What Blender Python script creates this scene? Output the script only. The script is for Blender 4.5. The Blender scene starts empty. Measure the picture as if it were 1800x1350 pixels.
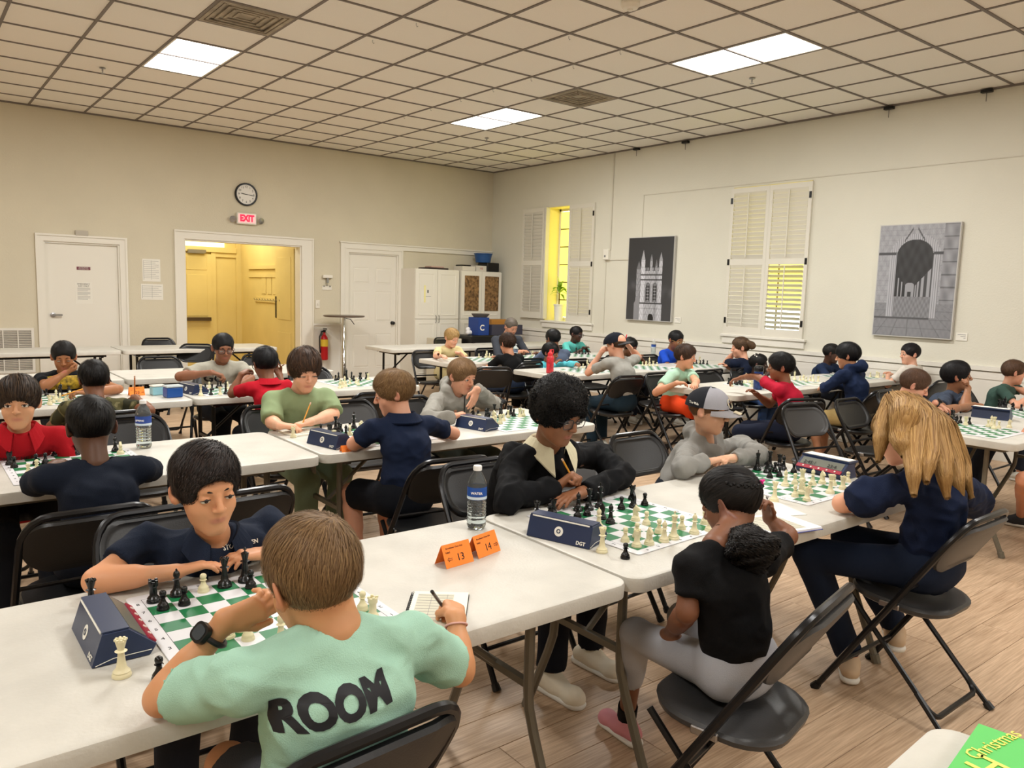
import bpy, bmesh, math, random
import numpy as np
from mathutils import Vector, Matrix
from mathutils.bvhtree import BVHTree
PI = math.pi
rnd = random.Random(7)
SC = bpy.context.scene
COL = SC.collection

# ------------------------------------------------------------------ camera
CAMZ = 1.54
CR = np.array([0.78560273, -0.6180698, 0.02860188])
CU = np.array([0.05039535, 0.10999163, 0.99265409])
CF = np.array([0.61667549, 0.77839036, -0.11755757])
FPX = 1373.19
cam = bpy.data.cameras.new('camera'); cam.sensor_width = 36; cam.lens = FPX / 1800 * 36; cam.clip_start = .05
co = bpy.data.objects.new('camera', cam); COL.objects.link(co)
M = Matrix.Identity(4)
for i in range(3):
    M[i][0], M[i][1], M[i][2] = CR[i], CU[i], -CF[i]
M[2][3] = CAMZ
co.matrix_world = M
SC.camera = co

# ------------------------------------------------------------------ light and exposure
SC.view_settings.view_transform = 'Standard'; SC.view_settings.look = 'None'
SC.view_settings.gamma = 1; SC.view_settings.use_curve_mapping = False
SC.view_settings.exposure = 0.32
SC.cycles.max_bounces = 6; SC.cycles.diffuse_bounces = 4; SC.cycles.glossy_bounces = 3; SC.cycles.transmission_bounces = 6
SC.cycles.caustics_reflective = False; SC.cycles.caustics_refractive = False
SC.cycles.sample_clamp_indirect = 4
SC.cycles.use_denoising = True
W = bpy.data.worlds.new('sky'); SC.world = W; W.use_nodes = True
W.node_tree.nodes['Background'].inputs[0].default_value = (.75, .86, 1, 1)
W.node_tree.nodes['Background'].inputs[1].default_value = 3.0
YA, XB, CEIL = 11.59, 8.62, 3.66
XL, YS = -4.2, -5.6     # the two walls behind and left of the camera
def area(name, x, y, z, sx, sy, power, color=(1, 1, 1), rot=(0, 0, 0)):
    l = bpy.data.lights.new(name, 'AREA'); l.shape = 'RECTANGLE'; l.size = sx; l.size_y = sy; l.energy = power; l.color = color
    o = bpy.data.objects.new(name, l); o.location = (x, y, z); o.rotation_euler = rot; COL.objects.link(o); return o
GX, GY, T = 3.875, 5.03, .61
TROFFER = [(i, j) for i in (-9, -3, 3) for j in (-14, -8, -2, 4)]
for i, j in TROFFER:
    area('ceiling_light_lamp', GX + (i + .5) * T, GY + (j + 1) * T, CEIL - .03, .56, 1.16, 62 if j > -3 and i > -9 else 34, (1.0, .98, .93))
area('hall_lamp', 4.1, 13.2, 2.9, 1.2, 1.2, 34, (1, .94, .74))

# ------------------------------------------------------------------ helpers
def lin(c):
    if isinstance(c, str):
        c = [int(c[i:i + 2], 16) / 255 for i in (0, 2, 4)]
    return tuple((v / 12.92 if v <= .04045 else ((v + .055) / 1.055) ** 2.4) for v in c)
MATS = {}
def mat(name, color='808080', rough=.6, metal=0, spec=.5, noise=0, nscale=20, bump=0, bscale=80, emit=0, trans=0, ior=1.45, attr=None, sheen=0, alpha=1, sub=0, coord='Object', stretch=None, coat=0):
    """one procedural material: base colour, optional noise variation and fine bump"""
    if name in MATS: return MATS[name]
    m = bpy.data.materials.new(name); m.use_nodes = True; MATS[name] = m
    nt = m.node_tree; b = nt.nodes['Principled BSDF']; L = nt.links
    c = (*lin(color), 1)
    b.inputs['Base Color'].default_value = c
    b.inputs['Roughness'].default_value = rough; b.inputs['Metallic'].default_value = metal
    b.inputs['Specular IOR Level'].default_value = spec; b.inputs['IOR'].default_value = ior
    b.inputs['Transmission Weight'].default_value = trans; b.inputs['Alpha'].default_value = alpha
    b.inputs['Coat Weight'].default_value = coat
    if sheen: b.inputs['Sheen Weight'].default_value = sheen
    if sub:
        b.inputs['Subsurface Weight'].default_value = sub; b.inputs['Subsurface Radius'].default_value = (.02, .007, .004); b.inputs['Subsurface Scale'].default_value = .6
    if emit:
        b.inputs['Emission Color'].default_value = c; b.inputs['Emission Strength'].default_value = emit
    vec = None
    if noise or bump:
        tc = nt.nodes.new('ShaderNodeTexCoord'); vec = tc.outputs[coord]
        if stretch:
            mp = nt.nodes.new('ShaderNodeMapping'); mp.inputs['Scale'].default_value = stretch; L.new(vec, mp.inputs[0]); vec = mp.outputs[0]
    src = None
    if noise:
        n = nt.nodes.new('ShaderNodeTexNoise'); n.inputs['Scale'].default_value = nscale; n.inputs['Detail'].default_value = 5
        L.new(vec, n.inputs['Vector'])
        r = nt.nodes.new('ShaderNodeMapRange'); r.inputs[1].default_value = .3; r.inputs[2].default_value = .7
        r.inputs[3].default_value = 1 - noise; r.inputs[4].default_value = 1 + noise * .6; L.new(n.outputs[0], r.inputs[0])
        mx = nt.nodes.new('ShaderNodeVectorMath'); mx.operation = 'SCALE'; mx.inputs[0].default_value = c[:3]
        L.new(r.outputs[0], mx.inputs['Scale']); src = mx.outputs[0]; L.new(src, b.inputs['Base Color'])
    if attr:   # a second colour where the vertex attribute says so
        at_ = nt.nodes.new('ShaderNodeAttribute'); at_.attribute_name = attr[0]
        mm = nt.nodes.new('ShaderNodeMix'); mm.data_type = 'RGBA'
        mm.inputs[6].default_value = c; mm.inputs[7].default_value = (*lin(attr[1]), 1)
        if src: L.new(src, mm.inputs[6])
        L.new(at_.outputs['Fac'], mm.inputs[0]); L.new(mm.outputs[2], b.inputs['Base Color'])
    if bump:
        n = nt.nodes.new('ShaderNodeTexNoise'); n.inputs['Scale'].default_value = bscale; n.inputs['Detail'].default_value = 3
        L.new(vec, n.inputs['Vector'])
        bp = nt.nodes.new('ShaderNodeBump'); bp.inputs['Strength'].default_value = bump; bp.inputs['Distance'].default_value = .01
        L.new(n.outputs[0], bp.inputs['Height']); L.new(bp.outputs[0], b.inputs['Normal'])
    return m
def vcol_mat(name, rough=.6, attr='Col'):
    if name in MATS: return MATS[name]
    m = bpy.data.materials.new(name); m.use_nodes = True; MATS[name] = m
    nt = m.node_tree; b = nt.nodes['Principled BSDF']; b.inputs['Roughness'].default_value = rough
    a = nt.nodes.new('ShaderNodeVertexColor'); a.layer_name = attr; nt.links.new(a.outputs[0], b.inputs['Base Color'])
    return m

def link(name, me, m=None, parent=None, smooth=False):
    o = bpy.data.objects.new(name, me); COL.objects.link(o)
    if m is not None: me.materials.append(m)
    if parent is not None: o.parent = parent
    if smooth: me.polygons.foreach_set('use_smooth', [True] * len(me.polygons))
    return o
def obj(name, bm, m=None, parent=None, smooth=False):
    me = bpy.data.meshes.new(name); bm.to_mesh(me); bm.free()
    o = link(name, me, m, parent, False)
    if smooth:
        me.polygons.foreach_set('use_smooth', [True] * len(me.polygons))
        me.set_sharp_from_angle(angle=math.radians(40))
    return o
def empty(name, loc=(0, 0, 0), rz=0):
    o = bpy.data.objects.new(name, None); o.empty_display_size = .05; COL.objects.link(o); o.location = loc; o.rotation_euler = (0, 0, rz); return o
def tag(o, label=None, cat=None, group=None, kind=None):
    if label: o['label'] = label
    if cat: o['category'] = cat
    if group: o['group'] = group
    if kind: o['kind'] = kind
    return o
def struct(o, label=None): 
    o['kind'] = 'structure'
    if label: o['label'] = label
    return o
KIDS = {}
def copy_tree(o, parent=None):
    c = o.copy(); COL.objects.link(c)
    if parent is not None: c.parent = parent
    for ch in o.children_recursive_cache if False else [x for x in CH.get(o.name, ())]:
        copy_tree(ch, c)
    return c
CH = {}
def index_children():
    CH.clear()
    for x in bpy.data.objects:
        if x.parent: CH.setdefault(x.parent.name, []).append(x)

def box(bm, cx, cy, cz, sx, sy, sz, rot=None, bev=0):
    r = bmesh.ops.create_cube(bm, size=1); vs = r['verts']
    bmesh.ops.scale(bm, vec=(sx, sy, sz), verts=vs)
    if bev:
        es = {e for v in vs for e in v.link_edges}
        rr = bmesh.ops.bevel(bm, geom=list(es), offset=bev, segments=1, affect='EDGES', profile=.5)
        vs = [v for v in rr['verts']] + [v for v in vs if v.is_valid]; vs = list(set(vs))
    if rot is not None: bmesh.ops.rotate(bm, cent=(0, 0, 0), matrix=rot, verts=vs)
    bmesh.ops.translate(bm, vec=(cx, cy, cz), verts=vs)
    return vs
def tube(bm, pts, r, seg=8, cap=True, closed=False):
    pts = [Vector(p) for p in pts]; n = len(pts); rings = []
    rr = r if isinstance(r, (list, tuple)) else [r] * n
    up = None
    for i, p in enumerate(pts):
        a = pts[(i - 1) % n] if (i or closed) else p; b = pts[(i + 1) % n] if (i < n - 1 or closed) else p
        d = (b - a).normalized()
        if up is None:
            up = d.orthogonal().normalized()
        up = (up - d * up.dot(d)).normalized(); s = d.cross(up)
        rings.append([bm.verts.new(p + (up * math.cos(2 * PI * k / seg) + s * math.sin(2 * PI * k / seg)) * rr[i]) for k in range(seg)])
    for i in range(n if closed else n - 1):
        A, B = rings[i], rings[(i + 1) % n]
        for k in range(seg): bm.faces.new((A[k], A[(k + 1) % seg], B[(k + 1) % seg], B[k]))
    if cap and not closed:
        bm.faces.new(rings[0][::-1]); bm.faces.new(rings[-1])
def lathe(bm, prof, seg=16, cx=0, cy=0, cz=0, capped=True):
    rings = []
    for r, z in prof:
        rings.append([bm.verts.new((cx + r * math.cos(2 * PI * k / seg), cy + r * math.sin(2 * PI * k / seg), cz + z)) for k in range(seg)] if r > 1e-5 else [bm.verts.new((cx, cy, cz + z))])
    for A, B in zip(rings, rings[1:]):
        for k in range(seg):
            a0, a1 = A[k % len(A)], A[(k + 1) % seg % len(A)]; b0, b1 = B[k % len(B)], B[(k + 1) % seg % len(B)]
            f = [v for i, v in enumerate((a0, a1, b1, b0)) if v not in (a0, a1, b1, b0)[:i]]
            if len(f) > 2: bm.faces.new(f)
    if capped and len(rings[0]) > 1: bm.faces.new(rings[0][::-1])
    if capped and len(rings[-1]) > 1: bm.faces.new(rings[-1])
def prism(bm, outline, z0, z1, axis='z', at=(0, 0, 0)):
    """extrude a 2-D outline; axis z: (x,y)->z ; axis y: (x,z)->y ; axis x: (y,z)->x"""
    def P(u, v, w): return {'z': (u, v, w), 'y': (u, w, v), 'x': (w, u, v)}[axis]
    A = [bm.verts.new(Vector(P(u, v, z0)) + Vector(at)) for u, v in outline]; B = [bm.verts.new(Vector(P(u, v, z1)) + Vector(at)) for u, v in outline]
    n = len(outline); fs = [bm.faces.new(A[::-1]), bm.faces.new(B)]
    for i in range(n): fs.append(bm.faces.new((A[i], A[(i + 1) % n], B[(i + 1) % n], B[i])))
    bmesh.ops.recalc_face_normals(bm, faces=fs)
def rrect(L, Wd, r, n=5, x=0, y=0):
    o = []
    for cx, cy, a0 in ((L / 2 - r, Wd / 2 - r, 0), (-L / 2 + r, Wd / 2 - r, PI / 2), (-L / 2 + r, -Wd / 2 + r, PI), (L / 2 - r, -Wd / 2 + r, 3 * PI / 2)):
        for k in range(n + 1):
            a = a0 + PI / 2 * k / n; o.append((x + cx + r * math.cos(a), y + cy + r * math.sin(a)))
    return o
def loft(bm, layers, cap=True):
    """layers: list of equal-length lists of 3-D points"""
    R = [[bm.verts.new(p) for p in l] for l in layers]; n = len(R[0]); fs = []
    for A, B in zip(R, R[1:]):
        for i in range(n): fs.append(bm.faces.new((A[i], A[(i + 1) % n], B[(i + 1) % n], B[i])))
    if cap: fs += [bm.faces.new(R[0][::-1]), bm.faces.new(R[-1])]
    bmesh.ops.recalc_face_normals(bm, faces=fs)
def B(name, m, parent, *boxes, bev=0, smooth=False):
    bm = bmesh.new()
    for b in boxes: box(bm, *b, bev=bev)
    return obj(name, bm, m, parent, smooth)
def span(x0, x1, y0, y1, z0, z1): return ((x0 + x1) / 2, (y0 + y1) / 2, (z0 + z1) / 2, abs(x1 - x0), abs(y1 - y0), abs(z1 - z0))
def text(name, s, size, m, parent, mtx, bold=False, align='CENTER', ext=0.0004, xs=1):
    cu = bpy.data.curves.new(name, 'FONT'); cu.body = s; cu.size = size; cu.align_x = align; cu.align_y = 'CENTER'; cu.extrude = ext; cu.resolution_u = 2
    cu.resolution_u = 4 if size > .05 else 2
    if bold: cu.offset = size * (.025 if bold is True else bold)
    t = bpy.data.objects.new('tmp_text', cu); COL.objects.link(t)
    dg = bpy.context.evaluated_depsgraph_get(); me = bpy.data.meshes.new_from_object(t.evaluated_get(dg))
    bpy.data.objects.remove(t); bpy.data.curves.remove(cu)
    me.transform(mtx @ Matrix.Diagonal((xs, 1, 1, 1))); me.materials.clear()
    me.name = name
    return link(name, me, m, parent)
# a pixel of the photograph onto a plane of the room
def ray(x, y): return CF + ((x - 900) * CR - (y - 675) * CU) / FPX
def pz(x, y, z): d = ray(x, y); t = (z - CAMZ) / d[2]; return Vector((d[0] * t, d[1] * t, z))
def py(x, y, Y): d = ray(x, y); t = Y / d[1]; return Vector((d[0] * t, Y, CAMZ + d[2] * t))
def px(x, y, X): d = ray(x, y); t = X / d[0]; return Vector((X, d[1] * t, CAMZ + d[2] * t))

# ------------------------------------------------------------------ surface: sparse signed-distance mesher
def unit(v): v = np.asarray(v, float); return v / (np.linalg.norm(v) + 1e-12)
def cap(a, b, ra, rb=None, k=.02, op=1, side=None, w=1, cut=None):
    return dict(t='c', a=np.array(a, float), b=np.array(b, float), ra=ra, rb=ra if rb is None else rb, k=k, op=op, side=None if side is None else unit(side), w=w, cut=cut)
def ell(c, r, R=None, k=.02, op=1, cut=None):
    return dict(t='e', a=np.array(c, float), r=np.array(r, float), R=np.eye(3) if R is None else np.array(R, float), k=k, op=op, cut=cut)
def dist(p, P):
    if p['t'] == 'e':
        q = (P - p['a']) @ p['R'].T
        k0 = np.sqrt(((q / p['r']) ** 2).sum(1)); k1 = np.sqrt(((q / p['r'] ** 2) ** 2).sum(1)) + 1e-9
        d = k0 * (k0 - 1) / k1
        d = np.where(k0 < .3, -p['r'].min() * .7, d)
    else:
        q = P - p['a']; ba = p['b'] - p['a']
        if p['side'] is not None:
            s = p['side']; q = q - np.outer(q @ s, s) * (1 - 1 / p['w']); ba = ba - s * (ba @ s) * (1 - 1 / p['w'])
        t = np.clip(q @ ba / (ba @ ba + 1e-12), 0, 1)
        d = np.sqrt(((q - t[:, None] * ba) ** 2).sum(1)) - (p['ra'] + (p['rb'] - p['ra']) * t)
    if p['cut'] is not None:
        for cp, cn in (p['cut'] if isinstance(p['cut'], list) else [p['cut']]):
            d = np.maximum(d, (P - np.asarray(cp)) @ unit(cn))
    return d
def blend(D, d, k, op):
    if op > 0:
        h = np.maximum(k - np.abs(D - d), 0) / k; return np.minimum(D, d) - h * h * k / 4
    d = -d; h = np.maximum(k - np.abs(D - d), 0) / k; return np.maximum(D, d) + h * h * k / 4
def surf(prims, h, lo, hi, warp=None):
    """returns verts, quads of the zero surface inside the box lo..hi"""
    lo = np.array(lo, float); hi = np.array(hi, float); NB = 8
    nb = np.maximum(np.ceil((hi - lo) / (h * NB)).astype(int), 1)
    g = np.stack(np.meshgrid(*[np.arange(n) for n in nb], indexing='ij'), -1).reshape(-1, 3)
    cen = lo + (g + .5) * NB * h
    D = np.full(len(g), 9.); dd = []
    for p in prims:
        d = dist(p, cen); dd.append(d); D = blend(D, d, p['k'], p['op'])
    R = NB * h * .9
    keep = np.abs(D) < R * 1.35 + .01
    for p, d in zip(prims, dd):
        if p['op'] < 0: keep |= (np.abs(d) < R) & (D < R * 2)
    g = g[keep]; cen = cen[keep]; dd = [d[keep] for d in dd]
    o = np.stack(np.meshgrid(*[np.arange(NB + 1)] * 3, indexing='ij'), -1).reshape(-1, 3)
    n = len(g)
    if n == 0: return np.zeros((0, 3)), np.zeros((0, 4), int)
    P = (lo + (g[:, None, :] * NB + o[None]) * h)
    D = np.full((n, len(o)), 1.)
    for p, d in zip(prims, dd):
        s = d < R + p['k'] + h
        if not s.any(): continue
        Q = P[s].reshape(-1, 3); e = dist(p, Q).reshape(-1, len(o))
        D[s] = blend(D[s], e, p['k'], p['op'])
    D = D.reshape(n, NB + 1, NB + 1, NB + 1)
    sg = D < 0
    c8 = [sg[:, i:i + NB, j:j + NB, k:k + NB] for i in (0, 1) for j in (0, 1) for k in (0, 1)]
    s = sum(c.astype(np.int8) for c in c8); act = (s > 0) & (s < 8)
    bi, ci, cj, ck = np.nonzero(act)
    V = np.zeros((len(bi), 3)); cnt = np.zeros(len(bi))
    corner = lambda i, j, k: D[bi, ci + i, cj + j, ck + k]
    for ax in range(3):
        for u in (0, 1):
            for v in (0, 1):
                a = [0, 0, 0]; a[(ax + 1) % 3] = u; a[(ax + 2) % 3] = v; b = list(a); b[ax] = 1
                da, db = corner(*a), corner(*b); m = (da < 0) != (db < 0)
                t = np.where(m, da / np.where(m, da - db, 1), 0)
                pos = np.array(a, float)[None] + t[:, None] * np.eye(3)[ax][None]
                V[m] += pos[m]; cnt[m] += 1
    V /= cnt[:, None]
    cell = g[bi] * NB + np.stack([ci, cj, ck], 1)
    Vw = lo + (cell + V) * h
    dim = nb * NB + 1
    idx = np.full(tuple(dim + 1), -1, np.int32)
    idx[cell[:, 0], cell[:, 1], cell[:, 2]] = np.arange(len(cell))
    F = []
    for ax in range(3):
        a = [0, 0, 0]; b = [0, 0, 0]; b[ax] = 1
        da, db = corner(*a), corner(*b); m = (da < 0) != (db < 0)
        u, v = np.eye(3, dtype=int)[(ax + 1) % 3], np.eye(3, dtype=int)[(ax + 2) % 3]
        c = cell[m]; ok = ((c - u - v) >= 0).all(1)
        c = c[ok]; neg = (da[m] < 0)[ok]
        q = np.stack([idx[tuple((c - u - v).T)], idx[tuple((c - v).T)], idx[tuple(c.T)], idx[tuple((c - u).T)]], 1)
        good = (q >= 0).all(1); q = q[good]; neg = neg[good]
        q[~neg] = q[~neg][:, ::-1]
        F.append(q)
    return Vw, np.concatenate(F)
def npmesh(name, V, F):
    me = bpy.data.meshes.new(name); me.vertices.add(len(V)); me.vertices.foreach_set('co', V.astype(np.float32).ravel())
    k = F.shape[1]
    me.loops.add(len(F) * k); me.loops.foreach_set('vertex_index', F.astype(np.int32).ravel())
    me.polygons.add(len(F)); me.polygons.foreach_set('loop_start', np.arange(len(F), dtype=np.int32) * k)
    me.polygons.foreach_set('use_smooth', np.ones(len(F), bool))
    me.update(calc_edges=True); return me
def vnormals(V, F):
    n = np.cross(V[F[:, 2]] - V[F[:, 0]], V[F[:, -1]] - V[F[:, 1]]); N = np.zeros_like(V)
    for k in range(F.shape[1]): np.add.at(N, F[:, k], n)
    return N / (np.linalg.norm(N, axis=1, keepdims=True) + 1e-12)
def wob(P, f, seed=0):
    r = np.random.RandomState(seed); out = np.zeros(len(P))
    for i in range(5):
        d = unit(r.normal(size=3)) * f * (.7 + .35 * i); out += np.sin(P @ d + r.uniform(0, 6.3) + 1.3 * np.sin(P @ (unit(r.normal(size=3)) * f * .6) + i)) / (1 + .5 * i)
    return out / 3
def fold(P, f, seed=0, stretch=None):
    Q = P * (1 if stretch is None else np.array(stretch)); return 1 - 2 * np.abs(wob(Q, f, seed)) 
# ================================================================== setting
M_wall = mat('wall_paint', 'd6ceb8', .75, bump=.15, bscale=60, noise=.04, nscale=1.5)
M_wallB = mat('wall_paint_light', 'dcd9cb', .75, bump=.15, bscale=60, noise=.03, nscale=1.5)
M_white = mat('white_paint', 'e9e5da', .45)
M_rail = mat('rail_paint', 'e4e1d8', .5)
M_tile = mat('ceiling_tile', 'fbf7ee', .95, noise=.05, nscale=180, bump=.5, bscale=350)
M_grid = mat('ceiling_grid', '78706a', .6)
M_yel = mat('yellow_paint', 'dfca84', .6, noise=.06, nscale=2)
M_black = mat('black_plastic', '0d0d0f', .35)
M_metal = mat('brushed_metal', 'a9a9ab', .3, 1)
M_steel = mat('chrome', 'c8c8ca', .12, 1)
M_paper = mat('paper', 'ece9df', .8, noise=.02, nscale=4)
M_ink = mat('dark_ink', '1a1a1c', .7)
M_greyink = mat('grey_ink', '77777a', .8)

# floor: planks running along the room's x axis, each board its own object near the camera
def wood(name):
    m = bpy.data.materials.new(name); m.use_nodes = True; nt = m.node_tree; L = nt.links; b = nt.nodes['Principled BSDF']
    g = nt.nodes.new('ShaderNodeNewGeometry'); oi = nt.nodes.new('ShaderNodeObjectInfo')
    ad = nt.nodes.new('ShaderNodeVectorMath'); ad.operation = 'ADD'; sc = nt.nodes.new('ShaderNodeVectorMath'); sc.operation = 'SCALE'
    sc.inputs[0].default_value = (13.7, 31.1, 7.3); L.new(oi.outputs['Random'], sc.inputs['Scale']); L.new(g.outputs['Position'], ad.inputs[0]); L.new(sc.outputs[0], ad.inputs[1])
    mp = nt.nodes.new('ShaderNodeMapping'); mp.inputs['Scale'].default_value = (.7, 6, 1); L.new(ad.outputs[0], mp.inputs[0])
    n = nt.nodes.new('ShaderNodeTexNoise'); n.inputs['Scale'].default_value = 1.6; n.inputs['Detail'].default_value = 4; n.inputs['Distortion'].default_value = 1.2; L.new(mp.outputs[0], n.inputs['Vector'])
    w = nt.nodes.new('ShaderNodeMath'); w.operation = 'MULTIPLY'; w.inputs[1].default_value = 22; L.new(n.outputs[0], w.inputs[0])
    s = nt.nodes.new('ShaderNodeMath'); s.operation = 'SINE'; L.new(w.outputs[0], s.inputs[0])
    mp2 = nt.nodes.new('ShaderNodeMapping'); mp2.inputs['Scale'].default_value = (4, 90, 1); L.new(ad.outputs[0], mp2.inputs[0])
    n2 = nt.nodes.new('ShaderNodeTexNoise'); n2.inputs['Scale'].default_value = 1.5; n2.inputs['Detail'].default_value = 3; L.new(mp2.outputs[0], n2.inputs['Vector'])
    a1 = nt.nodes.new('ShaderNodeMath'); a1.operation = 'MULTIPLY_ADD'; a1.inputs[1].default_value = .055; L.new(s.outputs[0], a1.inputs[0]); L.new(n2.outputs[0], a1.inputs[2])
    a2 = nt.nodes.new('ShaderNodeMath'); a2.operation = 'MULTIPLY_ADD'; a2.inputs[1].default_value = .14; L.new(oi.outputs['Random'], a2.inputs[0]); L.new(a1.outputs[0], a2.inputs[2])
    r = nt.nodes.new('ShaderNodeValToRGB'); L.new(a2.outputs[0], r.inputs[0])
    r.color_ramp.elements[0].position = .3; r.color_ramp.elements[0].color = (*lin('a08468'), 1)
    r.color_ramp.elements[1].position = .85; r.color_ramp.elements[1].color = (*lin('d3b698'), 1)
    L.new(r.outputs[0], b.inputs['Base Color']); b.inputs['Roughness'].default_value = .42
    bp = nt.nodes.new('ShaderNodeBump'); bp.inputs['Strength'].default_value = .12; L.new(n2.outputs[0], bp.inputs['Height']); L.new(bp.outputs[0], b.inputs['Normal'])
    return m
M_wood = wood('wood_floor')
M_gap = mat('floor_gap', '5a4535', .8)
floor = struct(B('floor', M_gap, None, span(XL, XB, YS, 15, -.1, -.004)))
PW, PL = .18, 1.22
bm = bmesh.new(); box(bm, 0, 0, -.006, PL - .002, PW - .002, .012, bev=.0012)
pm = bpy.data.meshes.new('floor_plank'); bm.to_mesh(pm); bm.free(); pm.materials.append(M_wood)
spots = []
for j in range(int((15 - YS) / PW)):
    y = YS + (j + .5) * PW; off = ((j * 7919) % 97) / 97 * PL
    for i in range(-1, int((XB - XL) / PL) + 2):
        x = XL + i * PL + off
        if x - PL / 2 > XB or x + PL / 2 < XL: continue
        v = np.array([x, y, -CAMZ]); dz = v @ CF
        seen = dz > .3 and abs(FPX * (v @ CR) / dz) < 1150 and -FPX * (v @ CU) / dz < 1000
        spots.append((dz if seen else 99 + rnd.random(), x, y))
spots.sort()
far = bmesh.new()
for k, (dz, x, y) in enumerate(spots):
    if k < 290 and dz < 90:
        o = link('floor_plank', pm, None, floor); o.location = (x, y, 0)
    else:
        box(far, x, y, -.006, PL - .002, PW - .002, .012)
o = obj('far_planks', far, M_wood, floor); o['kind'] = 'stuff'

# ceiling tiles in a dark grid
ceil = struct(B('ceiling', mat('plenum', '4a4640', .9), None, span(XL, XB, YS, YA, CEIL + .03, CEIL + .15)))
bm = bmesh.new(); box(bm, 0, 0, CEIL + .013, T - .018, T - .018, .012, bev=.002)
tm = bpy.data.meshes.new('ceiling_tile'); bm.to_mesh(tm); bm.free(); tm.materials.append(M_tile)
holes = {(i, j + q) for i, j in TROFFER for q in (0, 1)}
VENTS = [(-3, 2), (3, 2)]
tiles = []; rest = bmesh.new()
for i in range(-14, 8):
    for j in range(-18, 11):
        if (i, j) in holes or (i, j) in VENTS: continue
        x0, x1 = GX + i * T, min(GX + (i + 1) * T, XB); y0, y1 = GY + j * T, min(GY + (j + 1) * T, YA)
        if x0 < XL - .5 or y0 < YS - .3 or x1 - x0 < .05 or y1 - y0 < .05: continue
        x, y = (x0 + x1) / 2, (y0 + y1) / 2
        v = np.array([x, y, CEIL - CAMZ]); dz = v @ CF
        seen = dz > .8 and abs(FPX * (v @ CR) / dz) < 1130 and -FPX * (v @ CU) / dz > -900
        tiles.append((dz if seen else 99, x, y, x1 - x0, y1 - y0))
tiles.sort(); nt_ = 0
for dz, x, y, w, d in tiles:
    if dz < 90 and nt_ < 297:
        nt_ += 1
        if abs(w - T) < .01 and abs(d - T) < .01:
            o = link('ceiling_tile', tm, None, ceil); o.location = (x, y, 0)
        else: B('ceiling_tile', M_tile, ceil, (x, y, CEIL + .013, w - .018, d - .018, .012))
    else: box(rest, x, y, CEIL + .013, w - .018, d - .018, .012)
o = obj('far_tiles', rest, M_tile, ceil); o['kind'] = 'stuff'
for i in range(-13, 8): B('grid_bar', M_grid, ceil, span(GX + i * T - .012, GX + i * T + .012, YS, YA, CEIL, CEIL + .02))
for j in range(-17, 11): B('grid_bar', M_grid, ceil, span(XL, XB, GY + j * T - .012, GY + j * T + .012, CEIL - .001, CEIL + .018))
struct(B('trim_1', M_grid, None, span(XL, XB, YA - .02, YA, CEIL - .012, CEIL + .01)))
struct(B('trim_2', M_grid, None, span(XB - .02, XB, YS, YA, CEIL - .012, CEIL + .01)))
# troffers
M_diff = mat('lit_diffuser', 'ffffff', .5, emit=6)
_names = {(-3, 4): 'bright panel light in the left half of the ceiling', (3, -2): 'long bright panel light at the upper right of the ceiling', (3, 4): 'bright panel light nearest the far corner of the room'}
for i, j in TROFFER:
    t = empty('ceiling_light', (GX + (i + .5) * T, GY + (j + 1) * T, CEIL))
    if (i, j) in _names: tag(t, _names[(i, j)], 'light', 'ceiling panel lights')
    else: tag(t, 'panel light out of view above or behind the camera', 'light', 'ceiling panel lights behind the camera')
    B('frame', M_white, t, (0, -T + .017, .01, T - .02, .02, .02), (0, T - .017, .01, T - .02, .02, .02), (-T / 2 + .02, 0, .01, .02, 2 * T - .04, .02), (T / 2 - .02, 0, .01, .02, 2 * T - .04, .02))
    B('diffuser', M_diff, t, (0, 0, .012, T - .05, 2 * T - .06, .006))
M_dirty = mat('dusty_vent', 'a89d8b', .8, noise=.35, nscale=6)
for (i, j), lb in zip(VENTS, ('dusty square air vent beside the panel light at the left', 'dusty square air vent near the middle of the ceiling')):
    t = tag(empty('ceiling_vent', (GX + (i + .5) * T, GY + (j + .5) * T, CEIL)), lb, 'vent', 'ceiling vents')
    B('frame', M_dirty, t, (0, -.275, .004, .58, .03, .012), (0, .275, .004, .58, .03, .012), (-.275, 0, .004, .03, .52, .012), (.275, 0, .004, .03, .52, .012))
    for k in range(4):
        s = .24 - k * .055
        B('louver_ring', M_dirty, t, (0, -s, .004 + k * .003, 2 * s, .02, .008), (0, s, .004 + k * .003, 2 * s, .02, .008), (-s, 0, .004 + k * .003, .02, 2 * s, .008), (s, 0, .004 + k * .003, .02, 2 * s, .008))
    B('backing', M_dirty, t, (0, 0, .022, .56, .56, .006))
for x, y, lb in ((1.777, 9.05, 'small brass sprinkler head left of the left ceiling light'), (6.66, 4.79, 'small sprinkler head below the upper right ceiling light'), (6.64, 9.11, 'small sprinkler head below the far ceiling light')):
    bm = bmesh.new(); lathe(bm, [(.03, 0), (.03, -.004), (.008, -.01), (.008, -.03), (.004, -.032), (.004, -.045), (.02, -.047), (.02, -.05)], 12)
    tag(obj('sprinkler_head', bm, M_metal), lb, 'sprinkler', 'sprinkler heads').location = (x, y, CEIL)
bm = bmesh.new(); lathe(bm, [(.07, 0), (.07, -.02), (.055, -.045), (.02, -.05), (.02, -.06), (0, -.06)], 20)
tag(obj('smoke_detector', bm, M_white), 'round white smoke detector at the top edge of the ceiling', 'detector').location = (4.335, 4.21, CEIL)
bm0 = None
for k, (x, y) in enumerate([(1.85, 0), (1.24, 0)]): pass
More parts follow.
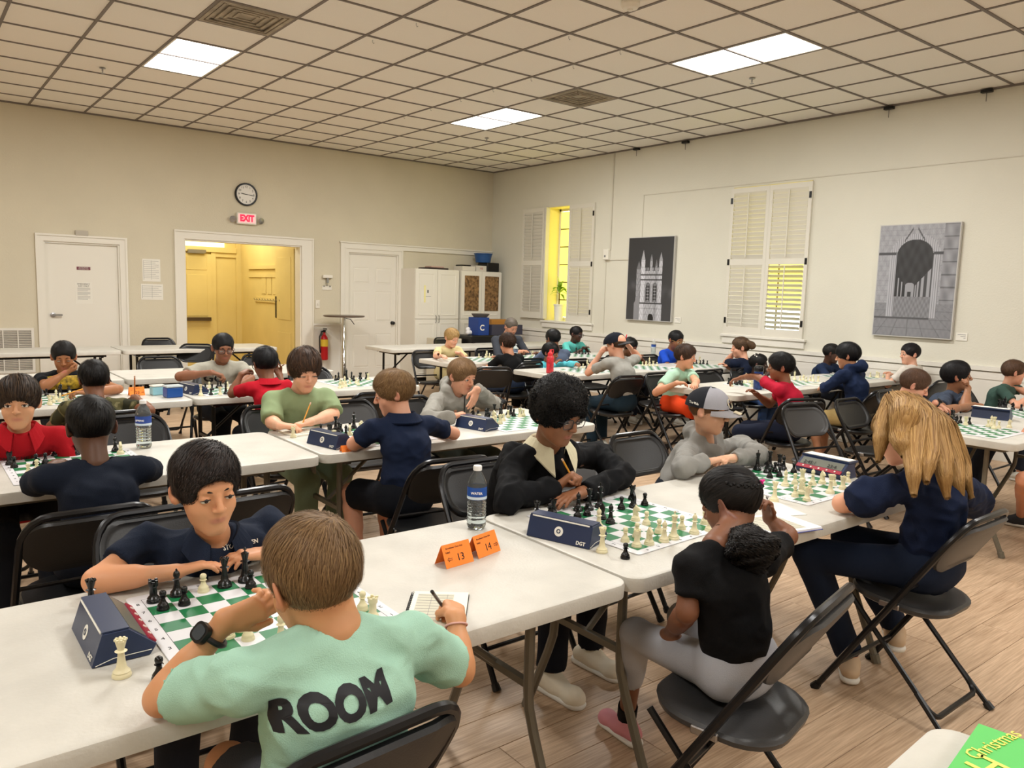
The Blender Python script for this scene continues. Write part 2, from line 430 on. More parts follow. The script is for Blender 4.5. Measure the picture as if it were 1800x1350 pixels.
hk = [(600 + 165 / 3, 210 / 3), (600 + 395 / 3, 120 / 3), (540, 112), (502, 135), (467, 155), (600 + 1200 / 3, 190 / 3), (600 + 1470 / 3, 268 / 3), (600 + 1222 / 3, 345 / 3), (600 + 1000 / 3, 412 / 3), (600 + 800 / 3, 470 / 3), (600 + 628 / 3, 522 / 3), (600 + 470 / 3, 570 / 3), (600 + 330 / 3, 612 / 3)]
for x, y in hk:
    p = pz(x, y, CEIL); bm = bmesh.new(); tube(bm, [(0, 0, 0), (0, 0, -.02), (.008, 0, -.03), (.016, 0, -.022)], .0022, 5)
    tag(obj('ceiling_hook', bm, M_metal), 'tiny wire hook hanging from the ceiling grid', 'hook', 'wire hooks on the ceiling grid').location = p

# walls
def wall_x(name, Y0, Y1, holes, m, x0, x1, z1=CEIL + .1):     # a wall along x with openings (x0,x1,z0,z1)
    bs = []; cur = x0
    for a, b, c, d in sorted(holes):
        bs.append(span(cur, a, Y0, Y1, 0, z1)); bs.append(span(a, b, Y0, Y1, d, z1))
        if c > 0: bs.append(span(a, b, Y0, Y1, 0, c))
        cur = b
    bs.append(span(cur, x1, Y0, Y1, 0, z1)); return struct(B(name, m, None, *bs))
wall_x('wall_back', YA, YA + .2, [(1.53, 2.41, 0, 2.01), (3.24, 4.97, 0, 2.143), (5.76, 6.67, 0, 2.09)], M_wall, XL - .2, XB + .35)
bs = []; cur = YS
W1, W2 = (8.92, 10.06, 1.08, 2.945), (5.25, 6.37, 1.07, 2.95)
for a, b, c, d in (W2, W1):
    bs += [span(XB, XB + .35, cur, a, 0, CEIL + .1), span(XB, XB + .35, a, b, 0, c), span(XB, XB + .35, a, b, d, CEIL + .1)]; cur = b
bs.append(span(XB, XB + .35, cur, YA, 0, CEIL + .1))
struct(B('wall_right', M_wallB, None, *bs))
struct(B('wall_left', M_wall, None, span(XL - .2, XL, YS, YA, 0, CEIL + .1)))
struct(B('wall_front', M_wall, None, span(XL - .2, XB + .35, YS - .2, YS, 0, CEIL + .1)))
# white wainscot and rail on the right wall
struct(B('trim_3', M_rail, None, span(XB - .012, XB - .001, YS, YA - .001, .14, .87)), 'white painted lower part of the right wall')
struct(B('trim_4', M_rail, None, span(XB - .035, XB - .001, YS, YA - .001, .885, .93), span(XB - .02, XB - .001, YS, YA - .001, .80, .872)), 'white chair rail along the right wall')
struct(B('baseboard_right', M_rail, None, span(XB - .03, XB - .001, YS, YA - .001, .0, .14)))
struct(B('trim_5', M_rail, None, span(5.155, 5.62, YA - .012, YA - .001, .1, .92), span(5.155, 5.62, YA - .03, YA - .001, .92, .95), span(5.19, 5.59, YA - .018, YA - .011, .86, .875)), 'white wainscot behind the fire extinguisher')
struct(B('baseboard_back', M_rail, None, span(XL, 1.46, YA - .02, YA - .001, 0, .12), span(2.49, 3.12, YA - .02, YA - .001, 0, .12), span(6.76, XB - .03, YA - .02, YA - .001, 0, .12)))
# door frames
def frame(name, x0, x1, ix0, ix1, zt, izt):
    struct(B(name, M_white, None, span(x0, ix0, YA - .022, YA - .001, 0, zt), span(ix1, x1, YA - .022, YA - .001, 0, zt), span(ix0, ix1, YA - .022, YA - .001, izt, zt),
             span(x0 - .012, x0 + .012, YA - .034, YA - .001, 0, zt + .012), span(x1 - .012, x1 + .012, YA - .034, YA - .001, 0, zt + .012), span(x0 - .0135, x1 + .0135, YA - .0355, YA - .0015, zt - .011, zt + .0135),
             span(ix0 - .001, ix0 + .02, YA, YA + .19, 0, izt), span(ix1 - .02, ix1 + .001, YA, YA + .19, 0, izt), span(ix0 + .0205, ix1 - .0205, YA + .001, YA + .189, izt - .02, izt + .0005)))
frame('trim_6', 1.45, 2.49, 1.53, 2.41, 2.09, 2.01)
frame('trim_7', 3.12, 5.15, 3.24, 4.97, 2.25, 2.143)
frame('trim_8', 5.70, 6.74, 5.76, 6.67, 2.16, 2.09)
struct(B('trim_9', M_white, None, span(5.62, XB - .01, YA - .03, YA - .001, 2.165, 2.245), span(5.62, 5.70, YA - .03, YA - .001, 0, 2.165), span(5.60, XB - .01, YA - .05, YA - .001, 2.235, 2.255)), 'long white trim over the six-panel door and the cabinets')
# door 1: flat white with a lever
d1 = struct(B('door_1', M_white, None, span(1.552, 2.388, YA + .03, YA + .07, .01, 1.988)))
bm = bmesh.new(); lathe(bm, [(.032, 0), (.032, .01), (.012, .014), (.012, .05), (0, .05)], 16); bmesh.ops.rotate(bm, cent=(0, 0, 0), matrix=Matrix.Rotation(PI / 2, 3, 'X'), verts=bm.verts)
box(bm, .05, -.045, 0, .11, .016, .022, bev=.006); o = obj('door_lever', bm, M_metal, d1); o.location = (1.61, YA + .03, 1.07); o['label'] = 'silver lever handle'
sg = B('door_sign', mat('sign_maroon', '7a4450', .6), d1, span(1.90, 2.06, YA + .025, YA + .03, 1.66, 1.70)); sg['label'] = 'small maroon sign'
FX = lambda x, y, z: Matrix.Translation((x, y, z)) @ Matrix.Rotation(PI / 2, 4, 'X')       # text facing -y
text('sign_lettering', 'AUTHORIZED', .018, M_paper, sg, FX(1.98, YA + .0245, 1.688)); text('sign_lettering', 'PERSONNEL ONLY', .014, M_paper, sg, FX(1.98, YA + .0245, 1.67))
sh = B('door_notice', M_paper, d1, span(1.875, 2.075, YA + .027, YA + .03, 1.22, 1.50)); sh['label'] = 'taped white notice'
text('notice_heading', 'EMERGENCY', .026, M_ink, sh, FX(1.975, YA + .0265, 1.475)); text('notice_heading', 'EXIT ONLY', .026, M_ink, sh, FX(1.975, YA + .0265, 1.448))
B('notice_lines', M_greyink, sh, *[span(1.90, 2.05 - .03 * (k % 3 == 2), YA + .0262, YA + .0268, 1.42 - k * .018, 1.424 - k * .018) for k in range(9)])
# door 3: six panels
d3 = struct(B('door_2', M_white, None, span(5.78, 6.65, YA + .03, YA + .07, .01, 2.068)))
for (a, b) in ((5.86, 6.16), (6.27, 6.57)):
    for (c, d) in ((1.60, 1.86), (.98, 1.48), (.22, .78)):
        bm = bmesh.new(); y = YA + .03
        loft(bm, [[(a, y + .004, c), (b, y + .004, c), (b, y + .004, d), (a, y + .004, d)], [(a, y - .004, c), (b, y - .004, c), (b, y - .004, d), (a, y - .004, d)],
                  [(a + .012, y + .003, c + .012), (b - .012, y + .003, c + .012), (b - .012, y + .003, d - .012), (a + .012, y + .003, d - .012)],
                  [(a + .03, y - .006, c + .03), (b - .03, y - .006, c + .03), (b - .03, y - .006, d - .03), (a + .03, y - .006, d - .03)]], True)
        obj('door_panel', bm, M_white, d3)
bm = bmesh.new(); lathe(bm, [(.03, 0), (.03, .006), (.012, .01), (.012, .03), (.028, .045), (.028, .06), (.015, .068), (0, .068)], 16); bmesh.ops.rotate(bm, cent=(0, 0, 0), matrix=Matrix.Rotation(PI / 2, 3, 'X'), verts=bm.verts)
o = obj('door_knob', bm, M_black, d3); o.location = (6.585, YA + .03, .955); o['label'] = 'round black knob'
# hall behind the double doorway
HY, HX = 14.35, 4.99
struct(B('wall_hall', M_yel, None, span(2.4, HX + .15, HY, HY + .15, 0, 3.1), span(HX, HX + .15, YA + .2, HY, 0, 3.1), span(2.25, 2.4, YA + .2, HY + .15, 0, 3.1)), 'yellow walls of the entrance hall')
struct(B('trim_10', M_yel, None, span(2.4, HX, YA + .2, HY, 3.1, 3.2)), 'hall ceiling')
hd = struct(B('door_3', M_yel, None, span(3.55, 4.46, HY - .05, HY - .002, .01, 2.04)), 'yellow panelled exit door at the end of the hall')
for z0, z1 in ((.2, .72), (.95, 1.68), (1.76, 1.98)):
    B('door_panel', M_yel, hd, span(3.62, 3.97, HY - .056, HY - .05, z0, z1), span(4.03, 4.38, HY - .056, HY - .05, z0, z1), bev=.004)
o = B('push_bar', mat('bronze_bar', '5a4a33', .4, .6), hd, span(3.60, 4.42, HY - .13, HY - .08, .87, .93), span(3.60, 3.66, HY - .09, HY - .05, .87, .93), span(4.36, 4.42, HY - .09, HY - .05, .87, .93)); o['label'] = 'dark bronze push bar'
B('door_closer', M_metal, hd, span(4.05, 4.35, HY - .12, HY - .05, 2.06, 2.11), (4.15, HY - .2, 2.05, .3, .03, .015))
struct(B('trim_11', M_yel, None, span(4.46, 4.54, HY - .04, HY - .001, 0, 2.12), span(4.9, HX, HY - .04, HY - .001, 0, 2.9), span(3.4, 4.9, HY - .06, HY - .001, 2.08, 2.17), span(4.52, 4.9, HY - .03, HY - .001, 2.0, 2.08), span(3.45, 4.75, HY - .05, HY - .001, 2.34, 2.40)), 'yellow mouldings around the exit door')
struct(B('window_3', mat('lit_transom', 'fff2a8', .5, emit=2.2), None, span(3.5, 4.70, HY - .02, HY - .002, 2.17, 2.34)), 'lit transom window above the hall door')
struct(B('trim_12', M_yel, None, span(HX - .03, HX - .001, YA + .3, 13.9, 1.80, 1.86), span(HX - .02, HX - .001, YA + .3, 13.9, 1.66, 1.72), *[span(HX - .008, HX - .001, 12.35 + k * .25, 12.36 + k * .25 + .19, 1.38, 1.66) for k in range(4)]), 'mouldings on the hall side wall')
pr_ = tag(B('coat_rail', M_yel, None, span(HX - .02, HX - .001, 12.3, 13.6, 1.24, 1.32)), 'row of coat hooks on the yellow hall wall', 'coat rail')
for k in range(10):
    bm = bmesh.new(); tube(bm, [(0, 0, 0), (-.03, 0, 0), (-.045, 0, .03)], .006, 5); o = obj('hook', bm, M_metal, pr_); o.location = (HX - .02, 12.38 + k * .125, 1.27)
lf = struct(B('door_4', M_yel, None, span(HX - .05, HX - .012, YA + .22, YA + .98, .02, 2.11)), 'yellow door leaf standing open in the hall')
B('door_panel', M_yel, lf, span(HX - .056, HX - .05, YA + .33, YA + .87, .2, .78), span(HX - .056, HX - .05, YA + .33, YA + .87, .98, 1.98), bev=.004)
B('latch_plate', M_black, lf, span(HX - .058, HX - .05, YA + .93, YA + .975, 1.0, 1.35))

# ---- things on the back wall
def sheet(name, x0, x1, z0, z1, label, lines=8, cat='notice'):
    s = tag(B(name, M_paper, None, span(x0, x1, YA - .004, YA - .001, z0, z1)), label, cat)
    B('printed_lines', M_greyink, s, *[span(x0 + .02, x1 - .02 - .04 * (k % 3 == 1), YA - .0048, YA - .0041, z1 - .03 - k * (z1 - z0 - .05) / lines, z1 - .027 - k * (z1 - z0 - .05) / lines) for k in range(lines)],
      span(x0 + .015, x0 + .018, YA - .0048, YA - .0041, z0 + .02, z1 - .02), span((x0 + x1) / 2, (x0 + x1) / 2 + .002, YA - .0048, YA - .0041, z0 + .02, z1 - .02))
    return s
sheet('paper_notice', 2.69, 2.92, 1.535, 1.84, 'upper printed sheet pinned between the left door and the hall', 10)
sheet('paper_notice', 2.665, 2.95, 1.285, 1.50, 'lower printed sheet pinned between the left door and the hall', 6)
ck = tag(empty('wall_clock', (4.121, YA, 2.834)), 'round black-rimmed wall clock above the exit sign', 'clock')
def ylathe(name, prof, m, parent, seg=32, capped=True):
    bm = bmesh.new(); lathe(bm, prof, seg, capped=capped); bmesh.ops.rotate(bm, cent=(0, 0, 0), matrix=Matrix.Rotation(PI / 2, 3, 'X'), verts=bm.verts); return obj(name, bm, m, parent, True)
ylathe('rim', [(.165, 0), (.165, .03), (.158, .04), (.145, .04), (.14, .02)], M_black, ck, capped=False)
ylathe('dial', [(.145, .0), (.145, .022)], mat('clock_face', 'eceae4', .5), ck)
for n in range(1, 13):
    a = PI / 2 - n * PI / 6; text('numeral', str(n), .042, M_ink, ck, FX(.108 * math.cos(a), -.0235, .108 * math.sin(a)))
for L_, w_, a in ((.075, .009, PI / 2 - (9 + 16 / 60) * PI / 6), (.115, .006, PI / 2 - 16 * PI / 30)):
    bm = bmesh.new(); box(bm, L_ / 2 - .01, 0, 0, L_ + .02, .003, w_); bmesh.ops.rotate(bm, cent=(0, 0, 0), matrix=Matrix.Rotation(-a, 3, 'Y'), verts=bm.verts); o = obj('hand', bm, M_ink, ck); o.location = (0, -.027, 0)
ex = tag(empty('exit_sign', (4.115, YA, 2.485)), 'lit red EXIT sign with two lamp heads above the double doorway', 'sign')
B('housing', M_white, ex, (0, -.03, 0, .29, .055, .165), bev=.008)
B('lamp_plate', mat('exit_face', 'f0c0bc', .5, emit=.35), ex, (0, -.0585, 0, .25, .003, .125))
text('lettering', 'EXIT', .125, mat('exit_red', 'ff1838', .5, emit=1.5), ex, FX(0, -.0605, .0), bold=.06, xs=.8)
for s in (-1, 1):
    bm = bmesh.new(); lathe(bm, [(.02, 0), (.045, .03), (.045, .045), (0, .05)], 16); bmesh.ops.rotate(bm, cent=(0, 0, 0), matrix=Matrix.Rotation(PI / 2 + .3, 3, 'X') @ Matrix.Rotation(s * .35, 3, 'Y'), verts=bm.verts)
    o = obj('lamp_head', bm, M_metal, ex); o.location = (s * .195, -.03, -.01)
tag(B('alarm_box', mat('grey_box', 'b9b2a4', .5), None, span(1.89, 2.04, YA - .04, YA - .001, 2.10, 2.165), bev=.004), 'small grey box on the wall above the left door', 'alarm')
vn = tag(empty('wall_vent', (1.13, YA, .62)), 'white louvred return vent low on the back wall', 'vent')
B('frame', M_rail, vn, (0, -.0125, .2705, .503, .022, .0295), (0, -.0125, -.2705, .503, .022, .0295), (-.24, -.012, 0, .03, .02, .56), (.24, -.012, 0, .03, .02, .56), (-.08, -.012, 0, .012, .02, .56), (.08, -.012, 0, .012, .02, .56), (0, -.0115, 0, .449, .018, .0115))
B('backing', mat('vent_dark', '77756f', .8), vn, (0, -.003, 0, .48, .004, .56))
for k in range(24):
    if k == 12: continue
    bm = bmesh.new(); box(bm, 0, 0, 0, .46, .003, .016, rot=Matrix.Rotation(.6, 3, 'X')); o = obj('slat', bm, M_rail, vn); o.location = (0, -.012, -.25 + k * .0215)
ds = tag(empty('sanitizer_holder', (5.39, YA, 1.60)), 'small white bracket on the wall above the switch', 'holder')
B('top_box', M_white, ds, (0, -.03, .09, .16, .05, .05), bev=.006); B('stem', M_metal, ds, (0, -.03, .03, .03, .03, .08)); B('back_plate', M_white, ds, (0, -.006, -.09, .16, .01, .06))
for s in (-1, 0, 1): B('dial', M_metal, ds, (s * .05, -.02, -.06 + .015 * (s == 0), .02, .02, .02), bev=.004)
sw = tag(B('light_switch', M_white, None, span(5.20, 5.27, YA - .012, YA - .001, 1.19, 1.32), bev=.003), 'white light switch beside the double doorway', 'switch'); B('toggle', M_white, sw, span(5.228, 5.242, YA - .03, YA - .012, 1.24, 1.27))
fe = tag(empty('fire_extinguisher', (5.30, YA - .11, .38)), 'red fire extinguisher with yellow label on the white wainscot', 'fire extinguisher'); fe.scale = (.84, .84, .84)
bm = bmesh.new(); lathe(bm, [(.05, 0), (.066, .01), (.07, .03), (.07, .38), (.06, .43), (.03, .47), (.022, .49), (.022, .52)], 20); obj('cylinder', bm, mat('extinguisher_red', 'b3151c', .3), fe, True)
bm = bmesh.new(); lathe(bm, [(.0712, .26), (.0712, .39)], 20); obj('label', bm, mat('extinguisher_label', 'e2c13b', .5), fe, True)
B('valve', M_black, fe, (0, 0, .545, .04, .04, .05), (0, -.03, .59, .025, .13, .015), (0, -.03, .565, .02, .1, .012)); bm = bmesh.new(); tube(bm, [(0, 0, .55), (-.06, -.01, .53), (-.10, -.01, .44), (-.095, -.01, .25), (-.085, -.01, .14)], .013, 8); obj('hose', bm, M_black, fe, True)
B('wall_bracket', M_metal, fe, (0, .09, .45, .05, .04, .2)); 
# tall round bar table
ct = tag(empty('bar_table', (5.46, 11.12, 0)), 'tall round table with thin dark top and chrome post by the extinguisher', 'table')
bm = bmesh.new(); lathe(bm, [(.0, 1.075), (.30, 1.075), (.315, 1.085), (.315, 1.097), (.31, 1.10), (0, 1.10)], 40); obj('table_top', bm, mat('dark_top', '5a4a40', .3), ct, True)
bm = bmesh.new(); lathe(bm, [(.034, .02), (.034, .62), (.026, .63), (.026, 1.075)], 16); obj('post', bm, M_steel, ct, True)
bm = bmesh.new(); lathe(bm, [(.24, 0), (.24, .012), (.06, .04), (.036, .05)], 32); obj('foot', bm, M_steel, ct, True)
bm = bmesh.new(); tube(bm, [(0, 0, 1.06), (.10, -.02, 1.04), (.16, -.03, .96)], .006, 6); obj('lever', bm, M_black, ct)
# cabinets
def cabinet(x0, x1, label):
    c = tag(empty('tall_cabinet', ((x0 + x1) / 2, 11.35, 0)), label, 'cabinet', 'tall white cabinets'); w = x1 - x0; yf = -.24
    B('carcass', M_white, c, (0, 0, .97, w, .46, 1.80)); B('plinth', M_black, c, (0, .02, .035, w - .02, .40, .07))
    for s in (-1, 1):
        cx = s * w / 4
        for z0, z1 in ((.08, 1.04), (1.05, 1.86)):
            d = B('door', M_white, c, (cx, yf, (z0 + z1) / 2, w / 2 - .006, .02, z1 - z0))
            a, b = cx - w / 4 + .06, cx + w / 4 - .06; bm = bmesh.new(); y = yf - .01
            loft(bm, [[(a, y, z0 + .06), (b, y, z0 + .06), (b, y, z1 - .06), (a, y, z1 - .06)], [(a, y - .006, z0 + .06), (b, y - .006, z0 + .06), (b, y - .006, z1 - .06), (a, y - .006, z1 - .06)],
                      [(a + .012, y - .006, z0 + .072), (b - .012, y - .006, z0 + .072), (b - .012, y - .006, z1 - .072), (a + .012, y - .006, z1 - .072)], [(a + .02, y - .001, z0 + .08), (b - .02, y - .001, z0 + .08), (b - .02, y - .001, z1 - .08), (a + .02, y - .001, z1 - .08)]])
            obj('door_panel', bm, M_white, d)
            if z0 < .5: pass
        bm = bmesh.new(); tube(bm, [(s * .03, yf - .012, .98), (s * .03, yf - .035, 1.0), (s * .03, yf - .035, 1.09), (s * .03, yf - .012, 1.11)], .005, 6); obj('handle', bm, M_metal, c)
    return c
c1 = cabinet(6.72, 7.58, 'left white tall cabinet with a paper note on its door')
B('paper_note', M_paper, c1, (-.24, -.2525, 1.42, .17, .003, .2)); B('tape_strip', mat('masking_tape', 'f1e9a8', .7), c1, (-.25, -.255, 1.46, .035, .002, .28)); B('note_print', M_greyink, c1, (-.2, -.2545, 1.42, .14, .001, .006), (-.19, -.2545, 1.5, .03, .001, .05))
c2 = cabinet(7.63, 8.49, 'right white tall cabinet with two brown patterned fabric panels')
M_rattan = mat('brown_fabric', '8a6a45', .9, noise=.75, nscale=24)
for s in (-1, 1): B('fabric_panel', M_rattan, c2, (s * .215, -.258, 1.49, .30, .012, .60), bev=.004)['label'] = 'brown patterned fabric panel'
tag(B('dark_tray', mat('dark_tray', '3a2f2c', .6), None, span(6.98, 7.42, 11.18, 11.45, 1.872, 1.90), bev=.008), 'flat dark tray on top of the left cabinet', 'tray')
tag(B('picture_frame', mat('pink_cover', 'c9a79a', .6), None, span(7.08, 7.34, 11.2, 11.4, 1.9015, 1.925), bev=.005), 'pale pink folder on the dark tray above the left cabinet', 'folder')
tag(B('paper_box', mat('box_white', 'd8d2c6', .7), None, span(7.68, 7.95, 11.15, 11.42, 1.872, 1.95), bev=.003), 'white paper box on the right cabinet, left of the pair', 'box')
bx = tag(B('paper_box', mat('box_white', 'd8d2c6', .7), None, span(7.97, 8.19, 11.15, 11.42, 1.872, 1.97), bev=.003), 'white box with red lettering on the right cabinet', 'box'); text('lettering', 'HB', .05, mat('red_print', 'a8433a', .6), bx, FX(8.08, 11.149, 1.92))
tag(B('black_case', M_black, None, span(8.21, 8.47, 11.15, 11.45, 1.872, 2.03), bev=.01), 'black box at the right end of the cabinet top', 'box')
tag(B('black_cloth', M_black, None, span(7.70, 7.9, 11.2, 11.4, 1.951, 1.975), bev=.01), 'folded black item lying on the white paper box', 'folder')
bm = bmesh.new(); lathe(bm, [(.0, 0), (.13, 0), (.155, .14), (.165, .145), (.165, .16), (.15, .16), (.125, .01), (0, .01)], 28); tag(obj('blue_bowl', bm, mat('blue_plastic', '1d4c86', .4), None, True), 'round blue tub on top of the right cabinet', 'tub').location = (8.22, 11.3, 2.031)
# drawer unit and cart with boxes below the cabinets
M_drw = mat('drawer_white', 'd9d2bf', .5)
du = tag(empty('drawer_unit', (7.05, 10.72, 0)), 'white chest of drawers behind the blond boy in yellow', 'drawers')
B('carcass', M_drw, du, (0, 0, .375, .42, .40, .75), bev=.004)
for k in range(5): d = B('drawer', M_drw, du, (0, -.207, .11 + k * .142, .39, .016, .125)); B('grip', M_black, d, (0, -.216, .155 + k * .142, .12, .004, .03))
crt = tag(empty('folding_cart', (7.75, 10.55, 0)), 'black wheeled cart with a blue box on it in front of the cabinets', 'cart')
B('tub', M_black, crt, (0, 0, .70, .85, .45, .22), bev=.02); B('frame', M_metal, crt, (-.4, 0, .3, .03, .03, .56), (.4, 0, .3, .03, .03, .56))
B('logo', M_paper, crt, (.2, -.2265, .71, .03, .002, .06))
for s in (-1, 1):
    bm = bmesh.new(); lathe(bm, [(.05, -.015), (.05, .015)], 14); bmesh.ops.rotate(bm, cent=(0, 0, 0), matrix=Matrix.Rotation(PI / 2, 3, 'X'), verts=bm.verts); o = obj('wheel', bm, M_black, crt); o.location = (s * .35, 0, .05)
bb = tag(B('blue_box', mat('box_blue', '1c3f8a', .5), None, span(7.50, 7.72, 10.4, 10.68, .812, 1.10)), 'blue cardboard box with white mark on the black cart', 'box')
text('mark', 'C', .13, M_paper, bb, FX(7.58, 10.399, .93), bold=True)
tag(B('wooden_box', mat('orange_wood', 'b9803a', .6), None, span(7.92, 8.35, 10.6, 10.75, .812, 1.06)), 'orange-brown board behind the dark box on the cart', 'board')
tag(B('dark_box', mat('navy_box', '3a3a4c', .6), None, span(7.75, 8.4, 10.36, 10.56, .812, .98)), 'dark grey-blue box on the black cart', 'box')
bm = bmesh.new(); lathe(bm, [(0, 0), (.11, 0), (.15, .05), (.155, .055), (.145, .06), (.1, .015), (0, .015)], 24); tag(obj('grey_bowl', bm, mat('grey_bowl', '6b6660', .5), None, True), 'grey bowl on top of the blue box', 'bowl').location = (7.64, 10.54, 1.101)
bm = bmesh.new()
for a, b, c in ((0, 0, 0), (.05, .02, 0), (.02, .03, .05)): bmesh.ops.create_icosphere(bm, subdivisions=2, radius=.04, matrix=Matrix.Translation((a, b, c + .04)))
tag(obj('plastic_bag', bm, mat('bag_white', 'e6e6ea', .4), None, True), 'crumpled white bag left of the blue box', 'bag').location = (7.37, 10.5, .812)

# ---- windows of the right wall
M_pane_y = mat('yellow_lit_pane', 'f6ea6a', .4, emit=1.25, noise=.22, nscale=5)
M_pane_w = mat('clear_lit_pane', 'e6f2ff', .4, emit=1.5)
M_shut = mat('shutter_paint', 'dedace', .5)
def shutter(name, y0, y1, z0, z1, angle, top, bot, parent, label, x=XB - .02):
    """a louvred leaf in the plane x, hinged at y0; louvres tilted by top/bot"""
    r = B(name, M_shut, parent, span(x - .014, x + .014, y0, y0 + .045, z0, z1), span(x - .014, x + .014, y1 - .045, y1, z0, z1), span(x - .014, x + .014, y0 + .045, y1 - .045, z0, z0 + .10),
          span(x - .014, x + .014, y0 + .045, y1 - .045, z1 - .06, z1), span(x - .014, x + .014, y0 + .045, y1 - .045, z0 + .90, z0 + .97))
    r['label'] = label
    w = y1 - y0 - .094; bm = bmesh.new(); box(bm, 0, 0, 0, .068, w, .007, bev=.002); lm = bpy.data.meshes.new('louver'); bm.to_mesh(lm); bm.free(); lm.materials.append(M_shut)
    for za, zb, tl in ((z0 + .10, z0 + .90, bot), (z0 + .97, z1 - .06, top)):
        n = round((zb - za) / .057)
        for k in range(n):
            o = link('louver', lm, None, r); o.location = (x, (y0 + y1) / 2, za + (k + .5) * (zb - za) / n); o.rotation_euler = (0, tl, 0)
        bm = bmesh.new(); box(bm, x - .035, (y0 + y1) / 2, (za + zb) / 2, .012, .012, zb - za - .04); obj('tilt_rod', bm, M_shut, r)
    return r
def window(n, w, leaves, label):
    y0, y1, z0, z1 = w
    win = struct(B('window_%d' % n, M_white, None, span(XB + .26, XB + .30, y0 + .001, y0 + .05, z0, z1), span(XB + .26, XB + .30, y1 - .05, y1 - .001, z0, z1), span(XB + .26, XB + .30, y0, y1, z0, z0 + .05), span(XB + .26, XB + .30, y0, y1, z1 - .05, z1 - .001)), label)
    N = 6
    for k in range(N):
        a = z0 + .05 + k * (z1 - z0 - .1) / N; b = z0 + .05 + (k + 1) * (z1 - z0 - .1) / N
        B('pane', M_pane_w if (n == 2 and k == 0) else M_pane_y, win, span(XB + .275, XB + .285, y0 + .05, (y0 + y1) / 2 - .01, a + .01, b - .01), span(XB + .275, XB + .285, (y0 + y1) / 2 + .01, y1 - .05, a + .01, b - .01))
        if k: B('muntin', mat('dark_muntin', '8d8250', .6), win, span(XB + .265, XB + .295, y0 + .05, y1 - .05, a - .01, a + .01))
    B('mullion', mat('dark_muntin', '8d8250', .6), win, span(XB + .265, XB + .295, (y0 + y1) / 2 - .01, (y0 + y1) / 2 + .01, z0 + .05, z1 - .05))
    s = B('sill', M_rail, win, span(XB - .05, XB + .26, y0 - .06, y1 + .05, z0 - .035, z0 - .001), span(XB - .03, XB - .001, y0 - .04, y1 + .03, z0 - .12, z0 - .035), bev=.004)
    B('reveal', mat('yellow_reveal', 'f3e7a0', .6), win, span(XB + .001, XB + .26, y1 - .012, y1 - .001, z0, z1), span(XB + .001, XB + .26, y0 + .001, y0 + .012, z0, z1), span(XB + .001, XB + .26, y0, y1, z1 - .012, z1 - .001))
    return win
w1 = window(1, W1, 0, 'window with one shutter folded back and a potted plant')
shutter('shutter_leaf', 8.908, 9.48, 1.075, 2.94, 0, 1.18, 1.18, w1, 'closed right leaf')
sh2 = shutter('shutter_leaf', 10.08, 10.65, 1.10, 2.94, 0, 1.1, 1.1, w1, 'left leaf folded back against the wall', XB - .035)
B('shutter_edge', M_shut, w1, span(XB - .06, XB + .02, 10.02, 10.058, 1.10, 2.94))
w2 = window(2, W2, 0, 'window with closed white louvred shutters')
shutter('shutter_leaf', 5.238, 5.809, 1.065, 2.935, 0, 1.18, .5, w2, 'right leaf, yellow light behind its lower louvres')
shutter('shutter_leaf', 5.811, 6.382, 1.065, 2.935, 0, 1.05, 1.18, w2, 'left leaf')
for win, ys in ((w1, (8.925, 10.07)), (w2, (5.255, 6.365))):
    for y in ys:
        for z in (1.25, 2.0, 2.78): B('hinge', M_black, win, (XB - .036, y, z, .012, .028, .075))
# plant in window 1
pl = tag(empty('potted_plant', (XB + .14, 9.85, 1.08)), 'leafy green plant in a white pot on the window sill', 'plant')
bm = bmesh.new(); lathe(bm, [(.07, 0), (.085, .24), (.095, .25), (.095, .27), (.085, .27), (.08, .24), (0, .24)], 24); obj('pot', bm, mat('pot_white', 'e7e7e2', .4), pl, True)
bm = bmesh.new(); tube(bm, [(0, 0, .24), (.01, .01, .36), (0, 0, .46)], .012, 6); obj('stem', bm, mat('stem_brown', '6b5430', .7), pl)
M_leaf = mat('leaf_green', '8fb83a', .45, noise=.2, nscale=9)
for k in range(17):
    a = k * 2.4; el_ = .25 + (k % 5) * .28; L_ = .20 + .03 * (k % 3); bm = bmesh.new(); rows = []
    d = Vector((math.cos(a) * math.cos(el_) * .6, math.sin(a) * math.cos(el_), math.sin(el_))); s = Vector((-math.sin(a), math.cos(a), 0)); 
    for q in range(6):
        t = q / 5; w_ = .034 * math.sin(PI * min(t * .9 + .06, 1)) + .001; c = d * L_ * t + Vector((0, 0, .44 + .008 * k - .16 * t * t * L_ / .2 * (1 - el_ / 2))); rows.append([bm.verts.new(c + s * w_), bm.verts.new(c - Vector((0, 0, .006))), bm.verts.new(c - s * w_)])
    for A, C_ in zip(rows, rows[1:]):
        bm.faces.new((A[0], A[1], C_[1], C_[0])); bm.faces.new((A[1], A[2], C_[2], C_[1]))
    obj('leaf', bm, M_leaf, pl, True)
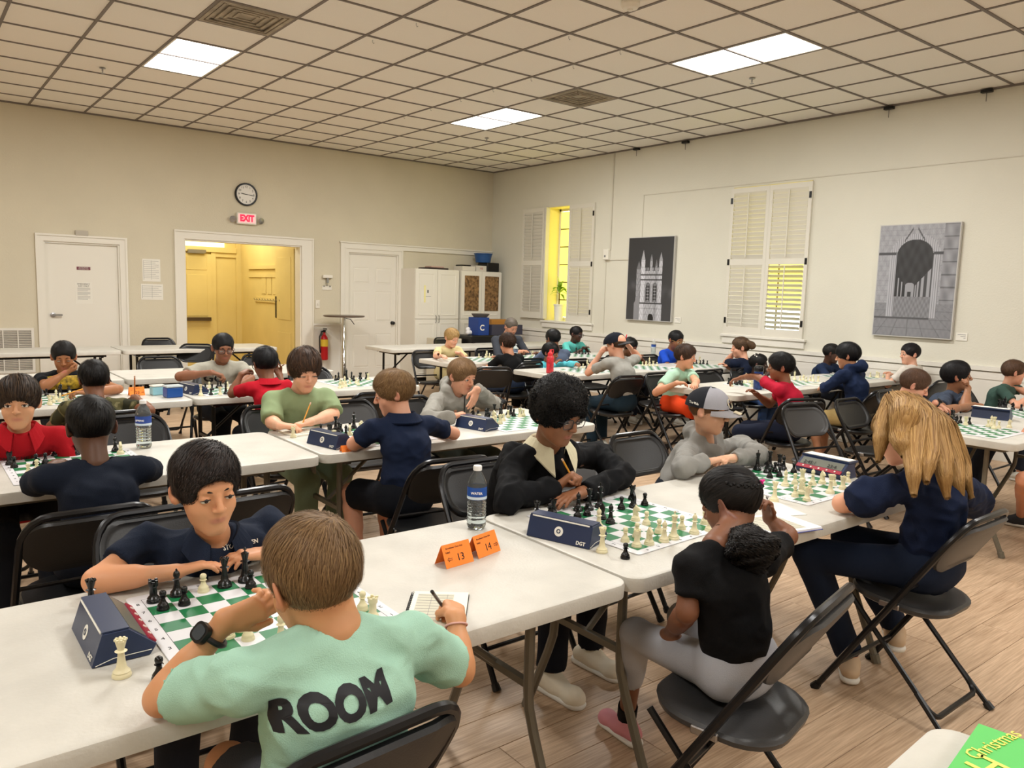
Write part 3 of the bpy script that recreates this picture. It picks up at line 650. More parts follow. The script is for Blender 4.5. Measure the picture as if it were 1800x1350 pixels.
# conduits, box, ledge line
M_cond = mat('conduit_paint', 'd2cdbf', .6)
def wire(label, *bs): return tag(B('surface_conduit', M_cond, None, *bs), label, 'conduit')
wire('painted conduit from the ceiling down to the white wall box', span(XB - .02, XB - .001, 8.545, 8.565, 2.2, CEIL - .02))
wire('painted conduit below the white wall box down to the chair rail', span(XB - .012, XB - .001, 8.63, 8.642, .93, 2.05))
wire('short painted conduit from the wall box to the tower picture', span(XB - .015, XB - .001, 8.14, 8.55, 2.055, 2.07))
wire('thin conduit line running high along the right wall', span(XB - .008, XB - .001, 3.2 - 4, 7.93, 2.975, 2.985), span(XB - .008, XB - .001, 7.92, 7.93, 2.38, 2.985))
bx = tag(B('wall_box', M_white, None, span(XB - .06, XB - .001, 8.55, 8.66, 2.06, 2.22), bev=.006), 'white alarm box on the right wall beside the window', 'box'); B('dial', M_greyink, bx, span(XB - .063, XB - .06, 8.60, 8.63, 2.10, 2.13))
for k, (x, y) in enumerate([(1119, 262), (1205, 250), (1563, 190), (1735, 160)]):
    p = px(x, y, XB - .03); o = B('ceiling_clip', M_black, None, (0, 0, 0, .05, .10, .03), (0, 0, -.05, .004, .004, .1)); o.location = p; tag(o, 'small black clip where the ceiling meets the right wall', 'clip', 'black clips along the ceiling edge')
# ---- pictures
def paintmesh(name, fn, W_, H_, nx, ny, loc, parent):
    u, v = np.meshgrid((np.arange(nx + 1)) / nx, (np.arange(ny + 1)) / ny, indexing='ij')
    V = np.stack([np.zeros(u.size), -(u.ravel() - .5) * W_, (v.ravel() - .5) * H_], 1)
    I = np.arange((nx + 1) * (ny + 1)).reshape(nx + 1, ny + 1)
    F = np.stack([I[:-1, :-1].ravel(), I[:-1, 1:].ravel(), I[1:, 1:].ravel(), I[1:, :-1].ravel()], 1)
    me = npmesh(name, V, F); g = fn(u.ravel(), v.ravel()); g = np.clip(g, 0, 1)
    col = np.ones((len(V), 4)); col[:, 0] = g ** 2.2 * .96; col[:, 1] = g ** 2.2 * .97; col[:, 2] = g ** 2.2 * 1.06
    at_ = me.color_attributes.new('Col', 'FLOAT_COLOR', 'POINT'); at_.data.foreach_set('color', col.astype(np.float32).ravel())
    o = link(name, me, vcol_mat('printed_picture', .55), parent); o.location = loc; return o
def rn(u, v, s, sd): return np.sin(u * s * 12.9 + sd) * np.sin(v * s * 9.1 + sd * 2 + np.sin(u * s * 5)) 
def tower(u, v):     # u left to right, v bottom to top
    g = .20 + .06 * (1 - v) + .05 * np.exp(-((v - .38 + .1 * (u - .5)) / .06) ** 2) * (1 + rn(u, v, 2, 1))
    def body(x0, x1, z1, shade, g, tip=None):
        m = (u > x0) & (u < x1) & (v < z1); st = shade + .08 + .07 * rn(u, v, 9, 3) + .05 * rn(u, v, 30, 7) - .10 * (np.abs(v * 14 % 1 - .5) > .46)
        g = np.where(m, st, g)
        if tip:
            c = (x0 + x1) / 2; w = (x1 - x0) / 2 * (1 - (v - z1) / (tip - z1)); m = (v >= z1) & (v < tip) & (np.abs(u - c) < w); g = np.where(m, shade - .05, g)
        return g
    g = body(.20, .30, .62, .50, g, .72); g = body(.17, .80, .20 + 0 * u, .62, g)
    g = body(.30, .76, .60, .60, g); 
    cren = (v > .60) & (v < .64) & (u > .32) & (u < .76) & ((u * 18 % 1) < .6); g = np.where(cren, .55, g)
    g = body(.50, .56, .72, .58, g, .80); g = body(.62, .67, .66, .5, g, .74)
    g = body(.30, .39, .73, .72, g, .85); g = body(.70, .78, .72, .66, g, .82)
    g = np.where((u > .17) & (u < .30) & (v < .20 + (u - .17) * 1.2), .55, g)
    for c in (.475, .63):
        x = (u - c) / .055; arch = (np.abs(x) < 1) & (v > .22) & (v < .40 + .06 * np.sqrt(np.clip(1 - x * x, 0, 1))); g = np.where(arch, .42, g)
        x2 = (u - c) / .036; a2 = (np.abs(x2) < 1) & (v > .23) & (v < .39 + .05 * np.sqrt(np.clip(1 - x2 * x2, 0, 1))); g = np.where(a2, .16 + .3 * ((v * 26 % 1) < .25) + .3 * (np.abs(x2) < .14), g)
    for z in (.205, .49, .55): g = np.where((np.abs(v - z) < .006) & (u > .30) & (u < .78), .2, g)
    x = (u - .56) / .06; a = (np.abs(x) < 1) & (v < .04 + .04 * np.sqrt(np.clip(1 - x * x, 0, 1))); g = np.where(a, .12, g)
    return g
def cloister(u, v):
    brick = (np.abs(v * 22 % 1 - .5) > .45) | (np.abs((u * 9 + .5 * (np.floor(v * 22) % 2)) % 1 - .5) > .47)
    g = .62 + .03 * rn(u, v, 5, 2) + .02 * rn(u, v, 22, 5) - .05 * brick
    g = np.where(u > .82, .55 + .07 * rn(u, v, 3, 8) - .14 * (np.abs(v * 9 % 1 - .5) > .45), g)
    fl = v < .30; g = np.where(fl, .52 + .015 * rn(u, v, 7, 4) - .08 * ((np.abs(v * 13 % 1 - .5) > .47) | (np.abs(((u - .45) / (.34 - v * .8) * 1.6) % 1 - .5) > .47)), g)
    cx = .475
    x = (u - cx) / .32; top = .73 + .19 * np.sqrt(np.clip(1 - x * x, 0, 1)); a = (np.abs(x) < 1) & (v < top) & (v > .17); g = np.where(a, .70 - .25 * (np.abs(((1 - np.abs(x)) * 12) % 1 - .5) > .35), g)
    x = (u - cx) / .235; top = .72 + .15 * np.sqrt(np.clip(1 - x * x, 0, 1)); a = (np.abs(x) < 1) & (v < top) & (v > .17)
    vx, vy = .44, .385
    du = u - vx; ad = np.abs(du) + 1e-3
    inside = .21 + .03 * rn(u, v, 4, 1)
    wallm = (v < vy + .02 + .80 * ad) & (v > vy - .62 * ad) & (ad > .045)
    stripe = (np.log(ad) * 2.6) % 1
    wl = np.where(du < 0, np.where(stripe < .24, .66, .20), np.where(stripe < .50, .62, .28))
    inside = np.where(wallm, wl, inside)
    inside = np.where((v <= vy - .62 * ad) | ((v < vy - .025)), .50 + .05 * rn(u, v, 9, 2), inside)
    inside = np.where((ad < .06) & (v > vy - .03) & (v < vy + .07 + .03 * np.sqrt(np.clip(1 - (ad / .06) ** 2, 0, 1))), .60, inside)
    inside = np.where((ad < .022) & (v > vy - .03) & (v < vy + .02), .22, inside)
    g = np.where(a, inside, g)
    g = np.where((np.abs(v - .745) < .012) & ((u < .24) | ((u > .71) & (u < .83))), .30, g)
    g = np.where((np.abs(v - .165) < .006) & (u < .72), .33, g)
    x = np.abs(u - .46); z = .93 + (x) * -.9; g = np.where((np.abs(v - (1.0 - x * 1.1)) < .012) & (x > .03) & (x < .13), .35, g)
    return g
for fn, y0, y1, lb in ((tower, 7.27, 8.14, 'black and white picture of a gothic stone tower'), (cloister, 3.535, 4.375, 'black and white picture of an arched stone cloister')):
    p = tag(empty('wall_picture', (XB - .03, (y0 + y1) / 2, 1.775)), lb, 'picture', 'framed pictures on the right wall')
    B('canvas', mat('picture_edge', 'c4c2be', .6), p, (.004, 0, 0, .04, y1 - y0, 1.205))
    paintmesh('print', fn, y1 - y0 - .02, 1.185, 150, 200, (-.0175, 0, 0), p)
for y, lb in ((7.18, 'small white caption card beside the tower picture'), (3.45, 'small white caption card beside the cloister picture')):
    c = tag(B('caption_card', M_paper, None, span(XB - .008, XB - .001, y - .055, y + .055, 1.17, 1.25)), lb, 'card'); B('print', M_greyink, c, *[span(XB - .0088, XB - .0081, y - .04, y + .04 - .03 * k, 1.228 - .018 * k, 1.232 - .018 * k) for k in range(3)])
# ================================================================== furniture
TZ = .74
M_top = mat('table_plastic', 'c9c6bd', .42, noise=.10, nscale=7, bump=.12, bscale=120, spec=.4)
M_legT = mat('taupe_steel', '6d685c', .4, .4)
M_legB = mat('black_steel', '141414', .35, .2)
def table(x0, y0, label, legs='T', L=1.83, Wd=.76, rz=0, group='long white folding tables', ends=(1, 1)):
    t = tag(empty('folding_table', (x0 + L / 2, y0 + Wd / 2, 0), rz), label, 'table', group)
    m = M_legT if legs == 'T' else M_legB; bm = bmesh.new(); R = .055; z = TZ
    lay = lambda i, zz: [(u, v, zz) for u, v in rrect(L - .004 - 2 * i, Wd - .004 - 2 * i, max(R - i, .01), 6)]
    loft(bm, [lay(.012, z - .048), lay(.002, z - .044), lay(0, z - .012), lay(.003, z - .003), lay(.009, z - .0002), lay(.02, z - .0006), lay(.026, z)])
    obj('tabletop', bm, M_top, t, True)
    B('apron_rail', m, t, (0, -.27, z - .062, L - .3, .025, .028), (0, .27, z - .062, L - .3, .025, .028))
    for sx in (-1, 1):
        X = sx * (L / 2 - .19)
        for sy in (-1, 1):
            bm = bmesh.new(); tube(bm, [(X, sy * .16, z - .05), (X, sy * .16, .38), (X, sy * .165, .33), (X, sy * .19, .26), (X, sy * .29, .03)], .0155, 8)
            tube(bm, [(X, sy * .2895, .035), (X, sy * .302, .0)], .0195, 8); obj('leg', bm, m, t, True)
        B('crossbar', m, t, (X, 0, .40, .022, .30, .022), (X, 0, z - .075, .03, .52, .025))
        bm = bmesh.new(); tube(bm, [(X, 0, .40), (X - sx * .33, 0, z - .055)], .011, 6); tube(bm, [(X - sx * .33, -.26, z - .06), (X - sx * .33, .26, z - .06)], .009, 6); obj('brace', bm, m, t)
    return t
table(-.235, 1.435, 'nearest folding table, with the boy in the mint ROOM shirt at it')
table(1.60, 1.435, 'folding table between the boy in the black sweater and the girl in the black T-shirt')
table(-.27, 3.39, 'folding table at the left edge with the boy in the red polo facing us')
table(1.57, 3.41, 'folding table shared by the boy in light green and the boy in the grey hoodie')
table(-.24, 5.50, 'folding table with the orange 20 card and the blue tub on it', 'B')
table(1.60, 5.53, 'folding table where the boy with glasses in grey faces the back-turned red polo', 'B')
table(-.38, 6.87, 'empty folding table directly behind the boy in black biting his hand', 'B')
table(1.46, 6.87, 'empty folding table left of the boy with glasses, in front of a black chair', 'B')
table(.20, 9.75, 'far left empty folding table along the back wall, in front of the white vent', 'B')
table(2.04, 9.75, 'empty folding table in front of the yellow doorway', 'B')
table(5.08, 8.98, 'empty folding table in front of the white six-panel door and cabinets', 'B')
table(6.92, 8.98, 'empty folding table near the window with the plant', 'B')
table(4.72, 6.98, 'folding table where the blond boy in yellow sits', 'B')
table(6.56, 6.98, 'folding table where the girl in teal with glasses sits', 'B')
table(4.98, 5.55, 'folding table with the red water bottle on its corner', 'B')
table(6.82, 5.42, 'folding table between the boy in royal blue and the girl with the hair bun', 'B', L=1.72)
table(5.40, 3.84, 'folding table where the boy in the red T-shirt reaches over the board', 'B')
table(7.24, 3.84, 'folding table by the wall below the cloister picture', 'B', L=1.32)
table(5.08, 1.68, 'folding table at the right edge with the boy wearing a wristwatch')
t = table(-.258, -.215, 'corner of a white table with green flyers at the bottom right', rz=.06, group=None)

# chairs: bent steel frame, plastic seat and back; local +y is where the sitter looks
M_seat = mat('chair_plastic', '17181a', .38, bump=.06, bscale=200)
M_frame = mat('chair_steel', '1c1c1e', .28, .35)
M_greyp = mat('chair_plastic_grey', '3a3a3b', .4, bump=.06, bscale=200)
def chair_meshes(pl):
    D = {}
    c = empty('folding_chair')
    P0, P1 = Vector((0, .235, 0)), Vector((0, -.255, .79)); sx = .205
    f = lambda t: P0.lerp(P1, t)
    pts = []
    for s in (-1, 1):
        q = [(s * (sx + .012), f(.01).y, f(.01).z), (s * (sx + .008), f(.5).y, f(.5).z), (s * sx, f(.86).y, f(.86).z)]
        for k in range(1, 6):
            a = k / 5 * PI / 2; r = .085; base = f(.86 + .14 * math.sin(a)); q.append((s * (sx - r * (1 - math.cos(a))), base.y, base.z))
        pts += q if s < 0 else q[::-1]
    bm = bmesh.new(); tube(bm, pts, .0125, 8); tube(bm, [(-sx - .008, f(.17).y, f(.17).z), (sx + .008, f(.17).y, f(.17).z)], .009, 6); tube(bm, [(-sx, f(.645).y, f(.645).z), (sx, f(.645).y, f(.645).z)], .008, 6)
    obj('front_frame', bm, M_frame, c, True)
    bm = bmesh.new(); w = .178; r0, r1 = Vector((0, .15, .425)), Vector((0, -.26, .0)); g = lambda t: r0.lerp(r1, t)
    pts = [(-w, *g(.0)[1:]), (-w, *g(.78)[1:])] + [(-w + .035 * (1 - math.cos(a)), g(.78 + .09 * math.sin(a)).y, g(.78 + .09 * math.sin(a)).z) for a in (PI / 6, PI / 3, PI / 2)]
    pts = pts + [(-x, y, z) for x, y, z in pts[::-1]]
    tube(bm, pts, .0105, 8)
    for s in (-1, 1): tube(bm, [(s * (w + .004), *g(.70)[1:]), (s * (w + .012), *g(.97)[1:])], .0095, 8)
    obj('rear_frame', bm, M_frame, c, True)
    for s in (-1, 1):
        for a, b in ((Vector((s * (sx + .012), *f(.03)[1:])), Vector((s * (sx + .0125), f(0).y + .003, 0))), (Vector((s * (w + .012), *g(.95)[1:])), Vector((s * (w + .0125), g(1).y, 0)))):
            bm = bmesh.new(); tube(bm, [a, b], [.015, .018], 8); obj('foot_cap', bm, M_black, c)
    # seat pan
    bm = bmesh.new(); L, Wd = .385, .375
    def lay(i, z, dz=0): return [(u * (1 - .12 * max(0, v / .2) ** 2), v - .005, z + .012 * (v / .2) * (abs(v) > .0) - (.010 if i > .03 else 0)) for u, v in rrect(L - 2 * i, Wd - 2 * i, .13 - i * .6, 6)]
    loft(bm, [lay(.02, .408), lay(.004, .418), lay(0, .433), lay(.008, .442), lay(.02, .443), lay(.07, .442), lay(.12, .438)])
    obj('seat', bm, pl, c, True)
    # backrest shell
    bm = bmesh.new(); H = .225; n = Vector((0, (P1 - P0).z, -(P1 - P0).y)).normalized()
    def bl(i, d):
        o = []
        for u, v in rrect(.40 - 2 * i, H - 2 * i, .085 - i * .5, 6):
            b = f(.868 + v / (P1 - P0).length); o.append(Vector((u, b.y, b.z)) + n * (d - .030 * (1 - (u / .2) ** 2)))
        return o
    loft(bm, [bl(.03, -.012), bl(.004, -.010), bl(0, .0), bl(.004, .010), bl(.018, .012), bl(.024, .007), bl(.034, .0066)])
    obj('backrest', bm, pl, c, True)
    for s in (-1, 1):
        bm = bmesh.new(); box(bm, s * (sx - .008), f(.54).y + .01, f(.54).z, .012, .075, .022, bev=.003); lathe_ = None; obj('seat_bracket', bm, M_metal, c)
    return c
CHB = chair_meshes(M_seat); CHG = chair_meshes(M_greyp)
index_children(); used = {CHB.name: 0, CHG.name: 0}
def chair(x, y, rz, label, g=0, group='black folding chairs'):
    src = CHG if g else CHB
    c = src if not used[src.name] else copy_tree(src); used[src.name] = 1
    c.location = (x, y, 0); c.rotation_euler = (0, 0, math.radians(rz)); tag(c, label, 'chair', group); return c
# near side sitters look to +y (0), far side sitters to -y (180)
for a in [(.590, 1.36, 4, 'black folding chair under the boy in the mint ROOM shirt'), (1.77, 1.22, 12, 'folding chair under the girl in the black T-shirt with ponytail', 1), (3.04, 1.32, 0, 'folding chair under the blonde woman in navy', 1),
          (.66, 2.44, 180, 'black folding chair behind the boy in the navy polo facing the camera'), (1.98, 2.50, 180, 'black folding chair behind the boy in the black sweater'), (3.12, 2.62, 180, 'folding chair behind the boy in the grey and black cap'),
          (2.56, 2.55, 184, 'empty dark grey folding chair between the black sweater and the grey cap', 1),
          (.48, 3.04, 0, 'black folding chair behind the boy in navy with short black hair'), (-.12, 3.10, 4, 'black folding chair cut by the left edge, in front of the boy in red'), (1.96, 3.08, -6, 'black folding chair under the boy in the navy polo with blond hair'),
          (.30, 4.35, 180, 'black folding chair behind the boy in the red polo facing the camera'), (.98, 4.42, 180, 'empty black folding chair behind the clear water bottle on the left'), (1.82, 4.45, 180, 'black folding chair under the boy in the light green T-shirt'),
          (2.29, 4.42, 178, 'empty black folding chair tucked in behind the blond boy in navy', 1), (2.76, 4.42, 180, 'black folding chair behind the boy in the grey hoodie with blond hair'),
          (.96, 3.02, 2, 'empty black chair right of the black-haired boy in navy at the left'),
          (2.72, 5.20, -4, 'empty black chair, back to the camera, in front of the unattended board'), (.93, 5.10, 2, 'black folding chair under the boy in the camouflage T-shirt'), (1.98, 5.13, 10, 'black folding chair under the boy in the red polo with his back turned'),
          (.95, 6.52, 180, 'black folding chair behind the boy in black biting his hand'), (2.10, 6.60, 160, 'black folding chair beside the boy with glasses and grey T-shirt'), (2.95, 6.48, 180, 'empty black folding chair behind the far board at the light green boy'),
          (.35, 6.60, 180, 'empty black folding chair behind the boy in red polo at the left'),
          (2.05, 8.02, 180, 'empty black folding chair behind the second empty table'), (2.72, 10.75, 180, 'empty black folding chair behind the table at the yellow doorway'), (2.75, 9.6, 150, 'small black folding chair under the table at the yellow doorway'), (3.05, 7.98, 180, 'empty black folding chair behind the boy in red with black hair'),
          (5.05, 7.88, 172, 'black folding chair under the blond boy in yellow'), (6.05, 7.95, 180, 'black folding chair behind the man in dark grey'), (5.28, 6.62, 6, 'black folding chair under the boy in black with curly brown hair'), (6.12, 6.78, 0, 'black folding chair under the black-haired boy in blue-grey'),
          (4.70, 6.35, -20, 'empty black folding chair left of the red water bottle'), (7.45, 8.05, 180, 'black folding chair under the girl in teal with glasses'), (6.72, 9.98, 180, 'empty folding chair behind the far table under the plant'),
          (6.60, 6.78, -4, 'empty black folding chair facing the board by the blue bottle'), (5.62, 6.50, 180, 'black folding chair under the small child in cyan'), (6.98, 6.52, 180, 'black folding chair under the child in dark green'),
          (5.35, 5.22, -4, 'black folding chair under the boy in the dark cap with a red logo'), (6.12, 5.30, 8, 'empty black folding chair right of the boy in the dark cap'), (7.46, 6.42, 180, 'black folding chair under the boy in royal blue'),
          (7.95, 6.45, 176, 'empty black folding chair behind the two bottles near the wall'), 
          (7.24, 5.27, 0, 'black folding chair under the girl with the hair bun'), (6.66, 5.30, 6, 'empty black folding chair with its back to the camera left of the girl with beads'),
          (5.80, 4.80, 180, 'black folding chair under the boy in mint and orange shorts'), (6.50, 4.78, 176, 'empty black folding chair behind the dark blue bottle'), (7.10, 4.78, 180, 'black folding chair under the girl with white hair beads'),
          (5.50, 3.46, -22, 'black folding chair under the boy in the red T-shirt'), (6.60, 3.48, 0, 'black folding chair under the boy in the navy hoodie'), (8.10, 3.62, 0, 'black folding chair behind the boy in white by the wall'), (8.20, 4.92, 184, 'folding chair with a dark bag beside the boy in dark blue'),
          (7.08, 3.42, 4, 'empty black folding chair right of the navy hoodie'), (5.72, 2.82, 180, 'folding chair under the boy with the wristwatch'), (6.55, 2.92, 180, 'black folding chair behind the boy in dark blue resting his chin'), (7.55, 2.75, 180, 'folding chair behind the boy in dark green at the right edge', 1),
          (5.02, 2.82, 168, 'dark grey folding chair left of the boy with the wristwatch', 1), (6.25, 1.32, 0, 'black folding chair under the sitter cut off by the right edge')]:
    chair(*a)
for s_ in (CHB, CHG):
    pass

# ---- chess: boards, pieces, clocks
M_cw = mat('cream_piece', 'dfd6b0', .38, sub=.0); M_cb = mat('black_piece', '101112', .25)
def checker():
    m = bpy.data.materials.new('board_vinyl'); m.use_nodes = True; nt = m.node_tree; L = nt.links; b = nt.nodes['Principled BSDF']; b.inputs['Roughness'].default_value = .45
    tc = nt.nodes.new('ShaderNodeTexCoord'); sp = nt.nodes.new('ShaderNodeSeparateXYZ'); L.new(tc.outputs['Object'], sp.inputs[0])
    def mth(op, a, b_=None, c=None):
        n = nt.nodes.new('ShaderNodeMath'); n.operation = op
        for i, v in enumerate((a, b_, c)):
            if v is None: continue
            if isinstance(v, (int, float)): n.inputs[i].default_value = v
            else: L.new(v, n.inputs[i])
        return n.outputs[0]
    S = .05715; fx = mth('FLOOR', mth('DIVIDE', sp.outputs[0], S)); fy = mth('FLOOR', mth('DIVIDE', sp.outputs[1], S))
    par = mth('ABSOLUTE', mth('MODULO', mth('ADD', fx, fy), 2)); dark = mth('LESS_THAN', par, .5)
    ax = mth('ABSOLUTE', sp.outputs[0]); ay = mth('ABSOLUTE', sp.outputs[1]); mx_ = mth('MAXIMUM', ax, ay)
    ins = mth('LESS_THAN', mx_, 4 * S); line = mth('MULTIPLY', mth('GREATER_THAN', mx_, 4 * S), mth('LESS_THAN', mx_, 4 * S + .0014))
    f1 = mth('MULTIPLY', dark, ins)
    m1 = nt.nodes.new('ShaderNodeMix'); m1.data_type = 'RGBA'; m1.inputs[6].default_value = (*lin('d9d9dc'), 1); m1.inputs[7].default_value = (*lin('0f7242'), 1); L.new(f1, m1.inputs[0])
    m2 = nt.nodes.new('ShaderNodeMix'); m2.data_type = 'RGBA'; L.new(m1.outputs[2], m2.inputs[6]); m2.inputs[7].default_value = (*lin('202022'), 1); L.new(line, m2.inputs[0])
    L.new(m2.outputs[2], b.inputs['Base Color']); return m
M_board = checker(); S8 = .05715; BZ = TZ + .003
BOARDS = {}
SHORT = {'A': 'nearest board', 'Bd': 'board by the black sweater', 'Cd': 'board by the blonde woman', 'Dd': 'board at the left edge', 'Ed': 'board by the light green shirt', 'Fd': 'board by the blond grey hoodie', 'Gd': 'board by the camouflage shirt', 'Hd': 'board by the glasses boy', 'Id': 'unattended far board', 'Jd': 'board by the yellow shirt', 'Kd': 'board by the dark grey top', 'Ld': 'board by the teal shirt', 'Md': 'board by the cyan child', 'Nd': 'board by the orange card', 'Od': 'board by the hair bun', 'Pd': 'board by the red sleeve', 'Qd': 'board by the navy hooded jacket', 'Rd': 'board by the white shirt', 'Sd': 'board by the wristwatch', 'Td': 'board beyond the right-edge clock'}
def board(key, x, y, rz, desc, letters=False, size=.52):
    """x,y: near left corner of the squares"""
    a = math.radians(rz); c = Vector((x, y, 0)) + Matrix.Rotation(a, 3, 'Z') @ Vector((4 * S8, 4 * S8, 0))
    bm = bmesh.new(); prism(bm, rrect(size, size, .012, 4), 0, .0022); o = obj('chess_board', bm, M_board); o.location = (c.x, c.y, TZ + .0008); o.rotation_euler = (0, 0, a)
    tag(o, 'green and white chess board ' + desc, 'chess board', 'roll-up chess boards'); BOARDS[key] = (x, y, a, desc)
    if letters:
        for k in range(8):
            u = (k - 3.5) * S8
            text('coordinate', 'abcdefgh'[k], .018, M_ink, o, Matrix.Translation((u, -4 * S8 - .0145, .0024)), ext=.0002); text('coordinate', 'abcdefgh'[k], .018, M_ink, o, Matrix.Translation((u, 4 * S8 + .0145, .0024)) @ Matrix.Rotation(PI, 4, 'Z'), ext=.0002)
            text('coordinate', str(k + 1), .018, M_ink, o, Matrix.Translation((-4 * S8 - .0145, u, .0024)), ext=.0002); text('coordinate', str(k + 1), .018, M_ink, o, Matrix.Translation((4 * S8 + .0145, u, .0024)) @ Matrix.Rotation(PI, 4, 'Z'), ext=.0002)
    return o
BASE = lambda R: [(R, 0), (R, .004), (R * .97, .006), (R * .86, .0085), (R * .90, .011), (R * .72, .015), (R * .56, .018)]
PROF = {
    'pawn': BASE(.0150) + [(.0062, .024), (.0052, .029), (.0072, .0305), (.0092, .032), (.0050, .0335), (.0075, .037), (.0085, .041), (.0076, .0455), (.0042, .0485), (0, .0492)],
    'rook': BASE(.0165) + [(.0092, .026), (.0085, .038), (.0105, .041), (.0118, .043), (.0118, .054), (.0082, .054), (.0082, .050), (0, .050)],
    'bishop': BASE(.0175) + [(.0075, .028), (.0058, .040), (.0066, .042), (.0105, .0435), (.0060, .046), (.0055, .048), (.0078, .0515), (.0085, .056), (.0074, .0615), (.0035, .0665), (.0018, .067), (.0028, .069), (.0018, .0715), (0, .072)],
    'queen': BASE(.0188) + [(.0080, .032), (.0062, .050), (.0070, .052), (.0120, .0535), (.0066, .056), (.0066, .058), (.0088, .066), (.0112, .075), (.0098, .0765), (.0060, .0765), (.0055, .079), (.0024, .0815), (0, .0822)],
    'king': BASE(.0195) + [(.0085, .034), (.0065, .054), (.0074, .056), (.0125, .0575), (.0070, .060), (.0070, .062), (.0090, .070), (.0106, .079), (.0070, .0815), (.0030, .083), (.0022, .0845), (0, .0848)]}
def piece_mesh(kind, seg):
    bm = bmesh.new()
    if kind == 'knight':
        lathe(bm, BASE(.0170) + [(.0085, .0195), (0, .0196)], seg)
        ol = [(-.009, .018), (.009, .018), (.0085, .026), (.0105, .034), (.0085, .044), (.004, .052), (.001, .0585), (-.001, .0535), (-.006, .051), (-.0105, .0465), (-.0150, .0405), (-.0145, .0365), (-.0105, .0355), (-.0060, .0375), (-.0035, .0365), (-.0065, .031), (-.0095, .025)]
        w = lambda z: .0062 if z < .03 else .0048
        A = [bm.verts.new((x, -w(z), z)) for x, z in ol]; C = [bm.verts.new((x, w(z), z)) for x, z in ol]; n = len(ol)
        cx = sum(x for x, z in ol) / n + .003; czz = .038; ca = bm.verts.new((cx, -.0075, czz)); cb = bm.verts.new((cx, .0075, czz))
        for i in range(n):
            j = (i + 1) % n; bm.faces.new((A[i], A[j], C[j], C[i])); bm.faces.new((ca, A[j], A[i])); bm.faces.new((cb, C[i], C[j]))
        bmesh.ops.recalc_face_normals(bm, faces=bm.faces)
    else:
        lathe(bm, PROF[kind], seg)
        if kind == 'rook':
            for k in range(4):
                a = k * PI / 2 + .4; box(bm, .0102 * math.cos(a), .0102 * math.sin(a), .0555, .006, .006, .004, rot=None)
        if kind == 'queen':
            for k in range(8):
                a = k * PI / 4; box(bm, .0098 * math.cos(a), .0098 * math.sin(a), .0775, .0045, .0045, .004)
        if kind == 'king': box(bm, 0, 0, .0895, .0028, .0028, .0115); box(bm, 0, 0, .0905, .0095, .0028, .0028)
    me = bpy.data.meshes.new('chess_' + kind); bm.to_mesh(me); bm.free(); me.polygons.foreach_set('use_smooth', [True] * len(me.polygons)); me.set_sharp_from_angle(angle=math.radians(50)); return me
PM = {}
KN = dict(p='pawn', r='rook', n='knight', b='bishop', q='queen', k='king')
seen_sq = {}
ORD = ('near', 'second', 'third', 'fourth', 'fifth', 'sixth', 'seventh', 'far')
def pieces(key, s, seg=12):
    """s: 'wp x y ; bk x y' with photograph pixels of each piece's foot on the board plane"""
    bx_, by_, a, desc = BOARDS[key]; used_ = {}
    for it in s.split(';'):
        it = it.split()
        if not it: continue
        c, kd = it[0][0], KN[it[0][1]]; p = pz(float(it[1]), float(it[2]), BZ)
        q = Matrix.Rotation(-a, 3, 'Z') @ (p - Vector((bx_, by_, p.z)))
        lim = (-.17, 8 * S8 + .12, -.06, 8 * S8 + .02)
        if not (lim[0] < q.x < lim[1] and lim[2] < q.y < lim[3]):
            q = Vector((min(max(q.x, .01), 8 * S8 - .01), min(max(q.y, .01), 8 * S8 - .01), 0)); p2 = Matrix.Rotation(a, 3, 'Z') @ q + Vector((bx_, by_, 0)); p = Vector((p2.x, p2.y, p.z))
        f, r = math.floor(q.x / S8), math.floor(q.y / S8)
        on = 0 <= f < 8 and 0 <= r < 8
        if on and used_.get((f, r)):
            for df, dr in ((1, 0), (0, 1), (-1, 0), (0, -1), (1, 1), (-1, 1), (1, -1), (-1, -1), (2, 0), (0, 2), (-2, 0), (0, -2)):
                if 0 <= f + df < 8 and 0 <= r + dr < 8 and not used_.get((f + df, r + dr)): f, r = f + df, r + dr; break
            q = Vector(((f + .5) * S8, (r + .5) * S8, 0)); p2 = Matrix.Rotation(a, 3, 'Z') @ q + Vector((bx_, by_, 0)); p = Vector((p2.x, p2.y, p.z))
        if on: used_[(f, r)] = 1
        mk = (kd, c, seg)
        if mk not in PM:
            me = PM[(kd, seg)].copy() if (kd, seg) in PM else piece_mesh(kd, seg); PM.setdefault((kd, seg), me); me = me.copy(); me.materials.clear(); me.materials.append(M_cw if c == 'w' else M_cb); PM[mk] = me
        col = 'white' if c == 'w' else 'black'; o = bpy.data.objects.new(('%s' % kd) if False else 'chess_' + kd, PM[mk]); COL.objects.link(o)
        o.location = (p.x, p.y, BZ if on or max(abs(q.x - 4 * S8), abs(q.y - 4 * S8)) < .262 else TZ + .0006); o.rotation_euler = (0, 0, a + rnd.uniform(0, 6) if kd != 'knight' else a + (PI / 2 if c == 'w' else -PI / 2) + rnd.uniform(-.6, .6))
        sh = SHORT[key]; ORC = ('first', 'second', 'third', 'fourth', 'fifth', 'sixth', 'seventh', 'last')
        if on: lb = '%s %s, %s row, %s column, %s' % (col, kd, ORD[r], ORC[f], sh)
        else: lb = '%s %s standing %s the %s' % (col, kd, 'left of' if q.x < 0 else ('in front of' if q.y < 0 else ('behind' if q.y > 8 * S8 else 'right of')), sh)
        n_ = seen_sq.get(lb, 0); seen_sq[lb] = n_ + 1
        if n_: lb = ('%s %s further along, beside the %s' % (col, kd, sh)) if n_ == 1 else '%s %s among several beside the %s' % (col, kd, sh)
        tag(o, lb, 'chess piece', 'chess pieces %s' % desc)
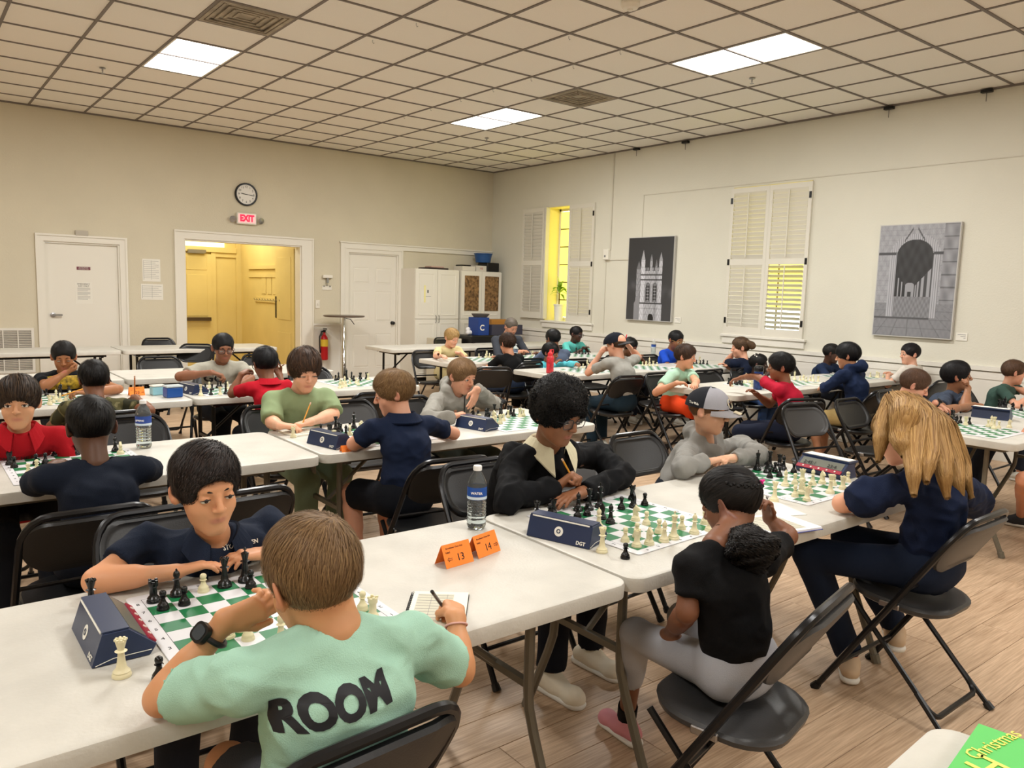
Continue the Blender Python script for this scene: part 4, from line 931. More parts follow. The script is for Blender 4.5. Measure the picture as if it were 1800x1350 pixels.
M_navy = mat('clock_box_navy', '22304f', .35); M_lcd = mat('lcd', '6f7268', .3); M_red = mat('clock_red', 'a01f36', .4)
def chess_clock(x, y, rz, label, kind='box', z=TZ + .001):
    """the clock in its card box: wedge section, long axis along local x"""
    c = tag(empty('chess_clock', (x, y, z), math.radians(rz)), label, 'chess clock', 'digital chess clocks')
    L = .235; o = [(-.062, 0), (.052, 0), (.066, .022), (.012, .068), (-.040, .068)]
    bm = bmesh.new(); prism(bm, o, -L / 2, L / 2, 'x'); bmesh.ops.bevel(bm, geom=bm.edges[:], offset=.0015, segments=1, affect='EDGES'); obj('housing', bm, M_navy, c)
    n = Vector((0, .046, .054)).normalized(); R = Matrix(((1, 0, 0), (0, .76, -.65), (0, .65, .76)))
    def face(u0, u1, w0, w1, d, m, nm):       # on the sloping display face
        bm = bmesh.new(); A = Vector((0, .066, .022)); Bv = Vector((0, .012, .068))
        vs = [A.lerp(Bv, w0), A.lerp(Bv, w1)]; nn = Vector((0, .65, .76))
        lo = [Vector((u0, v.y, v.z)) + nn * -.001 for v in vs] + [Vector((u1, v.y, v.z)) + nn * -.001 for v in vs[::-1]]; hi = [p + nn * (d + .001) for p in lo]
        loft(bm, [lo, hi]); return obj(nm, bm, m, c)
    face(-.105, .105, .36, .94, .001, M_lcd, 'display'); face(-.112, .112, .04, .30, .004, M_red, 'button_strip')
    for k in range(5): face(-.085 + k * .04, -.078 + k * .04, .12, .22, .006, M_paper, 'button')
    if kind == 'open':
        m4 = Matrix(((-1, 0, 0, 0), (0, -.76, .65, .0395), (0, .65, .76, .0465), (0, 0, 0, 1)))
        for s, tx in ((.055, '2:45:1'), (-.055, '23:4')): text('digits', tx, .026, M_ink, c, Matrix.Translation(Vector((s, 0, 0)) + nn_ * .003) @ m4 if False else Matrix.Translation((s, .0022, .0026)) @ m4)
        B('lid', M_navy, c, (0, -.028, .074, L + .004, .075, .008)); B('lid_edge', M_paper, c, (0, -.028, .0795, L - .01, .06, .002))
    else:
        B('lid_flap', M_navy, c, (0, -.014, .0705, L * .98, .052, .003)); B('card_edge', M_paper, c, (-L / 2 + .0, -.014, .0675, .004, .05, .004), (.0, -.041, .0675, L * .9, .003, .004))
        text('maker_mark', 'DGT', .016, M_paper, c, Matrix.Translation((.085, -.0632 + .004, .012)) @ Matrix(((1, 0, 0, 0), (0, .31, -.95, 0), (0, .95, .31, 0), (0, 0, 0, 1))), bold=True)
        bm = bmesh.new(); lathe(bm, [(.016, 0), (.016, .001)], 20); o_ = obj('round_mark', bm, M_paper, c); o_.matrix_local = Matrix.Translation((0, -.0515, .0335)) @ Matrix(((1, 0, 0, 0), (0, .31, -.95, 0), (0, .95, .31, 0), (0, 0, 0, 1)))
        text('mark_letter', 'O', .02, M_navy, c, Matrix.Translation((0, -.0535, .034)) @ Matrix(((1, 0, 0, 0), (0, .31, -.95, 0), (0, .95, .31, 0), (0, 0, 0, 1))), bold=True)
        for s in (-1, 1):
            bm = bmesh.new(); tube(bm, [(s * (L / 2 + .0003), -.055, .003), (s * (L / 2 + .0003), -.02, .012), (s * (L / 2 + .0003), .02, .012), (s * (L / 2 + .0003), .055, .012)], .0009, 4); obj('trim_line', bm, M_paper, c)
    return c
nn_ = Vector((0, .65, .76))
board('A', .452, 1.588, 0, 'in front of the boy in the mint ROOM shirt', True)
pieces('A', 'br 270 1058; bp 286.7 1071; bb 311 1047; bp 324 1063; bq 395 1031; bk 431 1022; bp 441 1033; wp 637 1072; wr 655 1088; wb 494 1130; wp 436 1124; wn 400 1120; wp 363 1160; wp 425 1108; bq 161 1072; wp 205 1058; wq 214 1186; bp 280 1192', 20)
board('Bd', 1.800, 1.612, 3, 'between the black sweater boy and the ponytail girl', True)
pieces('Bd', 'bb 1016 898; bp 1015 910; bq 1035 896; bp 1032 906; bk 1054 892; bn 1058 912; bb 1073 920; bp 1092 895; br 1111 878; bn 1113 892; bp 1133 888; br 972 904; bp 991.5 908; bq 943 919; wb 1052 928; wq 1058 969; bp 1099 980; wp 1098.7 952; wr 1119 961; wp 1119 944; wn 1141 957; wn 1117 915; wp 1136 922; wp 1158 937; wb 1167 952; wk 1184 947; wp 1198 930; wb 1220 938; wp 1238 921; wr 1247 933', 18)
board('Cd', 2.800, 1.640, 1, 'in front of the blonde woman', True)
pieces('Cd', 'bq 1317.5 814; bk 1331 826; bn 1348 831; bp 1353 840; bp 1362 830; br 1370 818; bb 1377 826; bp 1370 838; bp 1395 831; bp 1415 827; wq 1361 880; wb 1380 854; wp 1397 851; wr 1406 852; wn 1408 868; wp 1397 873; wr 1418 880; wp 1423 866; wb 1428 852; wn 1445 850; wq 1459 867; wr 1481 860; wp 1490 847; wp 1465 853; wp 1410 860', 14)
def near_left(key, x, y, desc, rz=0, letters=False): board(key, x, y, rz, desc, letters)
near_left('Dd', .36, 3.52, 'in front of the boy in the red polo', 0, True)
pieces('Dd', 'br 17 817; bp 25 822; bp 45 819; bp 80 815; bq 98 801; bb 131 797; bb 200 791; bp 207 793; wn 211 788; wp 50 835; wp 65 828', 14)
near_left('Ed', 1.80, 3.50, 'between the light green boy and the blond boy in navy', 2)
pieces('Ed', 'bp 564 760; bp 582 760; bq 590 757; bp 599 759; bb 608 770; bp 615 757; bk 622 753; bp 648 748; wp 606 751; wp 633 757; wq 587 783; wr 515.5 768; br 544 752; bb 556 756; wn 615 765', 12)
near_left('Fd', 2.74, 3.50, 'in front of the boy in the grey hoodie', 2)
pieces('Fd', 'bp 792 723; br 804 726; bn 815.5 729; bb 829.5 732; bq 842 729; bk 853 727; bp 860.5 738; bb 865.5 728; bb 874 732; br 888 726; bn 878 722; bp 900 724; wq 842 751; wp 863 746; wn 868 737; wb 871 749; wr 879 745; wp 893 734; wr 914 733; wp 920 732; wp 885 740', 12)
near_left('Gd', .55, 5.66, 'between the camouflage shirt and the boy in black', 0)
pieces('Gd', 'bp 80 694; bb 88 696; bn 94 691; bk 101 690; bp 107 693; wp 72 715; wr 76 711; wp 88 712; wp 94 708; wb 99 703; wn 106 706; wp 123 699; wp 116 704', 8)
near_left('Hd', 1.74, 5.66, 'in front of the boy with glasses in the grey T-shirt', 0)
pieces('Hd', 'wq 353 695; bp 379 700; wr 387 694; wp 368 682; bp 361 685; bp 373 686; bb 383 682; bp 388 681; bk 397 693; wn 400 684; bp 377 679', 8)
near_left('Id', 2.80, 5.68, 'standing unattended right of the light green boy', 0)
pieces('Id', 'bp 587 668; bb 595 668; bn 603 667; bk 609 667; bb 618 667; bp 622 670; br 627 665; bp 632 669; br 640 665; wp 597 682; wn 602 681; wp 608 680; wb 606 676; wp 615 675; wp 626 674; wr 647 668; wp 630 677; wp 598 676', 8)
near_left('Jd', 5.15, 7.12, 'between the blond boy in yellow and the boy in black', 0)
pieces('Jd', 'bk 830 619; bb 834 620; wp 836 627; wn 843 626; wp 849 627; wp 855 626; wq 863 625; wp 868 625; wr 860 622; wp 846 622; bp 884 614', 8)
near_left('Kd', 6.0, 7.14, 'between the man in grey and the boy in blue-grey', 0)
pieces('Kd', 'bp 919 617; bp 922 620; wp 935 619; wp 941 620; wr 947 618; wp 953 618; wn 929 617', 8)
near_left('Ld', 6.75, 7.14, 'in front of the girl in teal with glasses', 0)
pieces('Ld', 'bp 1025 613; bp 1030 615; bp 1036 615; bq 1042 613; bk 1046 612; bp 1051 614; bb 1056 613', 8)
near_left('Md', 5.42, 5.66, 'between the small child in cyan and the capped boy', 0)
pieces('Md', 'wk 1029 641; wp 1022 642; wp 1017 644; wn 1024 647; bp 1012 643; bp 990 636; wp 1034 646; bp 1003 638; wp 1008 640', 8)
near_left('Nd', 6.35, 5.60, 'right of the capped boy beside the orange card', 0)
pieces('Nd', 'wk 1131 636; wn 1137 637; wr 1144 637; wp 1149 640; wp 1156 640; wp 1161 641; bp 1165 640; wp 1139 641', 8)
near_left('Od', 7.15, 5.52, 'in front of the girl with the hair bun', 0)
pieces('Od', 'bp 1220 633; bp 1227 633; bn 1233 631; bp 1238 633; bb 1243 633; bp 1248 632; bp 1254 634; wk 1250 628; wb 1257 629; wq 1264 630; wp 1260 633', 8)
near_left('Pd', 6.05, 3.96, 'under the hands of the boy in the red T-shirt', 0)
pieces('Pd', 'br 1217 678; bp 1228 679; bp 1236 679; bp 1243 678; bn 1249 676; bp 1255 675; bp 1280 675; bp 1299 690; bb 1305 691; bq 1317 690; bp 1330 689; wk 1281 669; wp 1286 679; wb 1292 683; wr 1310 687; wp 1300 674; wp 1322 679; wn 1296 671', 8)
near_left('Qd', 6.60, 4.02, 'left of the boy in the navy hoodie', 0)
pieces('Qd', 'wp 1406 669; wn 1412 668; wp 1417 671; wp 1424 669; wb 1429 670; wk 1434 667; wr 1438 670; bp 1414 661; wp 1420 664', 8)
near_left('Rd', 7.72, 4.02, 'between the navy hoodie and the boy in white', 0)
pieces('Rd', 'wp 1534 656; bk 1540 656; wp 1546 661; wn 1553 663; wp 1559 664; wr 1565 662; wb 1569 661; wp 1562 659', 8)
near_left('Sd', 5.20, 1.84, 'under the hand of the boy with the wristwatch', 0)
pieces('Sd', 'br 1640 738; bb 1650 733; bp 1656 733; bn 1662 741; bp 1670 732; bb 1675.5 737; bp 1688 733; bp 1693 732; bp 1701 731; bk 1719 729; wr 1709 741; wb 1742 749; wp 1755.5 753; wn 1774 751; wp 1782 747; wq 1790 747; wp 1632 731; wp 1644 727', 10)
near_left('Td', 6.34, 1.92, 'beyond the blue clock at the right edge', 0)
pieces('Td', 'br 1741 716; bb 1757 714; bn 1764 713; bp 1768 720; bq 1778 711; bp 1780 720; bp 1788 713; bk 1797 711', 10)
chess_clock(.345, 1.845, -90, 'navy boxed chess clock beside the nearest board', 'box')
chess_clock(1.700, 1.835, -72, 'navy boxed chess clock left of the black sweater boy\'s board', 'box')
chess_clock(3.36, 1.88, 88, 'open navy and red chess clock showing 2:45:1 beside the blonde woman', 'open')
chess_clock(1.705, 3.62, -78, 'navy boxed chess clock in front of the light green boy')
chess_clock(2.645, 3.66, -78, 'navy boxed chess clock in front of the grey hoodie with a round white mark')
chess_clock(1.68, 5.86, -80, 'navy boxed chess clock beside the boy with glasses')
chess_clock(6.12, 2.20, -82, 'navy and red chess clock between the two boards at the right edge', 'open')
chess_clock(-.02, 3.74, -90, 'dark chess clock cut by the left edge')
# ---- bottles
M_clear = mat('clear_plastic', 'f4fafa', .08, trans=.92, ior=1.12, spec=.5); M_water = mat('water', 'f2f8fa', .02, trans=1, ior=1.2)
def bottle(x, y, label, s=1, lab='1f4fa0', z=TZ + .0005, full=.6, word=None):
    b = tag(empty('water_bottle', (x, y, z)), label, 'bottle', 'clear water bottles')
    pr_ = [(.0, .004), (.022, .0), (.030, .006), (.032, .014), (.031, .02)]
    for k in range(6): pr_ += [(.0325, .026 + k * .012), (.0298, .032 + k * .012)]
    pr_ += [(.0325, .10), (.0325, .145), (.031, .155), (.024, .175), (.0135, .19), (.0125, .2)]
    bm = bmesh.new(); lathe(bm, [(r * s, h * s) for r, h in pr_], 24, capped=False); obj('bottle_shell', bm, M_clear, b, True)
    bm = bmesh.new(); lathe(bm, [(0, .006 * s)] + [(r * .93 * s, (h + .002) * s) for r, h in pr_[1:] if h < .2 * full + .02] + [(.0298 * s, (.2 * full + .02) * s), (0, (.2 * full + .02) * s)], 20); obj('water', bm, M_water, b, True)
    bm = bmesh.new(); lathe(bm, [(.0329 * s, .102 * s), (.0329 * s, .143 * s)], 24, capped=False); lo = obj('label', bm, mat('bottle_label_' + lab, lab, .45), b, True)
    bm = bmesh.new(); lathe(bm, [(.0331 * s, .103 * s), (.0331 * s, .112 * s)], 24, capped=False); obj('label_band', bm, mat('label_band', 'cfe0ec', .5), b, True)
    bm = bmesh.new(); lathe(bm, [(.0145 * s, .196 * s), (.0145 * s, .209 * s), (.013 * s, .2115 * s), (0, .212 * s)], 18); obj('cap', bm, mat('cap_white', 'e8e8e6', .4), b, True)
    if word: text('label_word', word, .011 * s, mat('label_white', 'f2f2f2', .5), b, Matrix.Rotation(math.radians(-38), 4, 'Z') @ FX(0, -.0336 * s, .125 * s), bold=True)
    return b
bottle(1.515, 2.085, 'clear water bottle with blue label beside the boy in the black sweater', 1.02, full=.55, word='WATER')
bottle(.915, 4.0, 'clear water bottle with blue and teal label standing on the table at the left', 1.1, '2a4a9c', full=.5, word='SPRING')
bottle(5.62, 7.05, 'small clear bottle beside the boy in black with curly hair', .95, '6a7f9a', full=.9)
bottle(8.05, 7.10, 'small clear bottle with blue label near the right wall', 1.0, '274c9b', full=.6)
bottle(7.30, 7.12, 'blue and white bottle left of the dark cap with a red logo', 1.0, '3d7fc4', full=.9)
rb = tag(empty('sports_bottle', (5.12, 5.86, TZ + .0005)), 'red patterned water bottle on the table corner beside the child in cyan', 'bottle')
bm = bmesh.new(); lathe(bm, [(.0, 0), (.034, 0), (.037, .01), (.037, .15), (.034, .165), (.022, .178)], 20); obj('body', bm, mat('red_pattern', 'c8303a', .4, noise=.5, nscale=45), rb, True)
bm = bmesh.new(); lathe(bm, [(.026, .172), (.028, .18), (.027, .20), (.012, .215), (.010, .235), (.0, .237)], 16); obj('lid', bm, mat('red_lid', 'd8343c', .35), rb, True)
bm = bmesh.new(); tube(bm, [(.018, 0, .19), (.038, 0, .2), (.036, 0, .235), (.012, 0, .235)], .005, 6); obj('carry_loop', bm, mat('red_lid', 'd8343c', .35), rb)
nb_ = tag(empty('sports_bottle', (5.98, 4.04, TZ + .0005)), 'dark blue marbled bottle with black lid in front of the girl with beads', 'bottle')
bm = bmesh.new(); lathe(bm, [(0, 0), (.036, 0), (.04, .01), (.04, .15), (.036, .165)], 20); obj('body', bm, mat('blue_marble', '1e3a78', .25, noise=.7, nscale=30), nb_, True)
bm = bmesh.new(); lathe(bm, [(.038, .160), (.042, .165), (.042, .195), (.03, .212), (.0, .216)], 20); obj('lid', bm, M_black, nb_, True)
# ---- folded orange number cards
M_or = mat('orange_card', 'ff8a35', .75)
def card(x, y, rz, num, label, arrow=None, s=1):
    c = tag(empty('number_card', (x, y, TZ + .0006), math.radians(rz)), label, 'sign', 'folded orange number cards')
    w, h, d = .105 * s, .062 * s, .028 * s
    for sg in (-1, 1):
        bm = bmesh.new(); loft(bm, [[(-w / 2, sg * d, 0), (w / 2, sg * d, 0), (w / 2, 0, h), (-w / 2, 0, h)], [(-w / 2, sg * (d - .0008), 0), (w / 2, sg * (d - .0008), 0), (w / 2, 0, h - .0008), (-w / 2, 0, h - .0008)]]); obj('card_side', bm, M_or, c)
    al = math.atan2(h, d); Mx = Matrix.Translation((0, -d / 2 - .0008, h / 2)) @ Matrix.Rotation(al, 4, 'X')
    text('number', num, .030 * s, M_ink, c, Mx @ Matrix.Translation((.002 if arrow != '<' else .008, -.010, 0)), ext=.0002)
    text('heading', 'Brookhaven Chess Club', .0065 * s, M_ink, c, Mx @ Matrix.Translation((-.008, .022, 0)), ext=.0002); text('heading', 'TABLE', .0065 * s, M_ink, c, Mx @ Matrix.Translation((-.035, .010, 0)), ext=.0002)
    if arrow:
        bm = bmesh.new(); sg = -1 if arrow == '<' else 1; X = .038 * sg * s if sg > 0 else -.032 * s
        box(bm, X - sg * .002, .0025, 0, .014, .0012, .0004); box(bm, X - sg * .002, -.0025, 0, .014, .0012, .0004)
        for q in (-1, 1): box(bm, X + sg * .0065, q * .003, 0, .009, .0012, .0004, rot=Matrix.Rotation(-q * sg * .7, 3, 'Z')) if False else None
        tube(bm, [(X + sg * .003, .006, 0), (X + sg * .009, 0, 0), (X + sg * .003, -.006, 0)], .0007, 4)
        o = obj('arrow', bm, M_ink, c); o.matrix_local = Mx @ Matrix.Translation((0, -.010, 0))
    return c
card(1.262, 1.842, 6, '13', 'orange folded card reading 13 with a left arrow', '<')
card(1.385, 1.868, 14, '14', 'orange folded card reading 14 with a right arrow', '>')
card(1.31, 5.90, 0, '20', 'orange folded card reading 20 on the middle left table', '>', .95)
card(1.11, 3.74, -24, '16', 'orange card partly hidden behind the dark hair of the near boy', '>', .95)
card(1.12, 6.02, 8, '19', 'orange card at the elbow of the camouflage shirt', None, .9)
card(6.98, 5.62, 0, '8', 'small orange card behind the boy in mint with orange shorts', None, .9)
card(1.70, 3.44, 0, '15', 'orange card corner below the light green boy', None, .5)
# ---- books, notebooks, papers
def notebook(x, y, rz, label, w=.135, d=.19, cov='22242a', spiral=False, pages='ece9d8'):
    n = tag(empty('notebook', (x, y, TZ + .0006), math.radians(rz)), label, 'notebook')
    B('cover', mat('cover_' + cov, cov, .5), n, (0, 0, .001, w, d, .002)); B('pages', mat('pages_' + pages, pages, .8), n, (.002, 0, .0055, w - .008, d - .006, .007))
    B('ruled_box', mat('ruled_grey', 'c9c6b4', .8), n, (-.01, 0, .0093, w * .62, d * .8, .0004)); B('ruled_lines', M_greyink, n, *[(-.01, -d * .36 + k * d * .08, .0097, w * .6, .0008, .0003) for k in range(10)], (-.02, 0, .0097, .0008, d * .78, .0003), (.02, 0, .0097, .0008, d * .78, .0003))
    if spiral:
        for k in range(18):
            bm = bmesh.new(); tube(bm, [(-w / 2 + .004 + .006 * math.cos(a), 0, .004 + .006 * math.sin(a)) for a in [j * PI / 4 for j in range(8)]], .0009, 4, closed=True); o = obj('coil', bm, M_ink, n); o.location = (0, -d / 2 + .012 + k * (d - .024) / 17, 0)
    return n
notebook(1.03, 1.575, -38, 'spiral scorebook under the right hand of the boy in the mint shirt', .15, .215, spiral=True)
n2 = notebook(2.42, 1.53, -12, 'open book with blue cover beside the girl in the black T-shirt', .26, .20, '3a4a9a', pages='eef0f6')
notebook(1.02, 3.45, 10, 'notebook at the near edge behind the dark-haired boy', .12, .17)
notebook(1.70, 4.0, 12, 'white scoresheet under the hands of the light green boy', .16, .17, 'd8d4c8')
notebook(4.95, 7.42, 10, 'open book under the hand of the blond boy in yellow', .20, .18, 'e8e8ea')
notebook(6.85, 3.97, 0, 'papers behind the white pieces left of the navy hoodie', .22, .16, 'dcdce2')
for x, y, w, d, rz, lb in ((1.98, 2.13, .30, .09, 3, 'thin white paper strip under the forearm of the black sweater'), (2.62, 1.66, .14, .2, -20, 'loose sheet beside the blonde woman\'s board'), (2.98, 3.5, .2, .12, 8, 'white sheet under the white pieces near the black sweater'), (1.25, 6.06, .11, .15, 10, 'white sheet at the camouflage boy\'s hand'), (.63, 5.95, .16, .12, 5, 'white sheet under the pencil of the boy in black'), (3.22, 5.6, .18, .12, 3, 'white sheet at the right end of the middle table'), (6.9, 5.75, .2, .12, 0, 'white sheet near the small orange card')):
    tag(B('paper_sheet', M_paper, None, (0, 0, 0, w, d, .001)), lb, 'paper', 'loose papers').matrix_world = Matrix.Translation((x, y, TZ + .0012)) @ Matrix.Rotation(math.radians(rz), 4, 'Z')
# blue tub and small cups on row three
tb = tag(empty('plastic_tub', (1.50, 5.70, TZ + .0006), .1), 'small blue box with a clear lid beside the orange 20 card', 'box')
B('box', mat('tub_blue', '1f4e96', .35), tb, (0, 0, .035, .11, .085, .07), bev=.006); B('lid', mat('tub_lid', 'b9c4c9', .25), tb, (0, 0, .078, .115, .09, .014), bev=.004)
tb = tag(empty('plastic_tub', (1.44, 5.86, TZ + .0006), .1), 'small teal and white box behind the blue box', 'box')
B('box', mat('tub_teal', '8fc0cc', .4), tb, (0, 0, .03, .09, .07, .06), bev=.006); B('lid', mat('tub_lid2', 'd8d9cf', .3), tb, (0, 0, .066, .095, .075, .012), bev=.004)
# green flyers at the bottom right
M_gr = mat('green_flyer', '5cc060', .6); fl = tag(empty('flyer_stack', (1.452, .462, TZ + .001), math.radians(8)), 'fanned stack of green flyers with yellow script at the bottom right', 'flyers')
for k in range(12):
    o = B('flyer', M_gr, fl, (0, 0, k * .0022, .21, .10, .0014)); o.rotation_euler = (0, 0, -.016 * (11 - k)); o.location = (.0, -.0018 * (11 - k), 0)
text('script', 'Christmas', .038, mat('yellow_print', 'e6e06a', .6), fl, Matrix.Translation((.045, .012, .0262)) @ Matrix.Rotation(-.25, 4, 'Z')); text('script', 'H', .09, mat('yellow_print', 'e6e06a', .6), fl, Matrix.Translation((-.04, -.005, .0262)) @ Matrix.Rotation(-.2, 4, 'Z'))
o = tag(B('flyer_sheet', M_gr, None, (0, 0, 0, .21, .10, .001)), 'single green flyer sticking out under the stack', 'flyers'); o.matrix_world = Matrix.Translation((1.44, .435, TZ + .0006)) @ Matrix.Rotation(-.35, 4, 'Z')
o = tag(B('red_card', mat('red_white_card', 'c92f4a', .6), None, (0, 0, 0, .2, .1, .004)), 'red and white card at the very bottom right corner', 'card'); o.matrix_world = Matrix.Translation((1.44, .33, TZ + .003)) @ Matrix.Rotation(.1, 4, 'Z')
# ================================================================== people
def skin_mat(c): return mat('skin_' + c, c, .5, attr=('lip', {'l': 'b5655a', 'd': '6e3f38'}['d' if lin(c)[0] < .22 else 'l']), sub=.12, noise=.03, nscale=14)
def hair_mat(c, c2):
    m = mat('hair_' + c, c, .55, attr=('v', c2), spec=.35); return m
def cloth_mat(c, kind=''):
    return mat('cloth_' + c + kind, c, .85, noise=.04, nscale=12, bump=.25, bscale=420, sheen=0, spec=.2)
def rot_h(yaw, pitch, roll):
    y, p, r = (math.radians(a) for a in (yaw, pitch, roll))
    f = np.array([math.sin(y) * math.cos(p), math.cos(y) * math.cos(p), -math.sin(p)]); rt = np.array([math.cos(y), -math.sin(y), 0]); u = np.cross(rt, f)
    r2 = math.cos(r) * rt - math.sin(r) * u; u2 = math.sin(r) * rt + math.cos(r) * u
    return np.stack([r2, f, u2], 1)          # columns: right, forward, up
def hand_prims(Wp, d, pn, curl, s, right, thumb=.5, spread=.10, fcurl=None):
    """Wp wrist, d towards the fingers, pn palm normal (out of the palm)"""
    d = unit(d); pn = unit(np.asarray(pn) - d * (np.asarray(pn) @ d)); sd = np.cross(d, pn) * (1 if right else -1)   # sd: towards the thumb
    P = []; Wp = np.asarray(Wp, float); k = .006 * s
    for o, L in ((.021, .072), (.007, .076), (-.007, .073), (-.020, .067)):
        P.append(cap(Wp + sd * o * .65 * s, Wp + (d * L + sd * o) * s, .0135 * s, .0105 * s, k=.012 * s))
    for i, (o, L0, L, r) in enumerate(((.021, .074, .062, .0082), (.007, .078, .070, .0085), (-.007, .074, .064, .0080), (-.0195, .067, .050, .0070))):
        c = (fcurl[i] if fcurl else curl * (1 + .08 * i)); b = Wp + (d * L0 + sd * o) * s; ang = c * .75; q = b
        for j, f in enumerate((.45, .31, .26)):
            dd = unit(d * math.cos(ang) + pn * math.sin(ang) + sd * (o / .02) * spread); e = q + dd * L * f * s
            P.append(cap(q, e, r * s * (1 - .07 * j), r * s * (.93 - .08 * j), k=.004 * s)); q = e; ang += c * .8
    b = Wp + (d * .022 + sd * .021) * s; a = unit(d * .72 + sd * (.75 - .5 * thumb) + pn * (.15 + .55 * thumb)); e = b + a * .038 * s
    P.append(cap(b, e, .0125 * s, .0098 * s, k=.010 * s)); a2 = unit(d * .95 + sd * (.25 - .5 * thumb) + pn * (.1 + .4 * thumb)); e2 = e + a2 * .030 * s
    P.append(cap(e, e2, .0098 * s, .0080 * s, k=.004 * s))
    return P
def ribbons(V, N, H, Rh, hs, n, L, wd, lift, mode, seed, crown=(0, -.055, .095), jit=.25, curl=0, seg=4, fr=.05, low=-.03):
    """thin tapered hair locks growing along the scalp surface"""
    r = np.random.RandomState(seed); loc = ((V - H) @ Rh) / hs; nl = N @ Rh
    i = r.randint(0, len(V), n); p = loc[i] + r.normal(size=(n, 3)) * .0015; nn = nl[i]
    v = p - np.array(crown); g = np.array([0, 0, -1.])
    if mode == 'mop': v = unit_rows(v) * 1.0 + g * .55 + np.array([0, .35, 0]) * (p[:, 1:2] > .0) 
    elif mode == 'short': v = unit_rows(v) + g * .6
    elif mode == 'side': v = unit_rows(v) * .6 + g * .5 + np.array([.7, .25, 0])
    elif mode == 'up': v = unit_rows(v) * .4 + np.array([0, .5, .2])
    else: v = unit_rows(v) + g * .3
    v = v + r.normal(size=v.shape) * jit
    v = v - nn * (v * nn).sum(1, keepdims=True); v = unit_rows(v)
    fac = np.where(p[:, 1] > .02, np.clip((p[:, 2] - fr) / .05, .22, 1), np.clip((p[:, 2] - low - .35 * p[:, 1]) / .055, .15, 1))[:, None]
    L = L * fac * r.uniform(.6, 1.25, n)[:, None]; lift = lift * (.4 + .6 * fac); w = wd * r.uniform(.6, 1.3, n)[:, None]; sdv = unit_rows(np.cross(nn, v)); lf = lift * r.uniform(.3, 1.6, n)[:, None]
    pts = []; Rc = .088
    ph = r.uniform(0, 6.28, n)[:, None]
    for k in range(seg + 1):
        t = k / seg; s_ = L * t
        q = p + v * s_ + nn * (lf * t * (1.5 - t) * 1.0 - (s_ ** 2) / (2 * Rc) + .0012)
        if curl: q = q + (sdv * np.cos(ph + t * 7) + nn * (.6 + np.sin(ph + t * 7))) * curl
        ww = w * (1 - t ** 2 * .9); pts.append((q + sdv * ww, q - sdv * ww))
    A = np.stack([x for ab in pts for x in ab], 1)           # n, 2(seg+1), 3
    VV = A.reshape(-1, 3); base = np.arange(n)[:, None] * (2 * (seg + 1)); F = []
    for k in range(seg): F.append(base + np.array([2 * k, 2 * k + 1, 2 * k + 3, 2 * k + 2]))
    F = np.stack(F, 1).reshape(-1, 4); col = np.repeat(r.uniform(0, 1, n) ** 1.5, 2 * (seg + 1))
    return H + (VV * hs) @ Rh.T, F, col
def unit_rows(v): return v / (np.linalg.norm(v, axis=1, keepdims=True) + 1e-9)
def locks(guides, n, wd, seed, spread=1.0, wav=0, t0r=(0, .35)):
    """long strands that follow guide curves: guides = list of [(point, radius)...]"""
    r = np.random.RandomState(seed); VV = []; FF = []; CC = []; S = 14; base = 0
    for gi, g in enumerate(guides):
        P = np.array([p for p, _ in g], float); Rr = np.array([q for _, q in g]); m = n // len(guides)
        tt = np.linspace(0, 1, len(P)); t0 = r.uniform(*t0r, m); t1 = r.uniform(.84, 1.06, m)
        d = unit(P[-1] - P[0]); a1 = unit(np.cross(d, [0.3, .5, .8])); a2 = np.cross(d, a1)
        th = r.uniform(0, 2 * PI, m); rad = np.sqrt(r.uniform(.45, 1.0, m)) * spread; ph = r.uniform(0, 6.28, m)
        rows = []
        for k in range(S + 1):
            t = t0 + (t1 - t0) * k / S; c = np.stack([np.interp(np.minimum(t, 1), tt, P[:, j]) for j in range(3)], 1); c += d * np.maximum(t - 1, 0)[:, None] * .2
            R_ = np.interp(np.minimum(t, 1), tt, Rr) * rad; th2 = th + .25 * np.sin(3 * t + ph)
            q = c + (a1 * np.cos(th2)[:, None] + a2 * np.sin(th2)[:, None]) * R_[:, None]
            if wav: q += (a1 * np.sin(t * 34 + ph)[:, None] + a2 * np.cos(t * 34 + ph)[:, None]) * wav
            rows.append(q)
        rows = np.stack(rows, 1); tang = unit_rows((rows[:, -1] - rows[:, 0])); cen = rows.mean(1); out = unit_rows(a1 * np.cos(th)[:, None] + a2 * np.sin(th)[:, None]); sdv = unit_rows(np.cross(out, tang))
        w = wd * r.uniform(.5, 1.4, m); A = []
        for k in range(S + 1):
            ww = (w * (1 - (k / S) ** 3 * .85))[:, None]; A += [rows[:, k] + sdv * ww, rows[:, k] - sdv * ww]
        A = np.stack(A, 1); VV.append(A.reshape(-1, 3)); b = base + np.arange(m)[:, None] * (2 * (S + 1))
        FF.append(np.stack([b + np.array([2 * k, 2 * k + 1, 2 * k + 3, 2 * k + 2]) for k in range(S)], 1).reshape(-1, 4)); CC.append(np.repeat(r.uniform(0, 1, m), 2 * (S + 1))); base += m * 2 * (S + 1)
    return np.concatenate(VV), np.concatenate(FF), np.concatenate(CC)
RES = {0: (.0065, .0033, .0036), 1: (.010, .0055, .0055), 2: (.015, .0085, .008)}
PERSONS = {}
